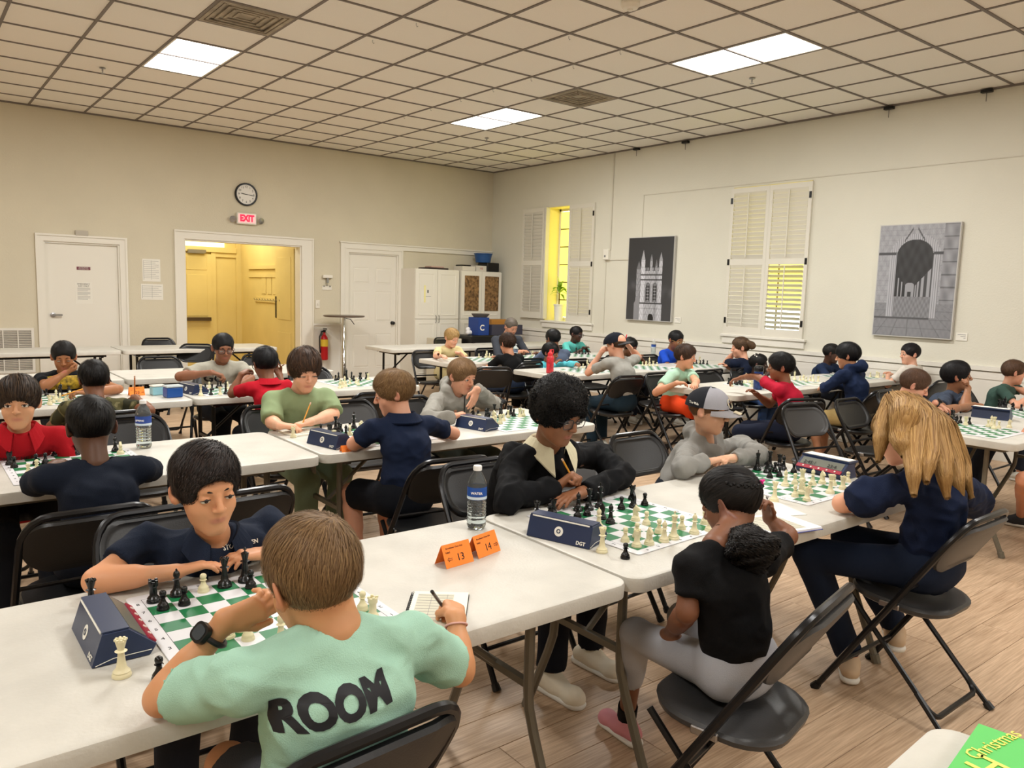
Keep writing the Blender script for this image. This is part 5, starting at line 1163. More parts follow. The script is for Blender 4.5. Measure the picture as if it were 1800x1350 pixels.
def person(key, label, HC, hy, hp=20, hr=0, ty=None, pel=None, s=.9, hs=.95, q=2, skin='c98f6a', hair=('short', '2a1c14', '4a3626'), shirt=('223', 'short'), pants=('1a2030', 'long'), L=None, R=None, shoe='dcd8cc', sock=None, feet=None, shw=None, NB=None, face=True, eye=-.35, extra=None, sleeve_f=.62, neck_r=.040, fat=1.0, knees=None, hunch=.03, shirt_r=1.0):
    HC = np.array(HC, float); ty = hy if ty is None else ty
    f = np.array([math.sin(math.radians(ty)), math.cos(math.radians(ty)), 0]); rt = np.array([f[1], -f[0], 0]); up = np.array([0, 0, 1.])
    Rh = rot_h(hy, hp, hr); hb, hh, hd = RES[q]
    if NB is None: NB = HC - Rh[:, 2] * .108 * hs - up * .024 * s - f * (.030 + .035 * math.sin(math.radians(hp)))
    NB = np.array(NB, float)
    if pel is None: pel = np.array([NB[0], NB[1], .535]) - f * .14 * s
    pel = np.array(pel, float); shw = (.158 * s) if shw is None else shw
    base = Vector((pel[0], pel[1], 0)); bl = np.array(base)
    spine = unit(NB - pel); C = NB + (pel - NB) * .33 - f * hunch * s; Bq = NB + (pel - NB) * .7 - f * hunch * .6 * s
    out = {}
    arms = {}
    for nm, sg, A in (('R', 1, R), ('L', -1, L)):
        S = NB + rt * sg * shw - up * .040 * s + f * .012
        A = dict(A or {}); 
        if 'S' in A: S = np.array(A['S'], float)
        la, lb = .245 * s, .215 * s
        Wr = A.get('W'); E = A.get('E')
        if Wr is None:
            md = A.get('m', 'table')
            if md == 'table':
                Wr = NB + f * (.25 * s) + rt * sg * .05; Wr[2] = TZ + .030
                E = None
            elif md == 'lap': Wr = pel + f * .24 * s + rt * sg * .05 + up * .09
            elif md == 'chin':
                Wr = HC + Rh @ (np.array([sg * .035, .07, -.145]) * hs)
                E = Wr + up * -.19 * s + rt * sg * .06 + f * .05; E[2] = max(E[2], TZ + .035) if abs(E[2] - TZ) < .12 else E[2]
        Wr = np.array(Wr, float)
        if E is None:
            D = Wr - S; dl = np.linalg.norm(D); la2, lb2 = la, lb
            if dl > (la + lb) * .98: k_ = dl / (la + lb) / .98; la2 *= k_; lb2 *= k_
            x = (la2 ** 2 - lb2 ** 2 + dl ** 2) / (2 * dl); hgt = math.sqrt(max(la2 ** 2 - x ** 2, 0)); u = D / dl
            hint = np.array(A.get('hint', rt * sg * .8 - up * .6 - f * .2)); hint = hint - u * (hint @ u); hint = unit(hint); E = S + u * x + hint * hgt
        E = np.array(E, float)
        if E[2] < TZ + .034 and E[2] > TZ - .03 and A.get('on', 1): E[2] = TZ + .034
        d = A.get('d'); d = unit(Wr - E) if d is None else unit(d)
        pn = A.get('pn'); pn = (-up if abs(d[2]) < .8 else -f) if pn is None else np.array(pn, float)
        arms[nm] = dict(S=S, E=E, W=Wr, d=d, pn=pn, curl=A.get('c', .45), th=A.get('th', .5), fc=A.get('fc'), hs=A.get('hs', 1))
    # ---- head
    def hl(p): return HC + Rh @ (np.array(p, float) * hs)
    def he(c, r, k=.02, op=1, R=None, cut=None): return ell(hl(c), np.array(r) * hs, (Rh.T if R is None else (Rh @ R).T), k=k * hs, op=op, cut=cut)
    def hc(a, b, ra, rb, k=.01, op=1): return cap(hl(a), hl(b), ra * hs, rb * hs, k=k * hs, op=op)
    ry = lambda a: np.array([[math.cos(a), 0, math.sin(a)], [0, 1, 0], [-math.sin(a), 0, math.cos(a)]]); rz_ = lambda a: np.array([[math.cos(a), -math.sin(a), 0], [math.sin(a), math.cos(a), 0], [0, 0, 1]])
    head = [he((0, -.014, .030), (.072, .091, .078)), he((0, .022, -.030), (.0595, .062, .074), .03), he((0, .030, -.060), (.042, .046, .046), .025), hc((-.010, .060, -.090), (.010, .060, -.090), .017, .017, .02),
            hc((-.030, .070, .028), (.030, .070, .028), .013, .013, .02), he((.036, .052, -.028), (.020, .020, .020), .02), he((-.036, .052, -.028), (.020, .020, .020), .02)]
    for g in (-1, 1):
        head += [he((g * .031, .092, .006), (.016, .013, .010), .012, -1), he((g * .031, .0735, .005), (.0150, .0120, .0125), .004)]
    head += [hc((0, .083, .012), (0, .101, -.020), .0070, .0088, .010), he((0, .098, -.024), (.0122, .0095, .0080), .006), he((.0125, .092, -.025), (.0065, .0075, .0065), .005), he((-.0125, .092, -.025), (.0065, .0075, .0065), .005),
             hc((-.0150, .0775, -.0535), (.0150, .0775, -.0535), .0046, .0046, .006), hc((0, .0835, -.0525), (0, .0835, -.0525), .0044, .0044, .006), hc((-.009, .0785, -.0612), (.009, .0785, -.0612), .0052, .0052, .005), hc((-.020, .0845, -.0575), (.020, .0845, -.0575), .0014, .0014, .003, -1)]
    for g in (-1, 1):
        head += [he((g * .0800, -.014, -.004), (.0058, .0175, .0285), .005, 1, R=rz_(g * .42) @ ry(g * .10)), he((g * .0865, -.007, -.001), (.0045, .0095, .0175), .004, -1, R=rz_(g * .42) @ ry(g * .10)), hc((g * .072, -.010, -.020), (g * .078, -.012, -.020), .009, .008, .008)]
    neck = [cap(hl((0, -.022, -.045)), NB + up * .005, neck_r * .98 * hs, neck_r * 1.08 * s / .9, k=.03)]
    if q > 0: head = head[:7] + [p for p in head[7:]]
    V1, F1 = surf(head + neck, hh, hl((0, 0, 0)) - .15 * hs, hl((0, 0, 0)) + .15 * hs)
    # ---- body skin
    tz = .068 * fat * s; body = [cap(NB - up * .075 * s, C, tz * .85, tz, k=.05, side=rt, w=1.35), cap(C, Bq, tz, tz * .95, k=.05, side=rt, w=1.35), cap(Bq, pel, tz * .95, tz * 1.05, k=.05, side=rt, w=1.35)] + neck
    ka = .68 if shirt[1] in ('long', 'hood', 'sweater') else 1.0
    for nm, a in arms.items():
        body += [cap(NB - up * .055 * s, a['S'] - up * .01, .028 * s, .034 * s, k=.04), cap(a['S'], a['E'], .0385 * s * ka, .033 * s * ka, k=.02), cap(a['E'], a['W'], .0335 * s * ka, .0215 * s, k=.015), cap(a['E'] + (a['W'] - a['E']) * .18, a['E'] + (a['W'] - a['E']) * .45, .034 * s * ka, .029 * s * ka, k=.02)]
    kn = []; ankl = []
    hips = [pel + rt * g * .075 * s - up * .01 for g in (1, -1)]
    knp = knees or {}
    for i, g in enumerate((1, -1)):
        K = np.array(knp.get('RL'[i], pel + f * .385 * s + rt * g * .10 - up * .05), float); An = K + f * (-.02 - .10 * (i == 1)) + rt * g * .01; An[2] = .085
        if feet and feet.get('RL'[i]) is not None: An = np.array(feet['RL'[i]], float)
        kn.append(K); ankl.append(An)
        body += [cap(hips[i], K, .066 * s * fat, .050 * s, k=.03), cap(K, An, .048 * s, .031 * s, k=.015), cap(K + (An - K) * .2, K + (An - K) * .42, .049 * s, .042 * s, k=.02)]
    allp = np.array([p['a'] for p in body] + [p['b'] for p in body])
    V2, F2 = surf(body, hb, allp.min(0) - .12, allp.max(0) + .12)
    keep = ~(((V2[F2].mean(1) - hl((0, 0, .02))) @ Rh[:, 2] > -.075 * hs))
    F2 = F2[keep]
    parts = [(V1, F1), (V2, F2)]
    for nm, a in arms.items():
        sc_ = (.88 * s / .9) * a['hs']; HPm = hand_prims(a['W'], a['d'], a['pn'], a['curl'], sc_, nm == 'R', a['th'], fcurl=a['fc']) + [cap(a['E'] + (a['W'] - a['E']) * .70, a['W'], (.0335 - .0120 * .70) * s, .0215 * s, k=.012)]
        pts = np.array([p['a'] for p in HPm] + [p['b'] for p in HPm]); V3, F3 = surf(HPm, hd, pts.min(0) - .035, pts.max(0) + .035); parts.append((V3, F3))
    n0 = 0; VV = []; FF = []
    for V, F in parts: VV.append(V); FF.append(F + n0); n0 += len(V)
    VV = np.concatenate(VV); FF = np.concatenate(FF); me = npmesh('person', VV - bl, FF)
    lo_ = ((VV - HC) @ Rh) / hs; lip = np.exp(-((lo_[:, 0] / .021) ** 4 + ((lo_[:, 2] + .0575) / .0080) ** 4)) * (lo_[:, 1] > .06); ear = .40 * np.exp(-(((np.abs(lo_[:, 0]) - .090) / .010) ** 2)) * (np.abs(lo_[:, 2]) < .05) * (np.abs(lo_[:, 1]) < .06)
    att = me.attributes.new('lip', 'FLOAT', 'POINT'); att.data.foreach_set('value', np.maximum(lip * .62, ear).astype(np.float32))
    root = link('person', me, skin_mat(skin)); root.location = base; tag(root, label, 'person')
    def add(name, V, F, m, lb=None, at=None):
        me = npmesh(name, V - bl, F)
        if at is not None: a_ = me.attributes.new('v', 'FLOAT', 'POINT'); a_.data.foreach_set('value', at.astype(np.float32))
        o = link(name, me, m, root)
        if lb: o['label'] = lb
        return o
    # ---- clothes
    scol, sl = shirt[0], shirt[1]; ms = cloth_mat(scol); bag = shirt_r
    tr = .083 * fat * s * bag; sp = [cap(NB - up * .070 * s, C, tr * .80, tr, k=.05, side=rt, w=1.40), cap(C, Bq, tr, tr * 1.02, k=.06, side=rt, w=1.36), cap(Bq, pel - up * .02, tr * 1.02, tr * 1.10, k=.05, side=rt, w=1.35)]
    for nm, g in (('R', 1), ('L', -1)):
        a = arms[nm]; S, E, Wr = a['S'], a['E'], a['W']
        sp.append(cap(NB - up * .045 * s, S, .042 * s, .045 * s, k=.05))
        if sl == 'short':
            e = S + (E - S) * sleeve_f; sp.append(cap(S, e + (E - S) * .15, .046 * s * bag, .053 * s * bag, k=.03, cut=(e, E - S)))
        elif sl == 'puff':
            e = S + (E - S) * .72; sp += [cap(S + (E - S) * .1, S + (E - S) * .50, .058 * s, .068 * s, k=.03), cap(S + (E - S) * .5, e + (E - S) * .12, .066 * s, .046 * s, k=.02, cut=(e, E - S))]
        else:
            rr = {'long': 1.0, 'hood': 1.12, 'sweater': 1.08}[sl]
            sp += [cap(S, E, .046 * s * rr, .041 * s * rr, k=.03), cap(E, Wr - (Wr - E) * .03, .042 * s * rr, .029 * s * rr, k=.02, cut=(Wr - (Wr - E) * .06, Wr - E))]
            sp.append(cap(Wr - (Wr - E) * .24, Wr - (Wr - E) * .07, .036 * s * rr, .034 * s * rr, k=.008, cut=(Wr - (Wr - E) * .06, Wr - E)))
    for g in (1, -1): sp.append(cap(NB + rt * g * .030 * s - up * .004, NB + rt * g * .115 * s - up * .036 * s, .037 * s, .040 * s, k=.03))
    nk = .054 * s / .9
    if sl == 'hood':
        sp += [cap(NB + rt * .080 * s + f * .01 + up * .030, NB - f * .085 * s + up * .050, .036 * s, .050 * s, k=.03), cap(NB - rt * .080 * s + f * .01 + up * .030, NB - f * .085 * s + up * .050, .036 * s, .050 * s, k=.03), cap(NB - rt * .07 * s + f * .0, NB + f * .075 * s - up * .05, .030 * s, .024 * s, k=.03), cap(NB + rt * .07 * s + f * .0, NB + f * .075 * s - up * .05, .030 * s, .024 * s, k=.03)]
        sp.append(cap(NB + up * .14, NB + up * .01, nk * 1.15, nk * .95, k=.012, op=-1))
    else:
        dn = unit(hl((0, -.022, -.045)) - NB); sp.append(cap(NB + dn * .15, NB + dn * .030 * s + f * .004, nk * 1.15, nk * .90, k=.008, op=-1))
        if 'v' in shirt[2:]: sp.append(cap(NB + f * .09 + up * .05, NB + f * .10 * s - up * .10 * s, .05, .006, k=.01, op=-1))
    # never let the seat or the table swallow the cloth
    pts = np.array([p['a'] for p in sp] + [p['b'] for p in sp]); V, F = surf(sp, hb * .95, pts.min(0) - .14, pts.max(0) + .14)
    N = vnormals(V, F); sd_ = sum(map(ord, key)); amp = .0105 if q < 1 else (.008 if q < 2 else .005)
    w1_ = wob(V * np.array([1, 1, .7]), 38, sd_); w2_ = wob(V * np.array([.7, 1, 1]), 70, sd_ + 5); fo = (.35 - np.abs(w1_)) * amp * 1.3 + (.35 - np.abs(w2_)) * amp * .6
    if sl in ('hood', 'sweater', 'puff'): fo = fo * 1.7
    V = V + N * fo[:, None]
    SH = add('shirt' if sl in ('short', 'puff') else ('hoodie' if sl == 'hood' else 'sweater'), V, F, ms)
    out['shirt_bvh'] = (V, F)
    # collar
    if 'collar' in shirt[2:] or 'cc' in shirt[2:]:
        cm = cloth_mat(shirt[3] if 'cc' in shirt[2:] else scol); bm = bmesh.new(); rows = []
        n_ = 28; cb_ = NB + up * .010 * s
        for j, (rr, hz) in enumerate(((.050, .006), (.051, .022), (.055, .027), (.088, -.012), (.086, -.018))):
            row = []
            for i in range(n_ + 1):
                th = math.radians(28 + 304 * i / n_) ; cx_ = math.cos(th); sx_ = math.sin(th); ex_ = 1 + .12 * (abs(sx_)); front = max(0, cx_) ** 2
                p = cb_ + (f * cx_ * rr * 1.05 + rt * sx_ * rr * ex_) * s / .9 + up * (hz - .045 * front - (.050 * front if j > 2 else 0)) * s / .9 + f * .010
                row.append(bm.verts.new(Vector(p - bl)))
            rows.append(row)
        for A, B_ in zip(rows, rows[1:]):
            for i in range(n_): bm.faces.new((A[i], A[i + 1], B_[i + 1], B_[i]))
        obj('collar', bm, cm, root, False)
        bpy.data.objects[-1] if False else None
    # trousers
    pc, pl_ = pants; mp_ = cloth_mat(pc); pr = [cap(pel + up * .02, pel - up * .015, .105 * s * fat, .105 * s * fat, k=.04, side=rt, w=1.4)]
    for i in range(2):
        K, An = kn[i], ankl[i]
        if pl_ == 'long':
            pr += [cap(hips[i], K, .080 * s * fat, .062 * s, k=.03), cap(K, An, .064 * s, .052 * s, k=.02, cut=(An + (K - An) * .04, An - K))]
        elif pl_ == 'crop':
            e = K + (An - K) * .55; pr += [cap(hips[i], K, .078 * s * fat, .058 * s, k=.03), cap(K, e, .058 * s, .048 * s, k=.02, cut=(e, An - K))]
        else:
            e = hips[i] + (K - hips[i]) * .80; pr += [cap(hips[i], e + (K - hips[i]) * .15, .084 * s * fat, .082 * s * fat, k=.03, cut=(e, K - hips[i]))]
    pts = np.array([p['a'] for p in pr] + [p['b'] for p in pr]); V, F = surf(pr, hb * 1.2, pts.min(0) - .14, pts.max(0) + .14)
    N = vnormals(V, F); V = V + N * (fold(V, 18, sd_ + 9) * .004 - .002)[:, None]; seat = .446; V[:, 2] = np.where((V[:, 2] < seat) & (((V - pel) @ f) < .17) , seat + (V[:, 2] - seat) * .15, V[:, 2])
    add('trousers' if pl_ != 'short' else 'shorts', V, F, mp_)
    for i, g in enumerate((1, -1)):
        An = ankl[i]; fd = f if not (feet and feet.get('dir') is not None) else unit(feet['dir']); hz = An[2] - .085
        spp = [cap(An - fd * .045 * s - up * .045, An + fd * .115 * s - up * .052, .036 * s, .032 * s, k=.02, side=up, w=.9), cap(An - up * .02, An + fd * .03 - up * .04, .040 * s, .034 * s, k=.03)]
        spp.append(cap(An + fd * .115 * s - up * .052, An + fd * .125 * s - up * .055, .036 * s, .034 * s, k=.02)); 
        pts = np.array([p['a'] for p in spp] + [p['b'] for p in spp])
        for p_ in spp: p_['cut'] = [(An - up * .082, -up), (An + up * .015, up)]
        V, F = surf(spp, max(hb * .8, .007), pts.min(0) - .06, pts.max(0) + .06); sh_ = add('shoe', V, F, mat('shoe_' + shoe, shoe, .6))
        sp2 = [cap(An - fd * .050 * s - up * .072, An + fd * .125 * s - up * .072, .038 * s, .037 * s, k=.01, side=up, w=.6, cut=[(An - up * .0845, -up), (An - up * .062, up)])]
        V, F = surf(sp2, max(hb * .8, .007), pts.min(0) - .07, pts.max(0) + .06); me_ = npmesh('sole', V - bl, F); link('sole', me_, mat('sole_pale', 'e5e2da', .6), sh_)
        if sock:
            bm = bmesh.new(); a_ = An + up * .0; b_ = An + (kn[i] - An) * .14; tube(bm, [Vector(a_ - bl), Vector(b_ - bl)], [.040 * s, .041 * s], 12); obj('sock', bm, cloth_mat(sock), root, True)
    # ---- hair
    st, h1, h2 = hair[:3]; hm = hair_mat(h1, ''.join('%02x' % int(int(h1[i:i+2], 16) * .35 + int(h2[i:i+2], 16) * .65) for i in (0, 2, 4))); seed = sd_
    T = dict(short=(.0045, .058), crop=(.0005, .060), mop=(.012, .046), med=(.007, .052), curly=(.014, .058), curl2=(.008, .056), bowl=(.010, .036), long=(.001, .060), tied=(.004, .062), med2=(.007, .063), bald=(-.0005, .062))[st]
    t, fr = T; fdz = fr - .05
    hp_ = [he((0, -.014 + (.008 if st == 'curly' else 0), .030), (.0745 + t * (.7 if st == 'curly' else 1), .0935 + t * (.5 if st == 'curly' else 1), .0805 + t), cut=None)]
    hp_ += [he((0, .0, .052), (.066 + t * .7, .080 + t * .5, .062 + t * (2.0 if st in ('curly', 'mop') else 1.1)), .03)]
    low = {'long': -.075, 'mop': -.040, 'bowl': -.034, 'tied': -.085, 'crop': -.034}.get(st, -.026)
    hp_.append(he((0, .112, -.038 + fdz), (.078, .074 if st in ('short', 'crop', 'bald', 'tied', 'med', 'med2', 'curl2') else .062, .088), .010, -1))
    hp_.append(cap(hl((-.3, .5, low - .5 + .175)), hl((.3, .5, low - .5 + .175)), .0001, k=.001, op=1)) if False else None
    hp_ = [p for p in hp_ if p]
    cutn = Rh @ unit((0, .50 if st in ('short', 'crop', 'bald') else .38, -1)); hp_[0]['cut'] = hp_[1]['cut'] = (hl((0, 0, low)), cutn)
    V, F = surf(hp_, hh * 1.1, hl((0, 0, 0)) - .17 * hs, hl((0, 0, 0)) + .17 * hs); N = vnormals(V, F)
    capd = extra and 'cap' in extra
    na = {'curly': .010, 'med2': .003, 'short': .0028, 'curl2': .004, 'mop': .003, 'med': .003}.get(st, .0012); V = V + N * (fold(V - HC, 60 if st == 'curly' else 55, seed) * na)[:, None]
    if capd:
        l_ = ((V - HC) @ Rh) / hs; V = np.where((l_[:, 2:3] > .03), HC + (V - HC) * .90, V)
    hv = (wob((V - HC) @ Rh, 150, seed) * .25 + .18).clip(0, 1)
    HR = add('hair', V, F, hm, at=hv)
    nr = {0: 15000, 1: 2600, 2: 700}[q]; m_ = N[:, 2] > -2
    P_ = dict(short=(.026, .00055, .0022, 'short', .16, 0), crop=(.010, .0007, .0022, 'short', .3, 0), mop=(.055, .0013, .007, 'mop', .16, 0), bowl=(.050, .0013, .004, 'mop', .10, 0), med=(.042, .0008, .006, 'mop', .22, 0), med2=(.036, .0009, .007, 'side', .18, 0), curly=(.030, .0014, .008, 'x', .9, .0035), curl2=(.026, .0013, .006, 'x', .7, .003), long=(.06, .0013, .003, 'x', .1, 0), tied=(.05, .0011, .002, 'x', .08, 0), bald=(.004, .0006, .001, 'short', .4, 0))[st]
    wsc = {0: 1, 1: 1.7, 2: 3}[q]
    if st != 'bald':
        l_ = ((V - HC) @ Rh) / hs; ok = np.ones(len(V), bool) if not capd else (l_[:, 2] < .028)
        # hair never falls over the brow: keep the roots away from the fringe edge
        if ok.any():
            RV, RF, RC = ribbons(V[ok], N[ok], HC, Rh, hs, int(nr * (.35 if capd else 1) * (1.25 if st in ('curly', 'mop', 'med') else 1)), P_[0], P_[1] * wsc, P_[2], P_[3], seed, jit=P_[4], curl=P_[5], seg=3 if q else 4, crown=hair[3] if len(hair) > 3 else (.012, -.062, .090), fr=fr, low=low)
            o = link('hair_strands', npmesh('hair_strands', RV - bl, RF), hm, HR); o['kind'] = 'stuff'; a_ = o.data.attributes.new('v', 'FLOAT', 'POINT'); a_.data.foreach_set('value', RC.astype(np.float32))
    if extra and 'guides' in extra:
        G = extra['guides']; gp = []
        for g in G['core']:
            for (a1, r1), (a2, r2) in list(zip(g, g[1:]))[G.get('skip0', 0):len(g) - 1 - G.get('skip', 1)]: gp.append(cap(a1, a2, r1 * G.get('fill', .85), r2 * G.get('fill', .85), k=G.get('k', .03)))
        pts = np.array([p['a'] for p in gp] + [p['b'] for p in gp]); V, F = surf(gp, hh * 1.4, pts.min(0) - .09, pts.max(0) + .09); N = vnormals(V, F); V = V + N * (fold(V, 60, 3, G.get('str', (1, 1, .25))) * G.get('amp', .004))[:, None]
        nm = G.get('name', 'hair_length'); o = add(nm, V, F, hm, at=(wob(V * np.array([1, 1, .3]), 160, 4) * .5 + .45).clip(0, 1))
        RV, RF, RC = locks(G['core'], G['n'], G['w'], 11, G.get('spread', 1.0), G.get('wav', 0), G.get('t0r', (0, .35))); o2 = link('hair_strands', npmesh('hair_strands', RV - bl, RF), hm, o); o2['kind'] = 'stuff'
        a_ = o2.data.attributes.new('v', 'FLOAT', 'POINT'); a_.data.foreach_set('value', RC.astype(np.float32))
    # ---- face details
    LM = Matrix([[*(Rh[i] * hs), (HC - bl)[i]] for i in range(3)] + [[0, 0, 0, 1]])
    def local(name, bm, m, smooth=True, lb=None, par=None):
        bm.transform(LM); o = obj(name, bm, m, par or root, smooth)
        if lb: o['label'] = lb
        return o
    out.update(LM=LM, local=local, root=root, arms=arms, hl=hl, NB=NB, f=f, rt=rt, C=C, base=base)
    if face:
        bd = mat('brow_' + h1, h1, .8)
        for g in (-1, 1):
            bm = bmesh.new(); tube(bm, [(g * .014, .0845, .0235), (g * .024, .0845, .027), (g * .036, .0775, .0265), (g * .046, .0665, .022)], [.0016, .0029, .0026, .0012], 6); local('eyebrow', bm, bd)
            bm = bmesh.new(); bmesh.ops.create_uvsphere(bm, u_segments=14, v_segments=10, radius=.0121, matrix=Matrix.Translation((g * .031, .0735, .005)) @ Matrix.Diagonal((1.18, 1.015, 1, 1)))
            for v in list(bm.verts):
                if v.co.y < .0735 or v.co.z > .005 + .0105 * (eye + .75) or v.co.z < .005 - .0065: pass
            fs = [fc for fc in bm.faces if fc.calc_center_median().z > .005 + .0075 * eye + .0035 or fc.calc_center_median().z < -.0015 or fc.calc_center_median().y < .075]
            bmesh.ops.delete(bm, geom=fs, context='FACES')
            for v in bm.verts: v.co.y += .0009
            if len(bm.faces): ey = local('eye', bm, mat('eye_white', 'd9d2c8', .3))
            else: bm.free(); ey = None
            bm = bmesh.new(); zt = .005 + .0075 * eye + .0035
            tube(bm, [(g * .031 + (x * .0145), .0735 + .0128 * math.sqrt(max(0, 1 - (x * .93) ** 2)) + .0008, zt - .0035 * x * x) for x in (-1, -.6, -.2, .2, .6, 1)], [.0008, .0014, .0017, .0017, .0015, .0008], 5); local('lashes', bm, mat('lash', '1c1210', .7))
            if eye <= -.3:
                bm = bmesh.new(); bmesh.ops.create_uvsphere(bm, u_segments=10, v_segments=6, radius=.005, matrix=Matrix.Translation((g * .031, .0735 + .0112, zt - .0020)) @ Matrix.Diagonal((1, .45, .42, 1))); local('iris', bm, mat('iris_dark', '24140e', .2))
            if eye > -.3:
                bm = bmesh.new(); bmesh.ops.create_uvsphere(bm, u_segments=12, v_segments=8, radius=.0062, matrix=Matrix.Translation((g * .031, .0735 + .0090, min(.0045, zt - .003)))); local('iris', bm, mat('iris_dark', '24140e', .2), par=None)
    if extra and 'glasses' in extra:
        gm = mat('glasses_' + extra['glasses'], extra['glasses'], .3); gl = None; bm = bmesh.new()
        for g in (-1, 1):
            o_ = [(g * .033 + u, .0935 - .10 * abs(abs(g * .033 + u) - .0) ** 1.0 * .12, v + .001) for u, v in rrect(.050, .036, .013, 4)]; tube(bm, o_, .0016 if q == 0 else .0026, 6, closed=True)
            tube(bm, [(g * .058, .0905, .010), (g * .074, .080, .010), (g * .079, .01, .006), (g * .078, -.012, -.004)], .0015, 6)
        tube(bm, [(-.009, .0945, .006), (0, .0965, .009), (.009, .0945, .006)], .0015, 6); gl = local('glasses', bm, gm, lb='glasses')
        for g in (-1, 1):
            bm = bmesh.new(); vs = [bm.verts.new((g * .033 + u, .093, v + .001)) for u, v in rrect(.048, .034, .012, 3)]; bm.faces.new(vs if g > 0 else vs); local('lens', bm, mat('lens_glass', 'ffffff', .02, trans=.0, alpha=.06, spec=.5), False, par=gl)
    if capd:
        c1, c2, byaw = extra['cap']; RyC = Matrix.Rotation(-math.radians(byaw), 4, 'Z')
        bm = bmesh.new(); rows = []
        nseg = 64
        for j in range(13):
            a = j / 12 * PI / 2; rr = math.cos(a); zz = math.sin(a); rows.append([bm.verts.new((.0905 * rr * math.cos(2 * PI * i / nseg), .110 * rr * math.sin(2 * PI * i / nseg) - .014, .020 + .100 * zz ** .9 - .010 * (rr) * math.sin(2 * PI * i / nseg) * (-1))) for i in range(nseg)] if j < 12 else [bm.verts.new((0, -.014, .121))])
        for A, B_ in zip(rows, rows[1:]):
            for i in range(nseg):
                if len(B_) == 1: bm.faces.new((A[i], A[(i + 1) % nseg], B_[0]))
                else: bm.faces.new((A[i], A[(i + 1) % nseg], B_[(i + 1) % nseg], B_[i]))
        for fc in bm.faces:
            c = fc.calc_center_median(); fc.material_index = 1 if math.sin(math.atan2((c.y + .014) / .110, c.x / .0905)) > .10 and c.z < .119 else 0
        bm.transform(RyC); bm2 = bm; bm2.transform(LM); cm = obj('cap', bm2, cloth_mat(c1), root, True); cm.data.materials.append(cloth_mat(c2)); 
        bm = bmesh.new(); A = []; 
        for lay in (0, 1):
            g_ = []
            for j in range(6):
                row = []
                for i in range(13):
                    u = -1 + i / 6; th = u * 1.05; y0 = .110 * math.cos(th) - .014 - .006; x0 = .0905 * math.sin(th) * 1.0; ext = .078 * (1 - (abs(u)) ** 3.2) * j / 5
                    x = x0 * (1 + .05 * j / 5); y = y0 + ext; z = .026 - .012 * (j / 5) - .024 * (x / .09) ** 2 * (.6 + .4 * j / 5) - lay * .0035; row.append(bm.verts.new((x, y, z)))
                g_.append(row)
            A.append(g_)
        for lay in (0, 1):
            for j in range(5):
                for i in range(12):
                    v = (A[lay][j][i], A[lay][j][i + 1], A[lay][j + 1][i + 1], A[lay][j + 1][i]); bm.faces.new(v if lay == 0 else v[::-1])
        for i in range(12): bm.faces.new((A[0][5][i], A[0][5][i + 1], A[1][5][i + 1], A[1][5][i]))
        bm.transform(RyC); local('cap_brim', bm, cloth_mat(extra.get('brim', c2)), True)
        bm = bmesh.new(); bmesh.ops.create_uvsphere(bm, u_segments=10, v_segments=6, radius=.007, matrix=Matrix.Translation((0, -.014, .121)) @ Matrix.Diagonal((1, 1, .5, 1))); bm.transform(RyC); local('cap_button', bm, cloth_mat(c2))
        out['capM'] = RyC
    PERSONS[key] = out
    return out
def on_surface(name, me_obj, V, F, org, direction, m, parent, base, off=.0015):
    """press a flat text mesh onto a cloth surface along a direction"""
    bvh = BVHTree.FromPolygons([Vector(v) for v in V], [tuple(q) for q in F]); me = me_obj.data
    for v in me.vertices:
        hit = bvh.ray_cast(v.co - direction * .22, direction, .6)
        if hit[0] is not None: v.co = hit[0] - direction * off - Vector(base)
        else: v.co = v.co + direction * .1 - Vector(base)
A3 = lambda v: np.array(v, float)
def off(v, x=0, y=0, z=0): return A3(v) + A3((x, y, z))
BR, BK, BL, DB = ('3a2417', '7a5638'), ('0c0a0a', '2c2624'), ('a17a4c', 'd8b57c'), ('1d120d', '3f2b20')
import time as _t; _t0 = _t.time()
p1 = person('p1', 'person in a mint T-shirt reading ROOM, seen from behind, head on left hand', py(552, 1020, 1.30), -6, 16, -5, ty=4, pel=(.60, 1.265, .54), s=.93, hs=1.0, q=0, skin='cf9468', hair=('short', '6e5338', 'a98a5c', (.030, -.060, .085)),
    shirt=('a4cdb9', 'short'), pants=('4a4a50', 'short'), NB=py(590, 1112, 1.25), sleeve_f=.70, shirt_r=1.12, shw=.150,
    L=dict(S=(.425, 1.25, .880), E=(.352, 1.455, .778), W=py(395, 1092, 1.43), d=py(500, 1052, 1.39) - py(395, 1092, 1.43), pn=(.35, 1, .1), c=.9, th=.3),
    R=dict(S=(.765, 1.26, .855), E=py(808, 1180, 1.36), W=pz(801, 1085, .788), d=pz(790, 1020, .79) - pz(801, 1085, .788), pn=(-.35, .1, -1), c=1.15, th=.8), hunch=.03, face=False, neck_r=.045)
p2 = person('p2', 'person in a navy polo facing the camera, forearms folded on the nearest table', py(362, 860, 2.08), 176, 8, 3, ty=181, pel=(.64, 2.40, .54), s=.94, hs=.99, q=0, skin='d79a72', hair=('med2', '120c0a', '4a3a32', (-.025, -.05, .09)), shirt=('1b2436', 'short', 'collar', 'v'), pants=('20242e', 'long'),
    NB=py(377, 945, 2.18), R=dict(S=py(262, 950, 2.24), E=(.370, 2.150, .778), W=(.545, 2.085, .785), d=(1, -.10, .12), pn=(0, -.2, -1), c=.35, th=.2), L=dict(S=py(472, 920, 2.26), E=(.900, 2.150, .778), W=(.790, 2.095, .785), d=(-1, -.10, .16), pn=(0, .1, -1), c=.42, th=.2), eye=-.25)
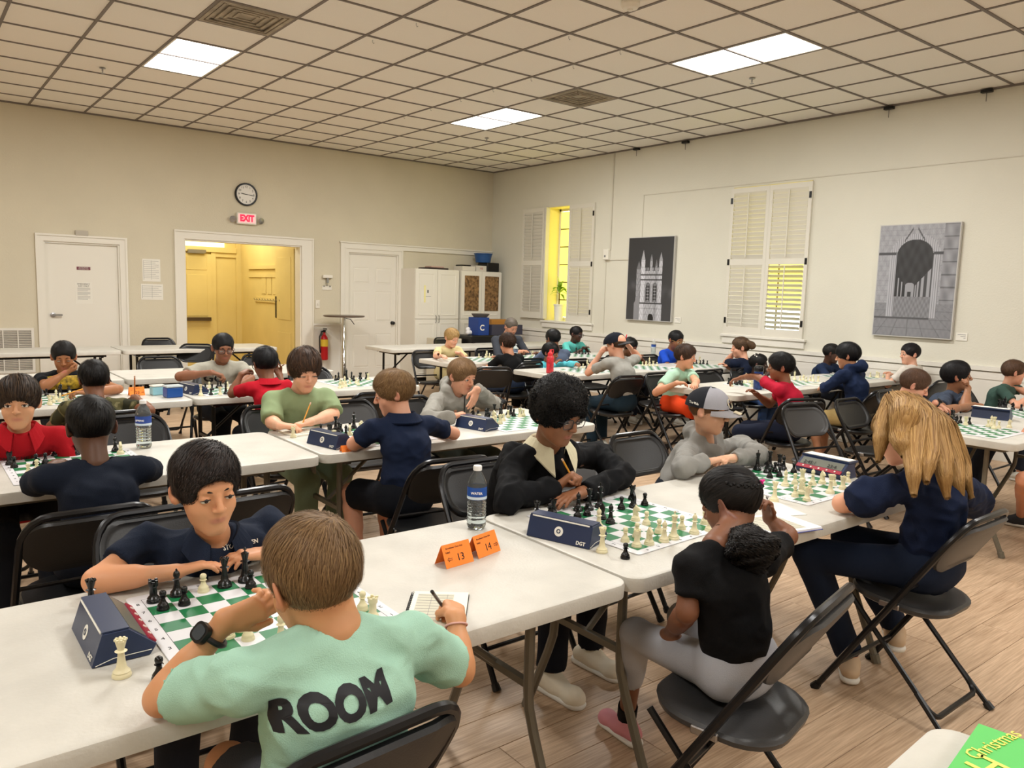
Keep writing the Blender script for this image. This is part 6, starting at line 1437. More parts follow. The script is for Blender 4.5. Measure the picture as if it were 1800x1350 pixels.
p3 = person('p3', 'person in a black sweater over a cream collar, with glasses and curly black hair', py(979, 727, 2.16), 174, 18, 0, ty=178, pel=(2.02, 2.56, .56), s=1.10, hs=1.0, q=0, skin='8f5f42', hair=('curly', '070606', '1d1a1a', (0, -.03, .10)), shirt=('0f1013', 'sweater', 'cc', 'd9d2b4', 'v'), pants=('12141c', 'long'),
    NB=py(962, 784, 2.30), shw=.175, R=dict(S=py(905, 806, 2.38), E=pz(893, 878, .79), W=pz(977, 858, .80), d=(.45, -.25, .45), pn=(0, -.3, -1), c=1.5, th=1), L=dict(S=py(1052, 800, 2.42), E=pz(1092, 838, .79), W=pz(1022, 866, .785), d=(-1, -.12, -.05), pn=(0, 0, -1), c=.25, th=.2), feet=dict(R=(1.93, 2.14, .085), L=(2.20, 2.20, .085)), extra=dict(glasses='2b2a30'), shoe='e6dcc6', shirt_r=1.08, eye=-.5)
p4 = person('p4', 'person with dark braided ponytail, black T-shirt and grey leggings, seen from behind', off(py(1284, 893, 1.38), z=.012), -8, 24, 4, ty=4, pel=(1.80, 1.22, .53), s=.84, hs=.93, q=0, skin='7b4f37', hair=('tied', '0b0909', '2a2422', (.01, -.09, .03)), shirt=('0b0b0d', 'short'), pants=('a9abb2', 'crop'),
    NB=py(1258, 964, 1.29), L=dict(S=py(1214, 1002, 1.29), E=py(1208, 1075, 1.27), W=py(1172, 1120, 1.47), d=(.1, 1, -.2), pn=(0, 0, -1)), R=dict(S=py(1340, 985, 1.26), E=py(1383, 975, 1.37), W=py(1352, 912, 1.44), d=(-.35, .0, 1), pn=(-.9, .1, 0), c=1.1, th=.4), shw=.135, sleeve_f=.62,
    knees=dict(L=(1.80, 1.60, .47), R=(2.03, 1.60, .47)), feet=dict(L=(1.93, 1.74, .085), R=(2.20, 1.66, .085)), shoe='d9909a', sock='17171a', face=False,
    extra=dict(guides=dict(name='ponytail', core=[[(off(py(1303, 922, 1.25)), .020), (off(py(1311, 940, 1.21)), .034), (off(py(1322, 960, 1.19)), .055), (off(py(1328, 985, 1.19)), .046), (off(py(1330, 1005, 1.19)), .018)]], n=6000, w=.0013, wav=.009, amp=.006, str=(1, 1, 1), spread=1.3, fill=.55, skip0=1, k=.012, t0r=(0, .7))))
p5 = person('p5', 'person in a grey hoodie and grey and black cap, hands folded on the table', py(1246, 722, 2.34), 160, 8, 0, ty=176, pel=(3.10, 2.54, .54), s=.90, hs=.97, q=0, skin='dba98a', hair=('crop', '6b4a30', '8f6a48'), shirt=('8f8e8a', 'hood'), pants=('1c222c', 'long'),
    NB=py(1240, 778, 2.42), R=dict(S=py(1210, 792, 2.46), E=pz(1200, 822, .79), W=pz(1243, 812, .80), d=(1, -.15, .1), pn=(0, -.1, -1), c=.6, th=.2), L=dict(S=py(1303, 782, 2.48), E=pz(1335, 800, .79), W=pz(1286, 806, .80), d=(-1, -.1, .12), pn=(0, .1, -1), c=.6, th=.2), extra=dict(cap=('24262c', 'a3a3ab', 0), brim='9a989c'), eye=-.45)
G6 = lambda L_: [(off(p), r) for p, r in L_]
p6 = person('p6', 'person with long blonde hair in a navy puff-sleeve blouse and jeans', py(1580, 765, 1.44), 2, 30, 4, ty=2, pel=(3.06, 1.26, .56), s=1.02, hs=.98, q=0, skin='dfa384', hair=('long', '8a6437', 'd3ad6f', (.0, -.01, .10)), shirt=('18223c', 'puff'), pants=('1a2438', 'long'),
    NB=py(1625, 828, 1.30), shw=.165, L=dict(S=py(1563, 862, 1.33), E=(2.775, 1.475, .782), W=pz(1535, 878, .785), d=(1, .05, -.02), pn=(0, 0, -1), c=.4), R=dict(S=py(1690, 862, 1.27), E=py(1728, 892, 1.36), W=(3.32, 1.50, .785), d=(-.8, .5, 0), pn=(0, 0, -1), c=.4),
    knees=dict(L=(2.86, 1.64, .52), R=(3.19, 1.66, .52)), feet=dict(L=(3.02, 1.52, .09), R=(3.36, 1.50, .14), dir=(.75, .5, 0)), shoe='cbb091', face=False,
    extra=dict(guides=dict(name='long_hair', core=[G6([(py(1578, 698, 1.44), .034), (py(1599, 724, 1.38), .052), (py(1608, 745, 1.31), .046), (py(1606, 810, 1.22), 0.03), (py(1606, 839, 1.18), 0.021), (py(1606, 868, 1.17), .010)]), G6([(py(1584, 698, 1.44), .034), (py(1608, 722, 1.38), .052), (py(1625, 740, 1.31), .046), (py(1632, 800, 1.21), 0.034), (py(1630, 822, 1.17), 0.024), (py(1628, 845, 1.16), .010)]), G6([(py(1589, 698, 1.44), .034), (py(1615, 724, 1.38), .052), (py(1640, 745, 1.31), .046), (py(1658, 810, 1.21), 0.034), (py(1661, 841, 1.17), 0.024), (py(1664, 872, 1.16), .010)]), G6([(py(1593, 698, 1.44), .034), (py(1621, 727, 1.38), .052), (py(1652, 750, 1.31), .046), (py(1680, 815, 1.22), 0.032), (py(1685, 852, 1.18), 0.022), (py(1690, 888, 1.17), .010)]), G6([(py(1596, 698, 1.44), .034), (py(1625, 730, 1.38), .052), (py(1660, 755, 1.31), .046), (py(1694, 815, 1.24), 0.026), (py(1700, 844, 1.20), 0.018), (py(1706, 872, 1.19), .010)]), G6([(py(1572, 698, 1.44), .034), (py(1590, 720, 1.38), .052), (py(1590, 735, 1.31), .046), (py(1582, 770, 1.31), 0.034), (py(1585, 785, 1.27), 0.024), (py(1588, 800, 1.26), .010)]), G6([(py(1570, 700, 1.45), .034), (py(1556, 740, 1.44), .036), (py(1548, 775, 1.41), .026), (py(1544, 808, 1.40), .010)])], n=14000, w=.0012, wav=.0008, amp=.0015, spread=1.12, fill=.58, k=.014, skip=2, t0r=(0, .3))))
def who(key, label, x, y, Y, side, **kw):
    n = side == 'N'; kw.setdefault('hp', 16); hy = kw.pop('hy', 0 if n else 178); kw.setdefault('ty', 0 if n else 180)
    d = kw.pop('dz', -.028); H = off(py(x, y, Y), z=d)
    if 'pel' not in kw: kw['pel'] = (H[0] + kw.pop('dx', 0), H[1] + (-.12 if n else .14), .53)
    hp = kw.pop('hp'); return person(key, label, H, hy, hp, kw.pop('hr', 0), **kw)
DIR = dict(l=(-1, 0, 0), r=(1, 0, 0), f=(0, -1, 0), b=(0, 1, 0))
who('p7', 'person in a red polo shirt facing the camera at the left edge', 32, 700, 3.98, 'F', hy=186, hp=4, s=.96, hs=.98, q=1, skin='d49c76', hair=('bowl', '1d120c', '5a4228'), shirt=('a8141f', 'short', 'collar', 'v'), pants=BK, dx=.02, eye=-.1) if False else None
who('p7', 'person in a red polo shirt facing the camera at the left edge', 32, 697, 3.98, 'F', R=dict(m='lap'), L=dict(m='lap'), hy=192, hp=4, s=.96, hs=.98, q=1, skin='d49c76', hair=('bowl', '1d120c', '5a4228'), shirt=('a8141f', 'short', 'collar', 'v'), pants=('1a1c22', 'long'), eye=.0)
who('p8', 'person with short black hair in a navy shirt, back to the camera', 160, 752, 3.22, 'N', hp=14, s=.98, hs=.98, q=1, skin='5d3d2b', hair=('short', '080707', '171414'), shirt=('131a28', 'short'), pants=('161a24', 'long'), face=False, dz=0,
    L=dict(E=pz(58, 850, .778), W=pz(95, 818, .785)), R=dict(E=pz(268, 826, .778), W=pz(215, 812, .785)), sleeve_f=.85)
who('p9', 'person in a camouflage T-shirt writing with a pencil, back to the camera', 165, 668, 5.24, 'N', hp=14, s=.95, hs=.97, q=1, skin='7a4d35', hair=('med', '0a0808', '1f1a18'), shirt=('4a4a33', 'short'), pants=('26241f', 'long'), face=False, dz=0, R=dict(E=pz(262, 722, .778), W=pz(240, 700, .785), d=(.1, 1, .1), c=1.0))
who('p10', 'person in a black T-shirt with yellow print biting their hand', 112, 628, 6.32, 'F', hy=190, hp=16, s=.90, hs=.95, q=1, skin='a06a45', hair=('short', '0b0908', '231d1a'), shirt=('15171b', 'short'), pants=('1a1c22', 'long'), dz=0, R=dict(E=py(80, 678, 6.2), W=py(116, 655, 6.22), d=(.7, 0, .3), pn=(0, .3, 1), c=1.2), L=dict(E=pz(208, 684, .778), W=pz(150, 690, .79), d=(-1, -.1, .1), c=.9))
who('p11', 'person with glasses in a grey T-shirt reaching over the board', 392, 612, 6.40, 'F', hy=184, hp=14, s=1.06, hs=1.0, q=1, skin='8d5c42', hair=('short', '0a0a0c', '22242a'), shirt=('a8a598', 'short'), pants=('10131c', 'long'), dz=0, R=dict(E=py(316, 662, 6.35), W=py(372, 655, 6.12), d=(1, -.3, -.3), c=.9), L=dict(E=py(440, 668, 6.3), W=py(418, 676, 6.1), c=.6), extra=dict(glasses='3a2018'))
who('p12', 'person in a red polo with a black hat-like haircut, back to the camera', 466, 640, 5.30, 'N', hp=16, s=.86, hs=.98, q=1, skin='7f5238', hair=('med', '0a0a0c', '1d1f22'), shirt=('b01526', 'short', 'collar'), pants=('14161c', 'long'), dz=0, face=False, L=dict(E=pz(408, 692, .78), W=py(424, 658, 5.42), d=(.6, .3, .3), c=.8), R=dict(E=pz(500, 690, .78), W=py(492, 660, 5.42), d=(-.3, .2, .6), c=1), extra=dict(glasses='20242c'))
who('p13', 'person with brown mop hair in a light green T-shirt, writing', 535, 652, 4.26, 'F', hy=184, hp=18, s=1.06, hs=1.04, q=1, skin='e0a98a', hair=('mop', '2c1d14', '6a4c36'), shirt=('8d9f78', 'short'), pants=('76846a', 'long'), dz=0, sleeve_f=.9, shirt_r=1.15, R=dict(E=py(478, 752, 4.22), W=pz(492, 748, .79), d=(.9, -.3, -.1), c=.7), L=dict(E=pz(586, 728, .79), W=pz(545, 742, .79), d=(-1, -.2, -.1), c=1.0), eye=-.6)
who('p14', 'person with blond hair in a navy polo seen from behind, elbows on the table', 692, 692, 3.36, 'N', hy=-60, hp=14, s=.98, hs=.96, q=0, skin='dca184', hair=('med', '6f5234', 'bb9868'), shirt=('18233c', 'short', 'collar'), pants=('0e1118', 'short'), dz=0, L=dict(E=pz(622, 780, .78), W=pz(668, 762, .785)), R=dict(E=pz(797, 762, .78), W=pz(745, 748, .785)), eye=-.4, shoe='2a2a2e')
who('p15', 'person with blond hair in a grey hoodie, hand hanging at the chin', 812, 662, 4.16, 'F', hy=168, hp=14, s=.96, hs=.96, q=0, skin='d9a083', hair=('med', '6f5236', 'b8956a'), shirt=('93918a', 'hood'), pants=('3a4038', 'long'), dz=0, R=dict(E=pz(752, 738, .79), W=pz(797, 732, .80), d=(1, -.1, .2), c=1.5), L=dict(E=py(868, 712, 4.2), W=py(838, 684, 4.02), d=(-.35, -.1, -.9), pn=(0, 1, 0), c=.25), eye=-.1)
who('p16', 'person with blond hair in a pale yellow T-shirt reading a book', 794, 590, 7.86, 'F', hy=172, hp=18, s=.90, hs=.96, q=1, skin='e2a98c', hair=('med', 'a98450', 'e6cb93'), shirt=('ddcf9c', 'short'), pants=('c9b98a', 'short'), R=dict(W=pz(778, 626, .80)))
who('p17', 'person with shaved grey hair in a dark grey long-sleeved top', 898, 571, 7.92, 'F', hp=22, s=1.16, hs=1.0, q=2, skin='c58d72', hair=('crop', '5a5148', '8a8278'), shirt=('3c4048', 'long'), pants=('20242a', 'long'))
who('p18', 'person with curly brown hair in a black T-shirt, back to the camera', 892, 600, 6.78, 'N', hp=12, s=.92, hs=.96, q=1, skin='c98c6c', hair=('curl2', '2e1e15', '5f4230'), shirt=('131416', 'short'), pants=('28344a', 'short'), face=False, shoe='3a3a3c')
who('p19', 'person with black hair and glasses in a blue-grey T-shirt, back to the camera', 972, 592, 6.92, 'N', hp=10, s=1.1, hs=1.0, q=2, skin='7d523a', hair=('short', '0a090a', '1e1c1e'), shirt=('5b6880', 'short'), pants=('20242e', 'long'), face=False)
who('p20', 'person with glasses and dark hair in a teal T-shirt by the window wall', 1013, 584, 8.02, 'F', hy=165, hp=10, s=.92, hs=.95, q=2, skin='4c3024', hair=('long', '0a0809', '1c181a'), shirt=('62c4bc', 'short'), pants=('20242e', 'long'), extra=dict(glasses='2a2a2e'))
who('p21', 'small person in a cyan long-sleeved shirt reaching for a piece', 968, 616, 6.54, 'F', hy=160, hp=10, s=.78, hs=.93, q=1, skin='8e5f44', hair=('bowl', '0a0809', '201c1c'), shirt=('5fc6d4', 'long'), pants=('20242e', 'long'), L=dict(W=pz(1014, 640, .80)))
who('p22', 'person in a grey T-shirt and dark cap with a red letter, back to the camera', 1083, 606, 5.24, 'N', hy=-10, hp=8, s=1.0, hs=1.0, q=1, skin='dba286', hair=('crop', '3a2a1e', '5d4635'), shirt=('9a9993', 'short'), pants=('1b2c38', 'long'), dz=0, face=False, L=dict(E=pz(1034, 655, .78), W=py(1058, 618, 5.36), d=(.6, .3, .4), c=.9), R=dict(E=py(1122, 628, 5.5), W=py(1103, 606, 5.38), d=(-.7, .1, .5), c=.8), extra=dict(cap=('171b26', '171b26', 158), brim='4a4a4c'))
who('p23', 'person in a dark green shirt half hidden behind the dark cap', 1107, 606, 6.60, 'F', hp=20, s=.95, hs=.97, q=2, skin='7d523a', hair=('med', '0a0a0a', '1e1c1c'), shirt=('1f5232', 'short'), pants=('20242e', 'long'))
who('p24', 'person in a royal blue T-shirt with black hair by the wall', 1188, 594, 6.22, 'F', hy=185, hp=16, s=.98, hs=1.0, q=2, skin='8a5a40', hair=('short', '0a0a0c', '1e1e22'), shirt=('1f4cc0', 'short'), pants=('20242e', 'long'), extra=dict(glasses='b08a50'))
who('p25', 'person in a pale mint T-shirt and orange shorts looking right', 1205, 622, 4.78, 'F', hy=152, hp=8, s=.98, hs=.98, q=1, skin='d89c7c', hair=('med', '2e1f16', '6a4e3a'), shirt=('a9cdb6', 'short'), pants=('e2491f', 'short'), ty=172, R=dict(E=py(1153, 690, 4.75), W=pz(1190, 673, .79), d=(1, -.2, 0)), L=dict(W=pz(1222, 675, .79)), eye=-.1, pel=(5.83, 4.86, .53))
who('p26', 'person with hair in a bun, navy T-shirt, cheek on the left hand', 1302, 607, 5.14, 'N', hy=-42, hp=8, s=.96, hs=.98, q=1, skin='dca286', hair=('tied', '3c2a1c', '8f7050', (.0, -.08, .04)), shirt=('141c30', 'short'), pants=('20242e', 'long'), L=dict(E=pz(1276, 637, .78), W=py(1297, 613, 5.28), d=(.5, 0, .4), c=1.1), face=False,
    extra=dict(guides=dict(name='hair_bun', skip=0, core=[[(off(py(1316, 603, 5.05)), .035), (off(py(1322, 608, 5.02)), .045)], ], n=300, w=.003, wav=.002, amp=.004)))
who('p27', 'small person with white hair beads in a white T-shirt looking right', 1334, 636, 4.84, 'F', hy=150, hp=4, s=.78, hs=.93, q=1, skin='3a241a', hair=('tied', '0a0808', '1a1516'), shirt=('dcdcdc', 'short'), pants=('4a68a0', 'long'))
who('p28', 'person with black hair in a red T-shirt, arm stretched over the board', 1372, 646, 3.52, 'N', hy=-34, hp=6, s=.94, hs=.98, q=1, skin='8a5a3f', hair=('med', '0a090a', '262224'), shirt=('b81d38', 'short'), pants=('161c2e', 'long'), dz=0, ty=-20, L=dict(E=py(1328, 660, 3.74), W=py(1303, 664, 3.95), d=(-.4, .8, -.3), c=.6, on=0), eye=0)
who('p29', 'person with shaved black hair in a dark blue T-shirt near the wall', 1462, 617, 4.64, 'F', hy=150, hp=8, s=.90, hs=.95, q=2, skin='4a2f22', hair=('crop', '0a0808', '161212'), shirt=('1f2c48', 'short'), pants=('20242e', 'long'))
who('p30', 'person with straight black hair in a navy hooded jacket, back to the camera', 1490, 626, 3.56, 'N', hy=-18, hp=10, s=.92, hs=.98, q=1, skin='c08a68', hair=('bowl', '0a0a0c', '2c2e34'), shirt=('1a2744', 'hood'), pants=('b9a06a', 'short'), dz=0, face=False, sock='d8d4c8', shoe='3f5a3a')
who('p31', 'person with black hair in a white shirt by the wall looking left', 1600, 618, 3.80, 'N', hy=-52, hp=4, s=.90, hs=.96, q=1, skin='dba58a', hair=('short', '141014', '2c262a'), shirt=('d6cfc6', 'short'), pants=('20242e', 'long'), eye=0)
who('p32', 'person with brown hair and a wristwatch moving a black piece', 1607, 678, 2.56, 'F', hy=150, hp=24, s=.94, hs=.98, q=0, skin='e0a78c', hair=('short', '50382a', '8a6a52'), shirt=('151d2e', 'short'), pants=('20242e', 'long'), dz=0, L=dict(E=py(1632, 700, 2.46), W=pz(1650, 712, .83), d=(.55, -.45, -.35), c=.5), eye=-.4)
who('p33', 'person with black hair in a slate blue T-shirt resting their mouth on a hand', 1682, 662, 2.62, 'F', hy=148, hp=-4, s=1.0, hs=1.0, q=0, skin='9a6a4c', hair=('med', '0c0b0d', '2a282c'), shirt=('3d4656', 'short'), pants=('20242e', 'long'), dz=0, L=dict(E=py(1695, 720, 2.44), W=py(1702, 682, 2.48), d=(-.45, .1, .9), pn=(-.6, .8, 0), c=1.7, hs=.85), R=dict(E=pz(1650, 724, .78), W=pz(1712, 712, .79), d=(1, -.3, 0), c=.9), eye=0)
who('p34', 'person with brown hair in a dark green T-shirt at the right edge', 1782, 655, 2.68, 'F', hy=140, hp=6, s=.84, hs=.95, q=1, skin='dba287', hair=('short', '4a3426', '7e6048'), shirt=('3c544c', 'short'), pants=('20242e', 'long'), dz=0, eye=0, L=dict(m='chin'))
print('front people', _t.time() - _t0)
# ================================================================== small things on and around the people
def press(name, mesh_obj, key, direction, lb=None, cuts=3):
    P = PERSONS[key]; V, F = P['shirt_bvh']; me = mesh_obj.data; bm = bmesh.new(); bm.from_mesh(me)
    bmesh.ops.triangulate(bm, faces=bm.faces[:])
    for _ in range(cuts):
        es = [e for e in bm.edges if e.calc_length() > .012]
        if es: bmesh.ops.subdivide_edges(bm, edges=es, cuts=1); bmesh.ops.triangulate(bm, faces=bm.faces[:])
    bm.to_mesh(me); bm.free()
    on_surface(name, mesh_obj, V, F, None, Vector(direction).normalized(), None, None, P['base'], .0025)
    mesh_obj.parent = P['root']; mesh_obj.name = name
    if lb: mesh_obj['label'] = lb
    return mesh_obj
M_print = mat('shirt_print_black', '14161c', .6)
# ROOM across the back of the mint shirt
c = py(592, 1243, 1.15); Mx = Matrix.Translation(c) @ Matrix.Rotation(PI / 2, 4, 'X') @ Matrix.Rotation(math.radians(6), 4, 'Z')
o = text('shirt_lettering', 'ROOM', .067, M_print, None, Mx, bold=.055, ext=0, xs=.96)
press('shirt_lettering', o, 'p1', (.0, 1, 0), 'bold black ROOM lettering', 4)
def limb_ring(key, arm, t, R_, r_, m, name, lb):
    P = PERSONS[key]; a = P['arms'][arm]; c = a['W'] + (a['E'] - a['W']) * t; d = unit(a['E'] - a['W']); u = unit(np.cross(d, [0.1, .2, 1])); v = np.cross(d, u)
    bm = bmesh.new(); tube(bm, [Vector(c + (u * math.cos(k * PI / 10) + v * math.sin(k * PI / 10)) * R_ - np.array(P['base'])) for k in range(20)], r_, 6, closed=True); o = obj(name, bm, m, P['root'], True); o['label'] = lb; return o, c, d, u, v
M_strap = mat('watch_strap', '141416', .5)
def watch(key, arm, t, R_, lb, toward):
    P = PERSONS[key]; o, c, d, u, v = limb_ring(key, arm, t, R_, .0055, M_strap, 'wristwatch', lb)
    n = unit(np.array(toward) - d * (np.array(toward) @ d)); s = np.cross(d, n); Mx = Matrix([[d[i], s[i], n[i], (c + n * (R_ + .004))[i] - P['base'][i]] for i in range(3)] + [[0, 0, 0, 1]])
    bm = bmesh.new(); prism(bm, rrect(.036, .036, .012, 5), -.006, .006); bm.transform(Mx); w = obj('watch_case', bm, M_black, o)
    bm = bmesh.new(); prism(bm, rrect(.026, .026, .009, 5), .0062, .0072); bm.transform(Mx); obj('watch_face', bm, mat('watch_glass', '3c4248', .15), w)
watch('p1', 'L', .20, .0275, 'black wristwatch', (-1, -.4, .5)); watch('p32', 'L', .18, .0265, 'black wristwatch', (0, -.5, 1))
limb_ring('p1', 'R', .16, .0245, .0026, mat('pink_cord', 'd8a9a0', .7), 'bracelet', 'pale pink bracelet')
def rod(name, a, b, r, m, tip, label, cat, tipm=None):
    t = tag(empty(name, a), label, cat); a, b = Vector(a), Vector(b); d = (b - a)
    bm = bmesh.new(); tube(bm, [d * .10, d], r, 6); obj('barrel', bm, m, t); bm = bmesh.new(); tube(bm, [(0, 0, 0), d * .10], [r * .25, r], 6); obj('tip', bm, tip, t)
    bm = bmesh.new(); tube(bm, [d * .96, d * 1.04], r * 1.05, 6); obj('end_cap', bm, tipm or tip, t); return t
M_pen = mat('pencil_yellow', 'd9962f', .5); M_ptip = mat('pencil_tip', '3a3028', .7); M_er = mat('eraser', 'd9b49a', .7)
def at_hand(key, arm, back, top, r=.0036): 
    W_ = PERSONS[key]['arms'][arm]; return W_['W'] + W_['d'] * .06
h = at_hand('p3', 'R', 0, 0); rod('pencil', h + A3((.03, -.02, -.03)), h + A3((-.035, -.005, .075)), .0038, M_pen, M_ptip, 'yellow pencil held in the fist above the black sweater sleeve', 'pencil', M_er)
h = at_hand('p13', 'L', 0, 0); rod('pencil', h + A3((-.02, -.03, -.030)), h + A3((.06, .01, .11)), .0036, M_pen, M_ptip, 'yellow pencil the person in light green writes with', 'pencil', M_er)
h = at_hand('p9', 'R', 0, 0); rod('pencil', h + A3((0, .02, -.03)), h + A3((-.005, -.02, .13)), .0045, mat('pencil_orange', 'c8742c', .5), M_ptip, 'orange pencil upright in the hand of the camouflage shirt', 'pencil', M_er)
h = at_hand('p10', 'L', 0, 0); rod('pencil', h + A3((-.10, -.03, -.02)), h + A3((.06, 0, .025)), .0045, M_pen, M_ptip, 'yellow pencil lying across the hand of the person in black', 'pencil', M_er)
h = at_hand('p1', 'R', 0, 0); rod('pen', h + A3((.01, .04, -.035)), h + A3((-.055, .01, .045)), .0042, mat('pen_grey', '6d6e70', .35, .5), M_black, 'grey pen in the right hand of the mint shirt', 'pen')
h = at_hand('p15', 'R', 0, 0); rod('pen', h + A3((.0, -.02, -.02)), h + A3((.015, .0, .10)), .004, M_black, M_black, 'black pen upright in the fist of the blond grey hoodie', 'pen')
h = at_hand('p12', 'R', 0, 0); rod('pencil', h + A3((-.02, .02, -.04)), h + A3((.05, -.04, .03)), .0042, mat('pencil_brown', '7c5a30', .5), M_ptip, 'pencil behind the ear of the back-turned red polo', 'pencil', M_er)
# prints on shirts
def chest_text(key, s, size, px_, py_, Y, m, name='shirt_lettering', lb=None, rot=0, xs=1):
    c = py(px_, py_, Y); Mx = Matrix.Translation(c) @ Matrix.Rotation(PI / 2, 4, 'X') @ Matrix.Rotation(math.radians(rot), 4, 'Z'); o = text(name, s, size, m, None, Mx, bold=True, ext=0, xs=xs); press(name, o, key, (0, 1, 0), lb, 1)
chest_text('p2', 'STONEHAVEN', .016, 430, 962, 2.10, M_paper, lb='small white chest lettering')
chest_text('p7', 'TOMMY HILFIGER', .026, 38, 808, 3.95, mat('dark_red_print', '4a0c12', .7), lb='dark lettering across the chest')
def patch(key, x, y, Y, w, h, m, name, lb):
    bm = bmesh.new(); c = py(x, y, Y + .3); bmesh.ops.create_grid(bm, x_segments=14, y_segments=10, size=.5); bm.transform(Matrix.Translation(c) @ Matrix.Rotation(PI / 2, 4, 'X') @ Matrix.Diagonal((w, h, 1, 1))); o = obj(name, bm, m, None, False); press(name, o, key, (0, 1, 0), lb, 0)
patch('p10', 122, 676, 5.9, .24, .10, mat('gold_print', 'c2a232', .6, noise=.95, nscale=28), 'shirt_print', 'yellow and black graphic print')
chest_text('p11', 'GO', .09, 385, 668, 6.3, M_print, 'shirt_print', 'black graphic print')
chest_text('p9', '', .01, 0, 0, 5, M_print) if False else None
# camouflage pattern
def camo(m, cols, sc=9):
    nt = m.node_tree; L = nt.links; b = nt.nodes['Principled BSDF']; tc = nt.nodes.new('ShaderNodeTexCoord'); n = nt.nodes.new('ShaderNodeTexNoise'); n.inputs['Scale'].default_value = sc; n.inputs['Detail'].default_value = 1.5; L.new(tc.outputs['Object'], n.inputs['Vector'])
    r = nt.nodes.new('ShaderNodeValToRGB'); r.color_ramp.interpolation = 'CONSTANT'; L.new(n.outputs[0], r.inputs[0]); e = r.color_ramp.elements; e[0].color = (*lin(cols[0]), 1); e[1].position = .44; e[1].color = (*lin(cols[1]), 1)
    for p_, c_ in ((.52, cols[2]), (.6, cols[3])): q = e.new(p_); q.color = (*lin(c_), 1)
    L.new(r.outputs[0], b.inputs['Base Color'])
camo(MATS['cloth_4a4a33'], ('2f2f20', '4f4b30', '6d6748', '3a3a28'))
# cap badges
P = PERSONS['p22']; bR = P['capM']; me_ = text('cap_letter', 'B', .055, mat('badge_red', 'd9324a', .5), P['root'], P['LM'] @ bR @ Matrix.Translation((0, .103, .068)) @ Matrix.Rotation(-.35, 4, 'X') @ Matrix.Rotation(PI, 4, 'Z') @ Matrix.Rotation(PI / 2, 4, 'X'), bold=True, ext=.003); me_['label'] = 'red letter badge'
P = PERSONS['p5']
tx = text('cap_lettering', 'Tru Vida', .016, M_paper, P['root'], P['LM'] @ Matrix.Rotation(math.radians(52), 4, 'Z').inverted() @ Matrix.Translation((0, -.0, 0)) @ Matrix.Translation((0, 0, 0)), ext=.001) if False else None
def cap_side(s, ang, z, size, m, nm):
    a = math.radians(ang); x, y = .0925 * math.sin(a), .112 * math.cos(a) - .014
    nrm = Vector((math.sin(a) / .0905, math.cos(a) / .110, 0)).normalized(); tg = Vector((0, 0, 1)).cross(nrm); M4 = Matrix([[tg[i], (0, 0, 1)[i], nrm[i], (x, y, z)[i]] for i in range(3)] + [[0, 0, 0, 1]])
    return text(nm, s, size, m, P['root'], P['LM'] @ M4, ext=.0015)
cap_side('Tru Vida', 112, .036, .016, M_paper, 'cap_lettering')
bm = bmesh.new()
for k in range(3): tube(bm, [(-.014 + k * .014, .125, .0275 - .001 * k), (-.012 + k * .014, .150, .0235), (-.014 + k * .014, .160, .021)], .0035, 6)
P['local']('brim_stripes', bm, mat('cream_stripes', 'd8cdb0', .7), lb='three cream bars on the brim')
bm = bmesh.new(); bmesh.ops.create_uvsphere(bm, u_segments=16, v_segments=8, radius=.024, matrix=Matrix.Translation((.0, .094, .058)) @ Matrix.Rotation(-.5, 4, 'X') @ Matrix.Diagonal((1, .12, .85, 1))); P['local']('cap_badge', bm, mat('brown_badge', '5b4334', .6), lb='brown badge with a pale outline')
bm = bmesh.new(); tube(bm, [(.026 * math.cos(k * PI / 8), .0965 - .55 * .024 * math.sin(k * PI / 8) * .9, .058 + .021 * math.sin(k * PI / 8)) for k in range(16)], .002, 5, closed=True); P['local']('badge_rim', bm, mat('cream_stripes', 'd8cdb0', .7))
# hair clips of the girl in the black T-shirt, and her braid
P = PERSONS['p4']; hl4 = P['hl']
def clip(name, at, m, r=.009, lb=None):
    bm = bmesh.new(); 
    for d in ((0, 0, 0), (.9, 0, .3), (-.8, 0, .4), (0, 0, -.9)): bmesh.ops.create_icosphere(bm, subdivisions=1, radius=r * .62, matrix=Matrix.Translation(Vector(at) - P['base'] + Vector(d) * r * .8))
    o = obj(name, bm, m, P['root'], True); o['label'] = lb; return o
clip('hair_clip', hl4((.024, -.117, .046)), mat('hot_pink', 'f02f9a', .35), .008, 'hot pink flower clip')
clip('hair_tie', hl4((.022, -.119, -.006)), mat('silver_clip', 'd0d0d4', .25, .7), .005, 'silver hair clip')
bm = bmesh.new()
for k in range(22):
    a = math.radians(200 + 140 * k / 21); bmesh.ops.create_icosphere(bm, subdivisions=1, radius=.0085, matrix=Matrix.Translation((.080 * math.cos(a), -.018 + .098 * math.sin(a), .062 - .030 * math.sin(PI * k / 21) + .003 * (-1) ** k)) @ Matrix.Rotation(.6 * (-1) ** k, 4, 'Z') @ Matrix.Diagonal((1, .8, .75, 1)))
me = P['local']('hair_braid', bm, MATS['hair_0b0909'], lb='thin braid around the head')
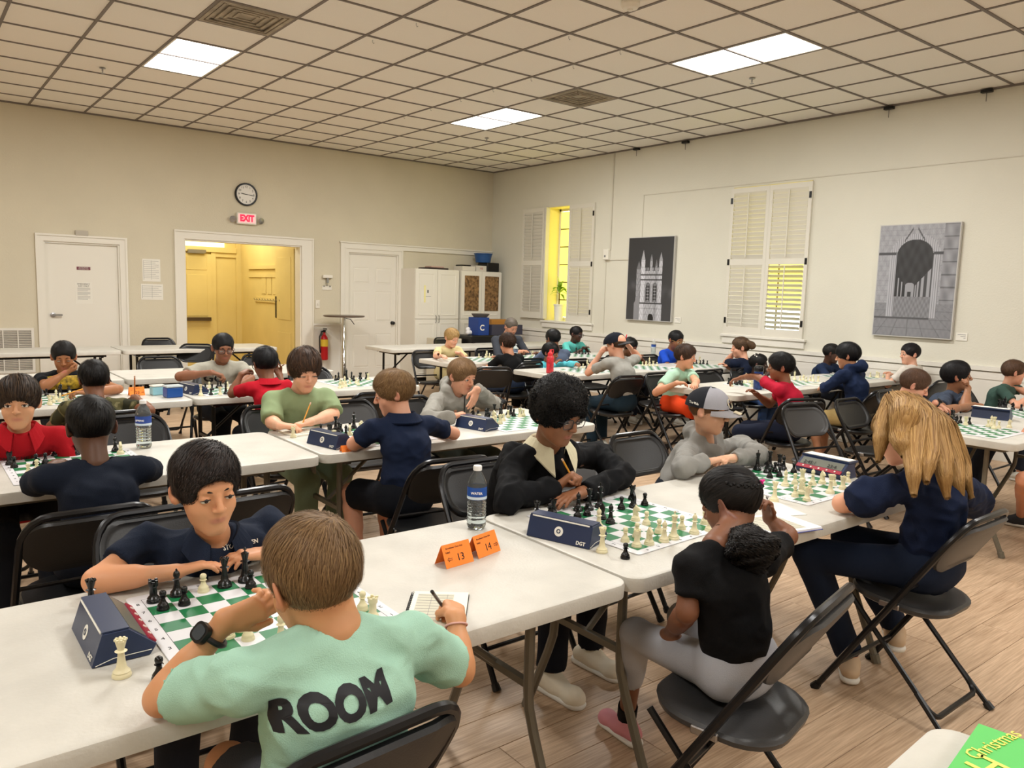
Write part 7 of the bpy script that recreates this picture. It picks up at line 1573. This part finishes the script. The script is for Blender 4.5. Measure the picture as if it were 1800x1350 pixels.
# leg print
tx = text('leg_lettering', 'ONE', .035, M_print, P['root'], Matrix.Translation(Vector((1.775, 1.47, .565)) - P['base']) @ Matrix.Rotation(-.9, 4, 'Y') @ Matrix.Rotation(-PI / 2 - .2, 4, 'Z'), ext=.002, bold=True) if False else None
# white hair beads
P = PERSONS['p27']
for k, (x, y, z) in enumerate([(-.04, -.05, .10), (.0, -.06, .11), (.04, -.05, .10), (-.06, -.06, .07), (.02, -.02, .12), (.06, -.03, .09)]):
    bm = bmesh.new(); bmesh.ops.create_icosphere(bm, subdivisions=1, radius=.010, matrix=Matrix.Translation((x, y, z))); P['local']('hair_bead', bm, M_white)
# a sitter cut off by the right edge: only a bare leg and a shoe are in view
Kn = pz(1790, 842, .50); An = pz(1795, 905, .085)
person('p35', 'person cut off by the right edge, only bare knee and dark shoe showing', (Kn.x + .42, Kn.y - .12, 1.12), 0, 20, pel=(Kn.x + .36, Kn.y - .30, .54), s=1.0, q=2, skin='cf9070', hair=('short', '3a2a20', '5a4638'), shirt=('3a4a66', 'short'), pants=('2a3140', 'short'), knees=dict(L=(Kn.x + .02, Kn.y - .03, .50), R=(Kn.x + .5, Kn.y + .02, .50)), feet=dict(L=(An.x, An.y, .085), R=(An.x + .4, An.y, .085)), shoe='26262c', ty=-12, face=False)
def blob(name, loc, prims, m, label, cat, h=.008, amp=.004):
    pts = np.array([p['a'] for p in prims] + [p.get('b', p['a']) for p in prims]); V, F = surf(prims, h, pts.min(0) - .15, pts.max(0) + .15); N = vnormals(V, F); V = V + N * (fold(V, 60, 3) * amp)[:, None]
    o = link(name, npmesh(name, V, F), m); o.location = loc; return tag(o, label, cat)
c_ = pz(484, 772, .47); blob('jacket', (c_.x, c_.y, .0), [cap((0, 0, .52), (.05, .02, .42), .06, .05), cap((-.03, 0, .45), (.08, 0, .36), .05, .04), cap((0, -.05, .47), (-.02, -.06, .38), .035, .03)], cloth_mat('c01a35'), 'bunched red garment hanging from the chair beside the light green T-shirt', 'jacket')
c_ = pz(1425, 652, .62); blob('bag', (8.2, 4.86, 0), [cap((-.1, 0, .56), (.1, 0, .56), .10, .10)], cloth_mat('17181b'), 'black bag on the chair beside the shaved black-haired person', 'bag')
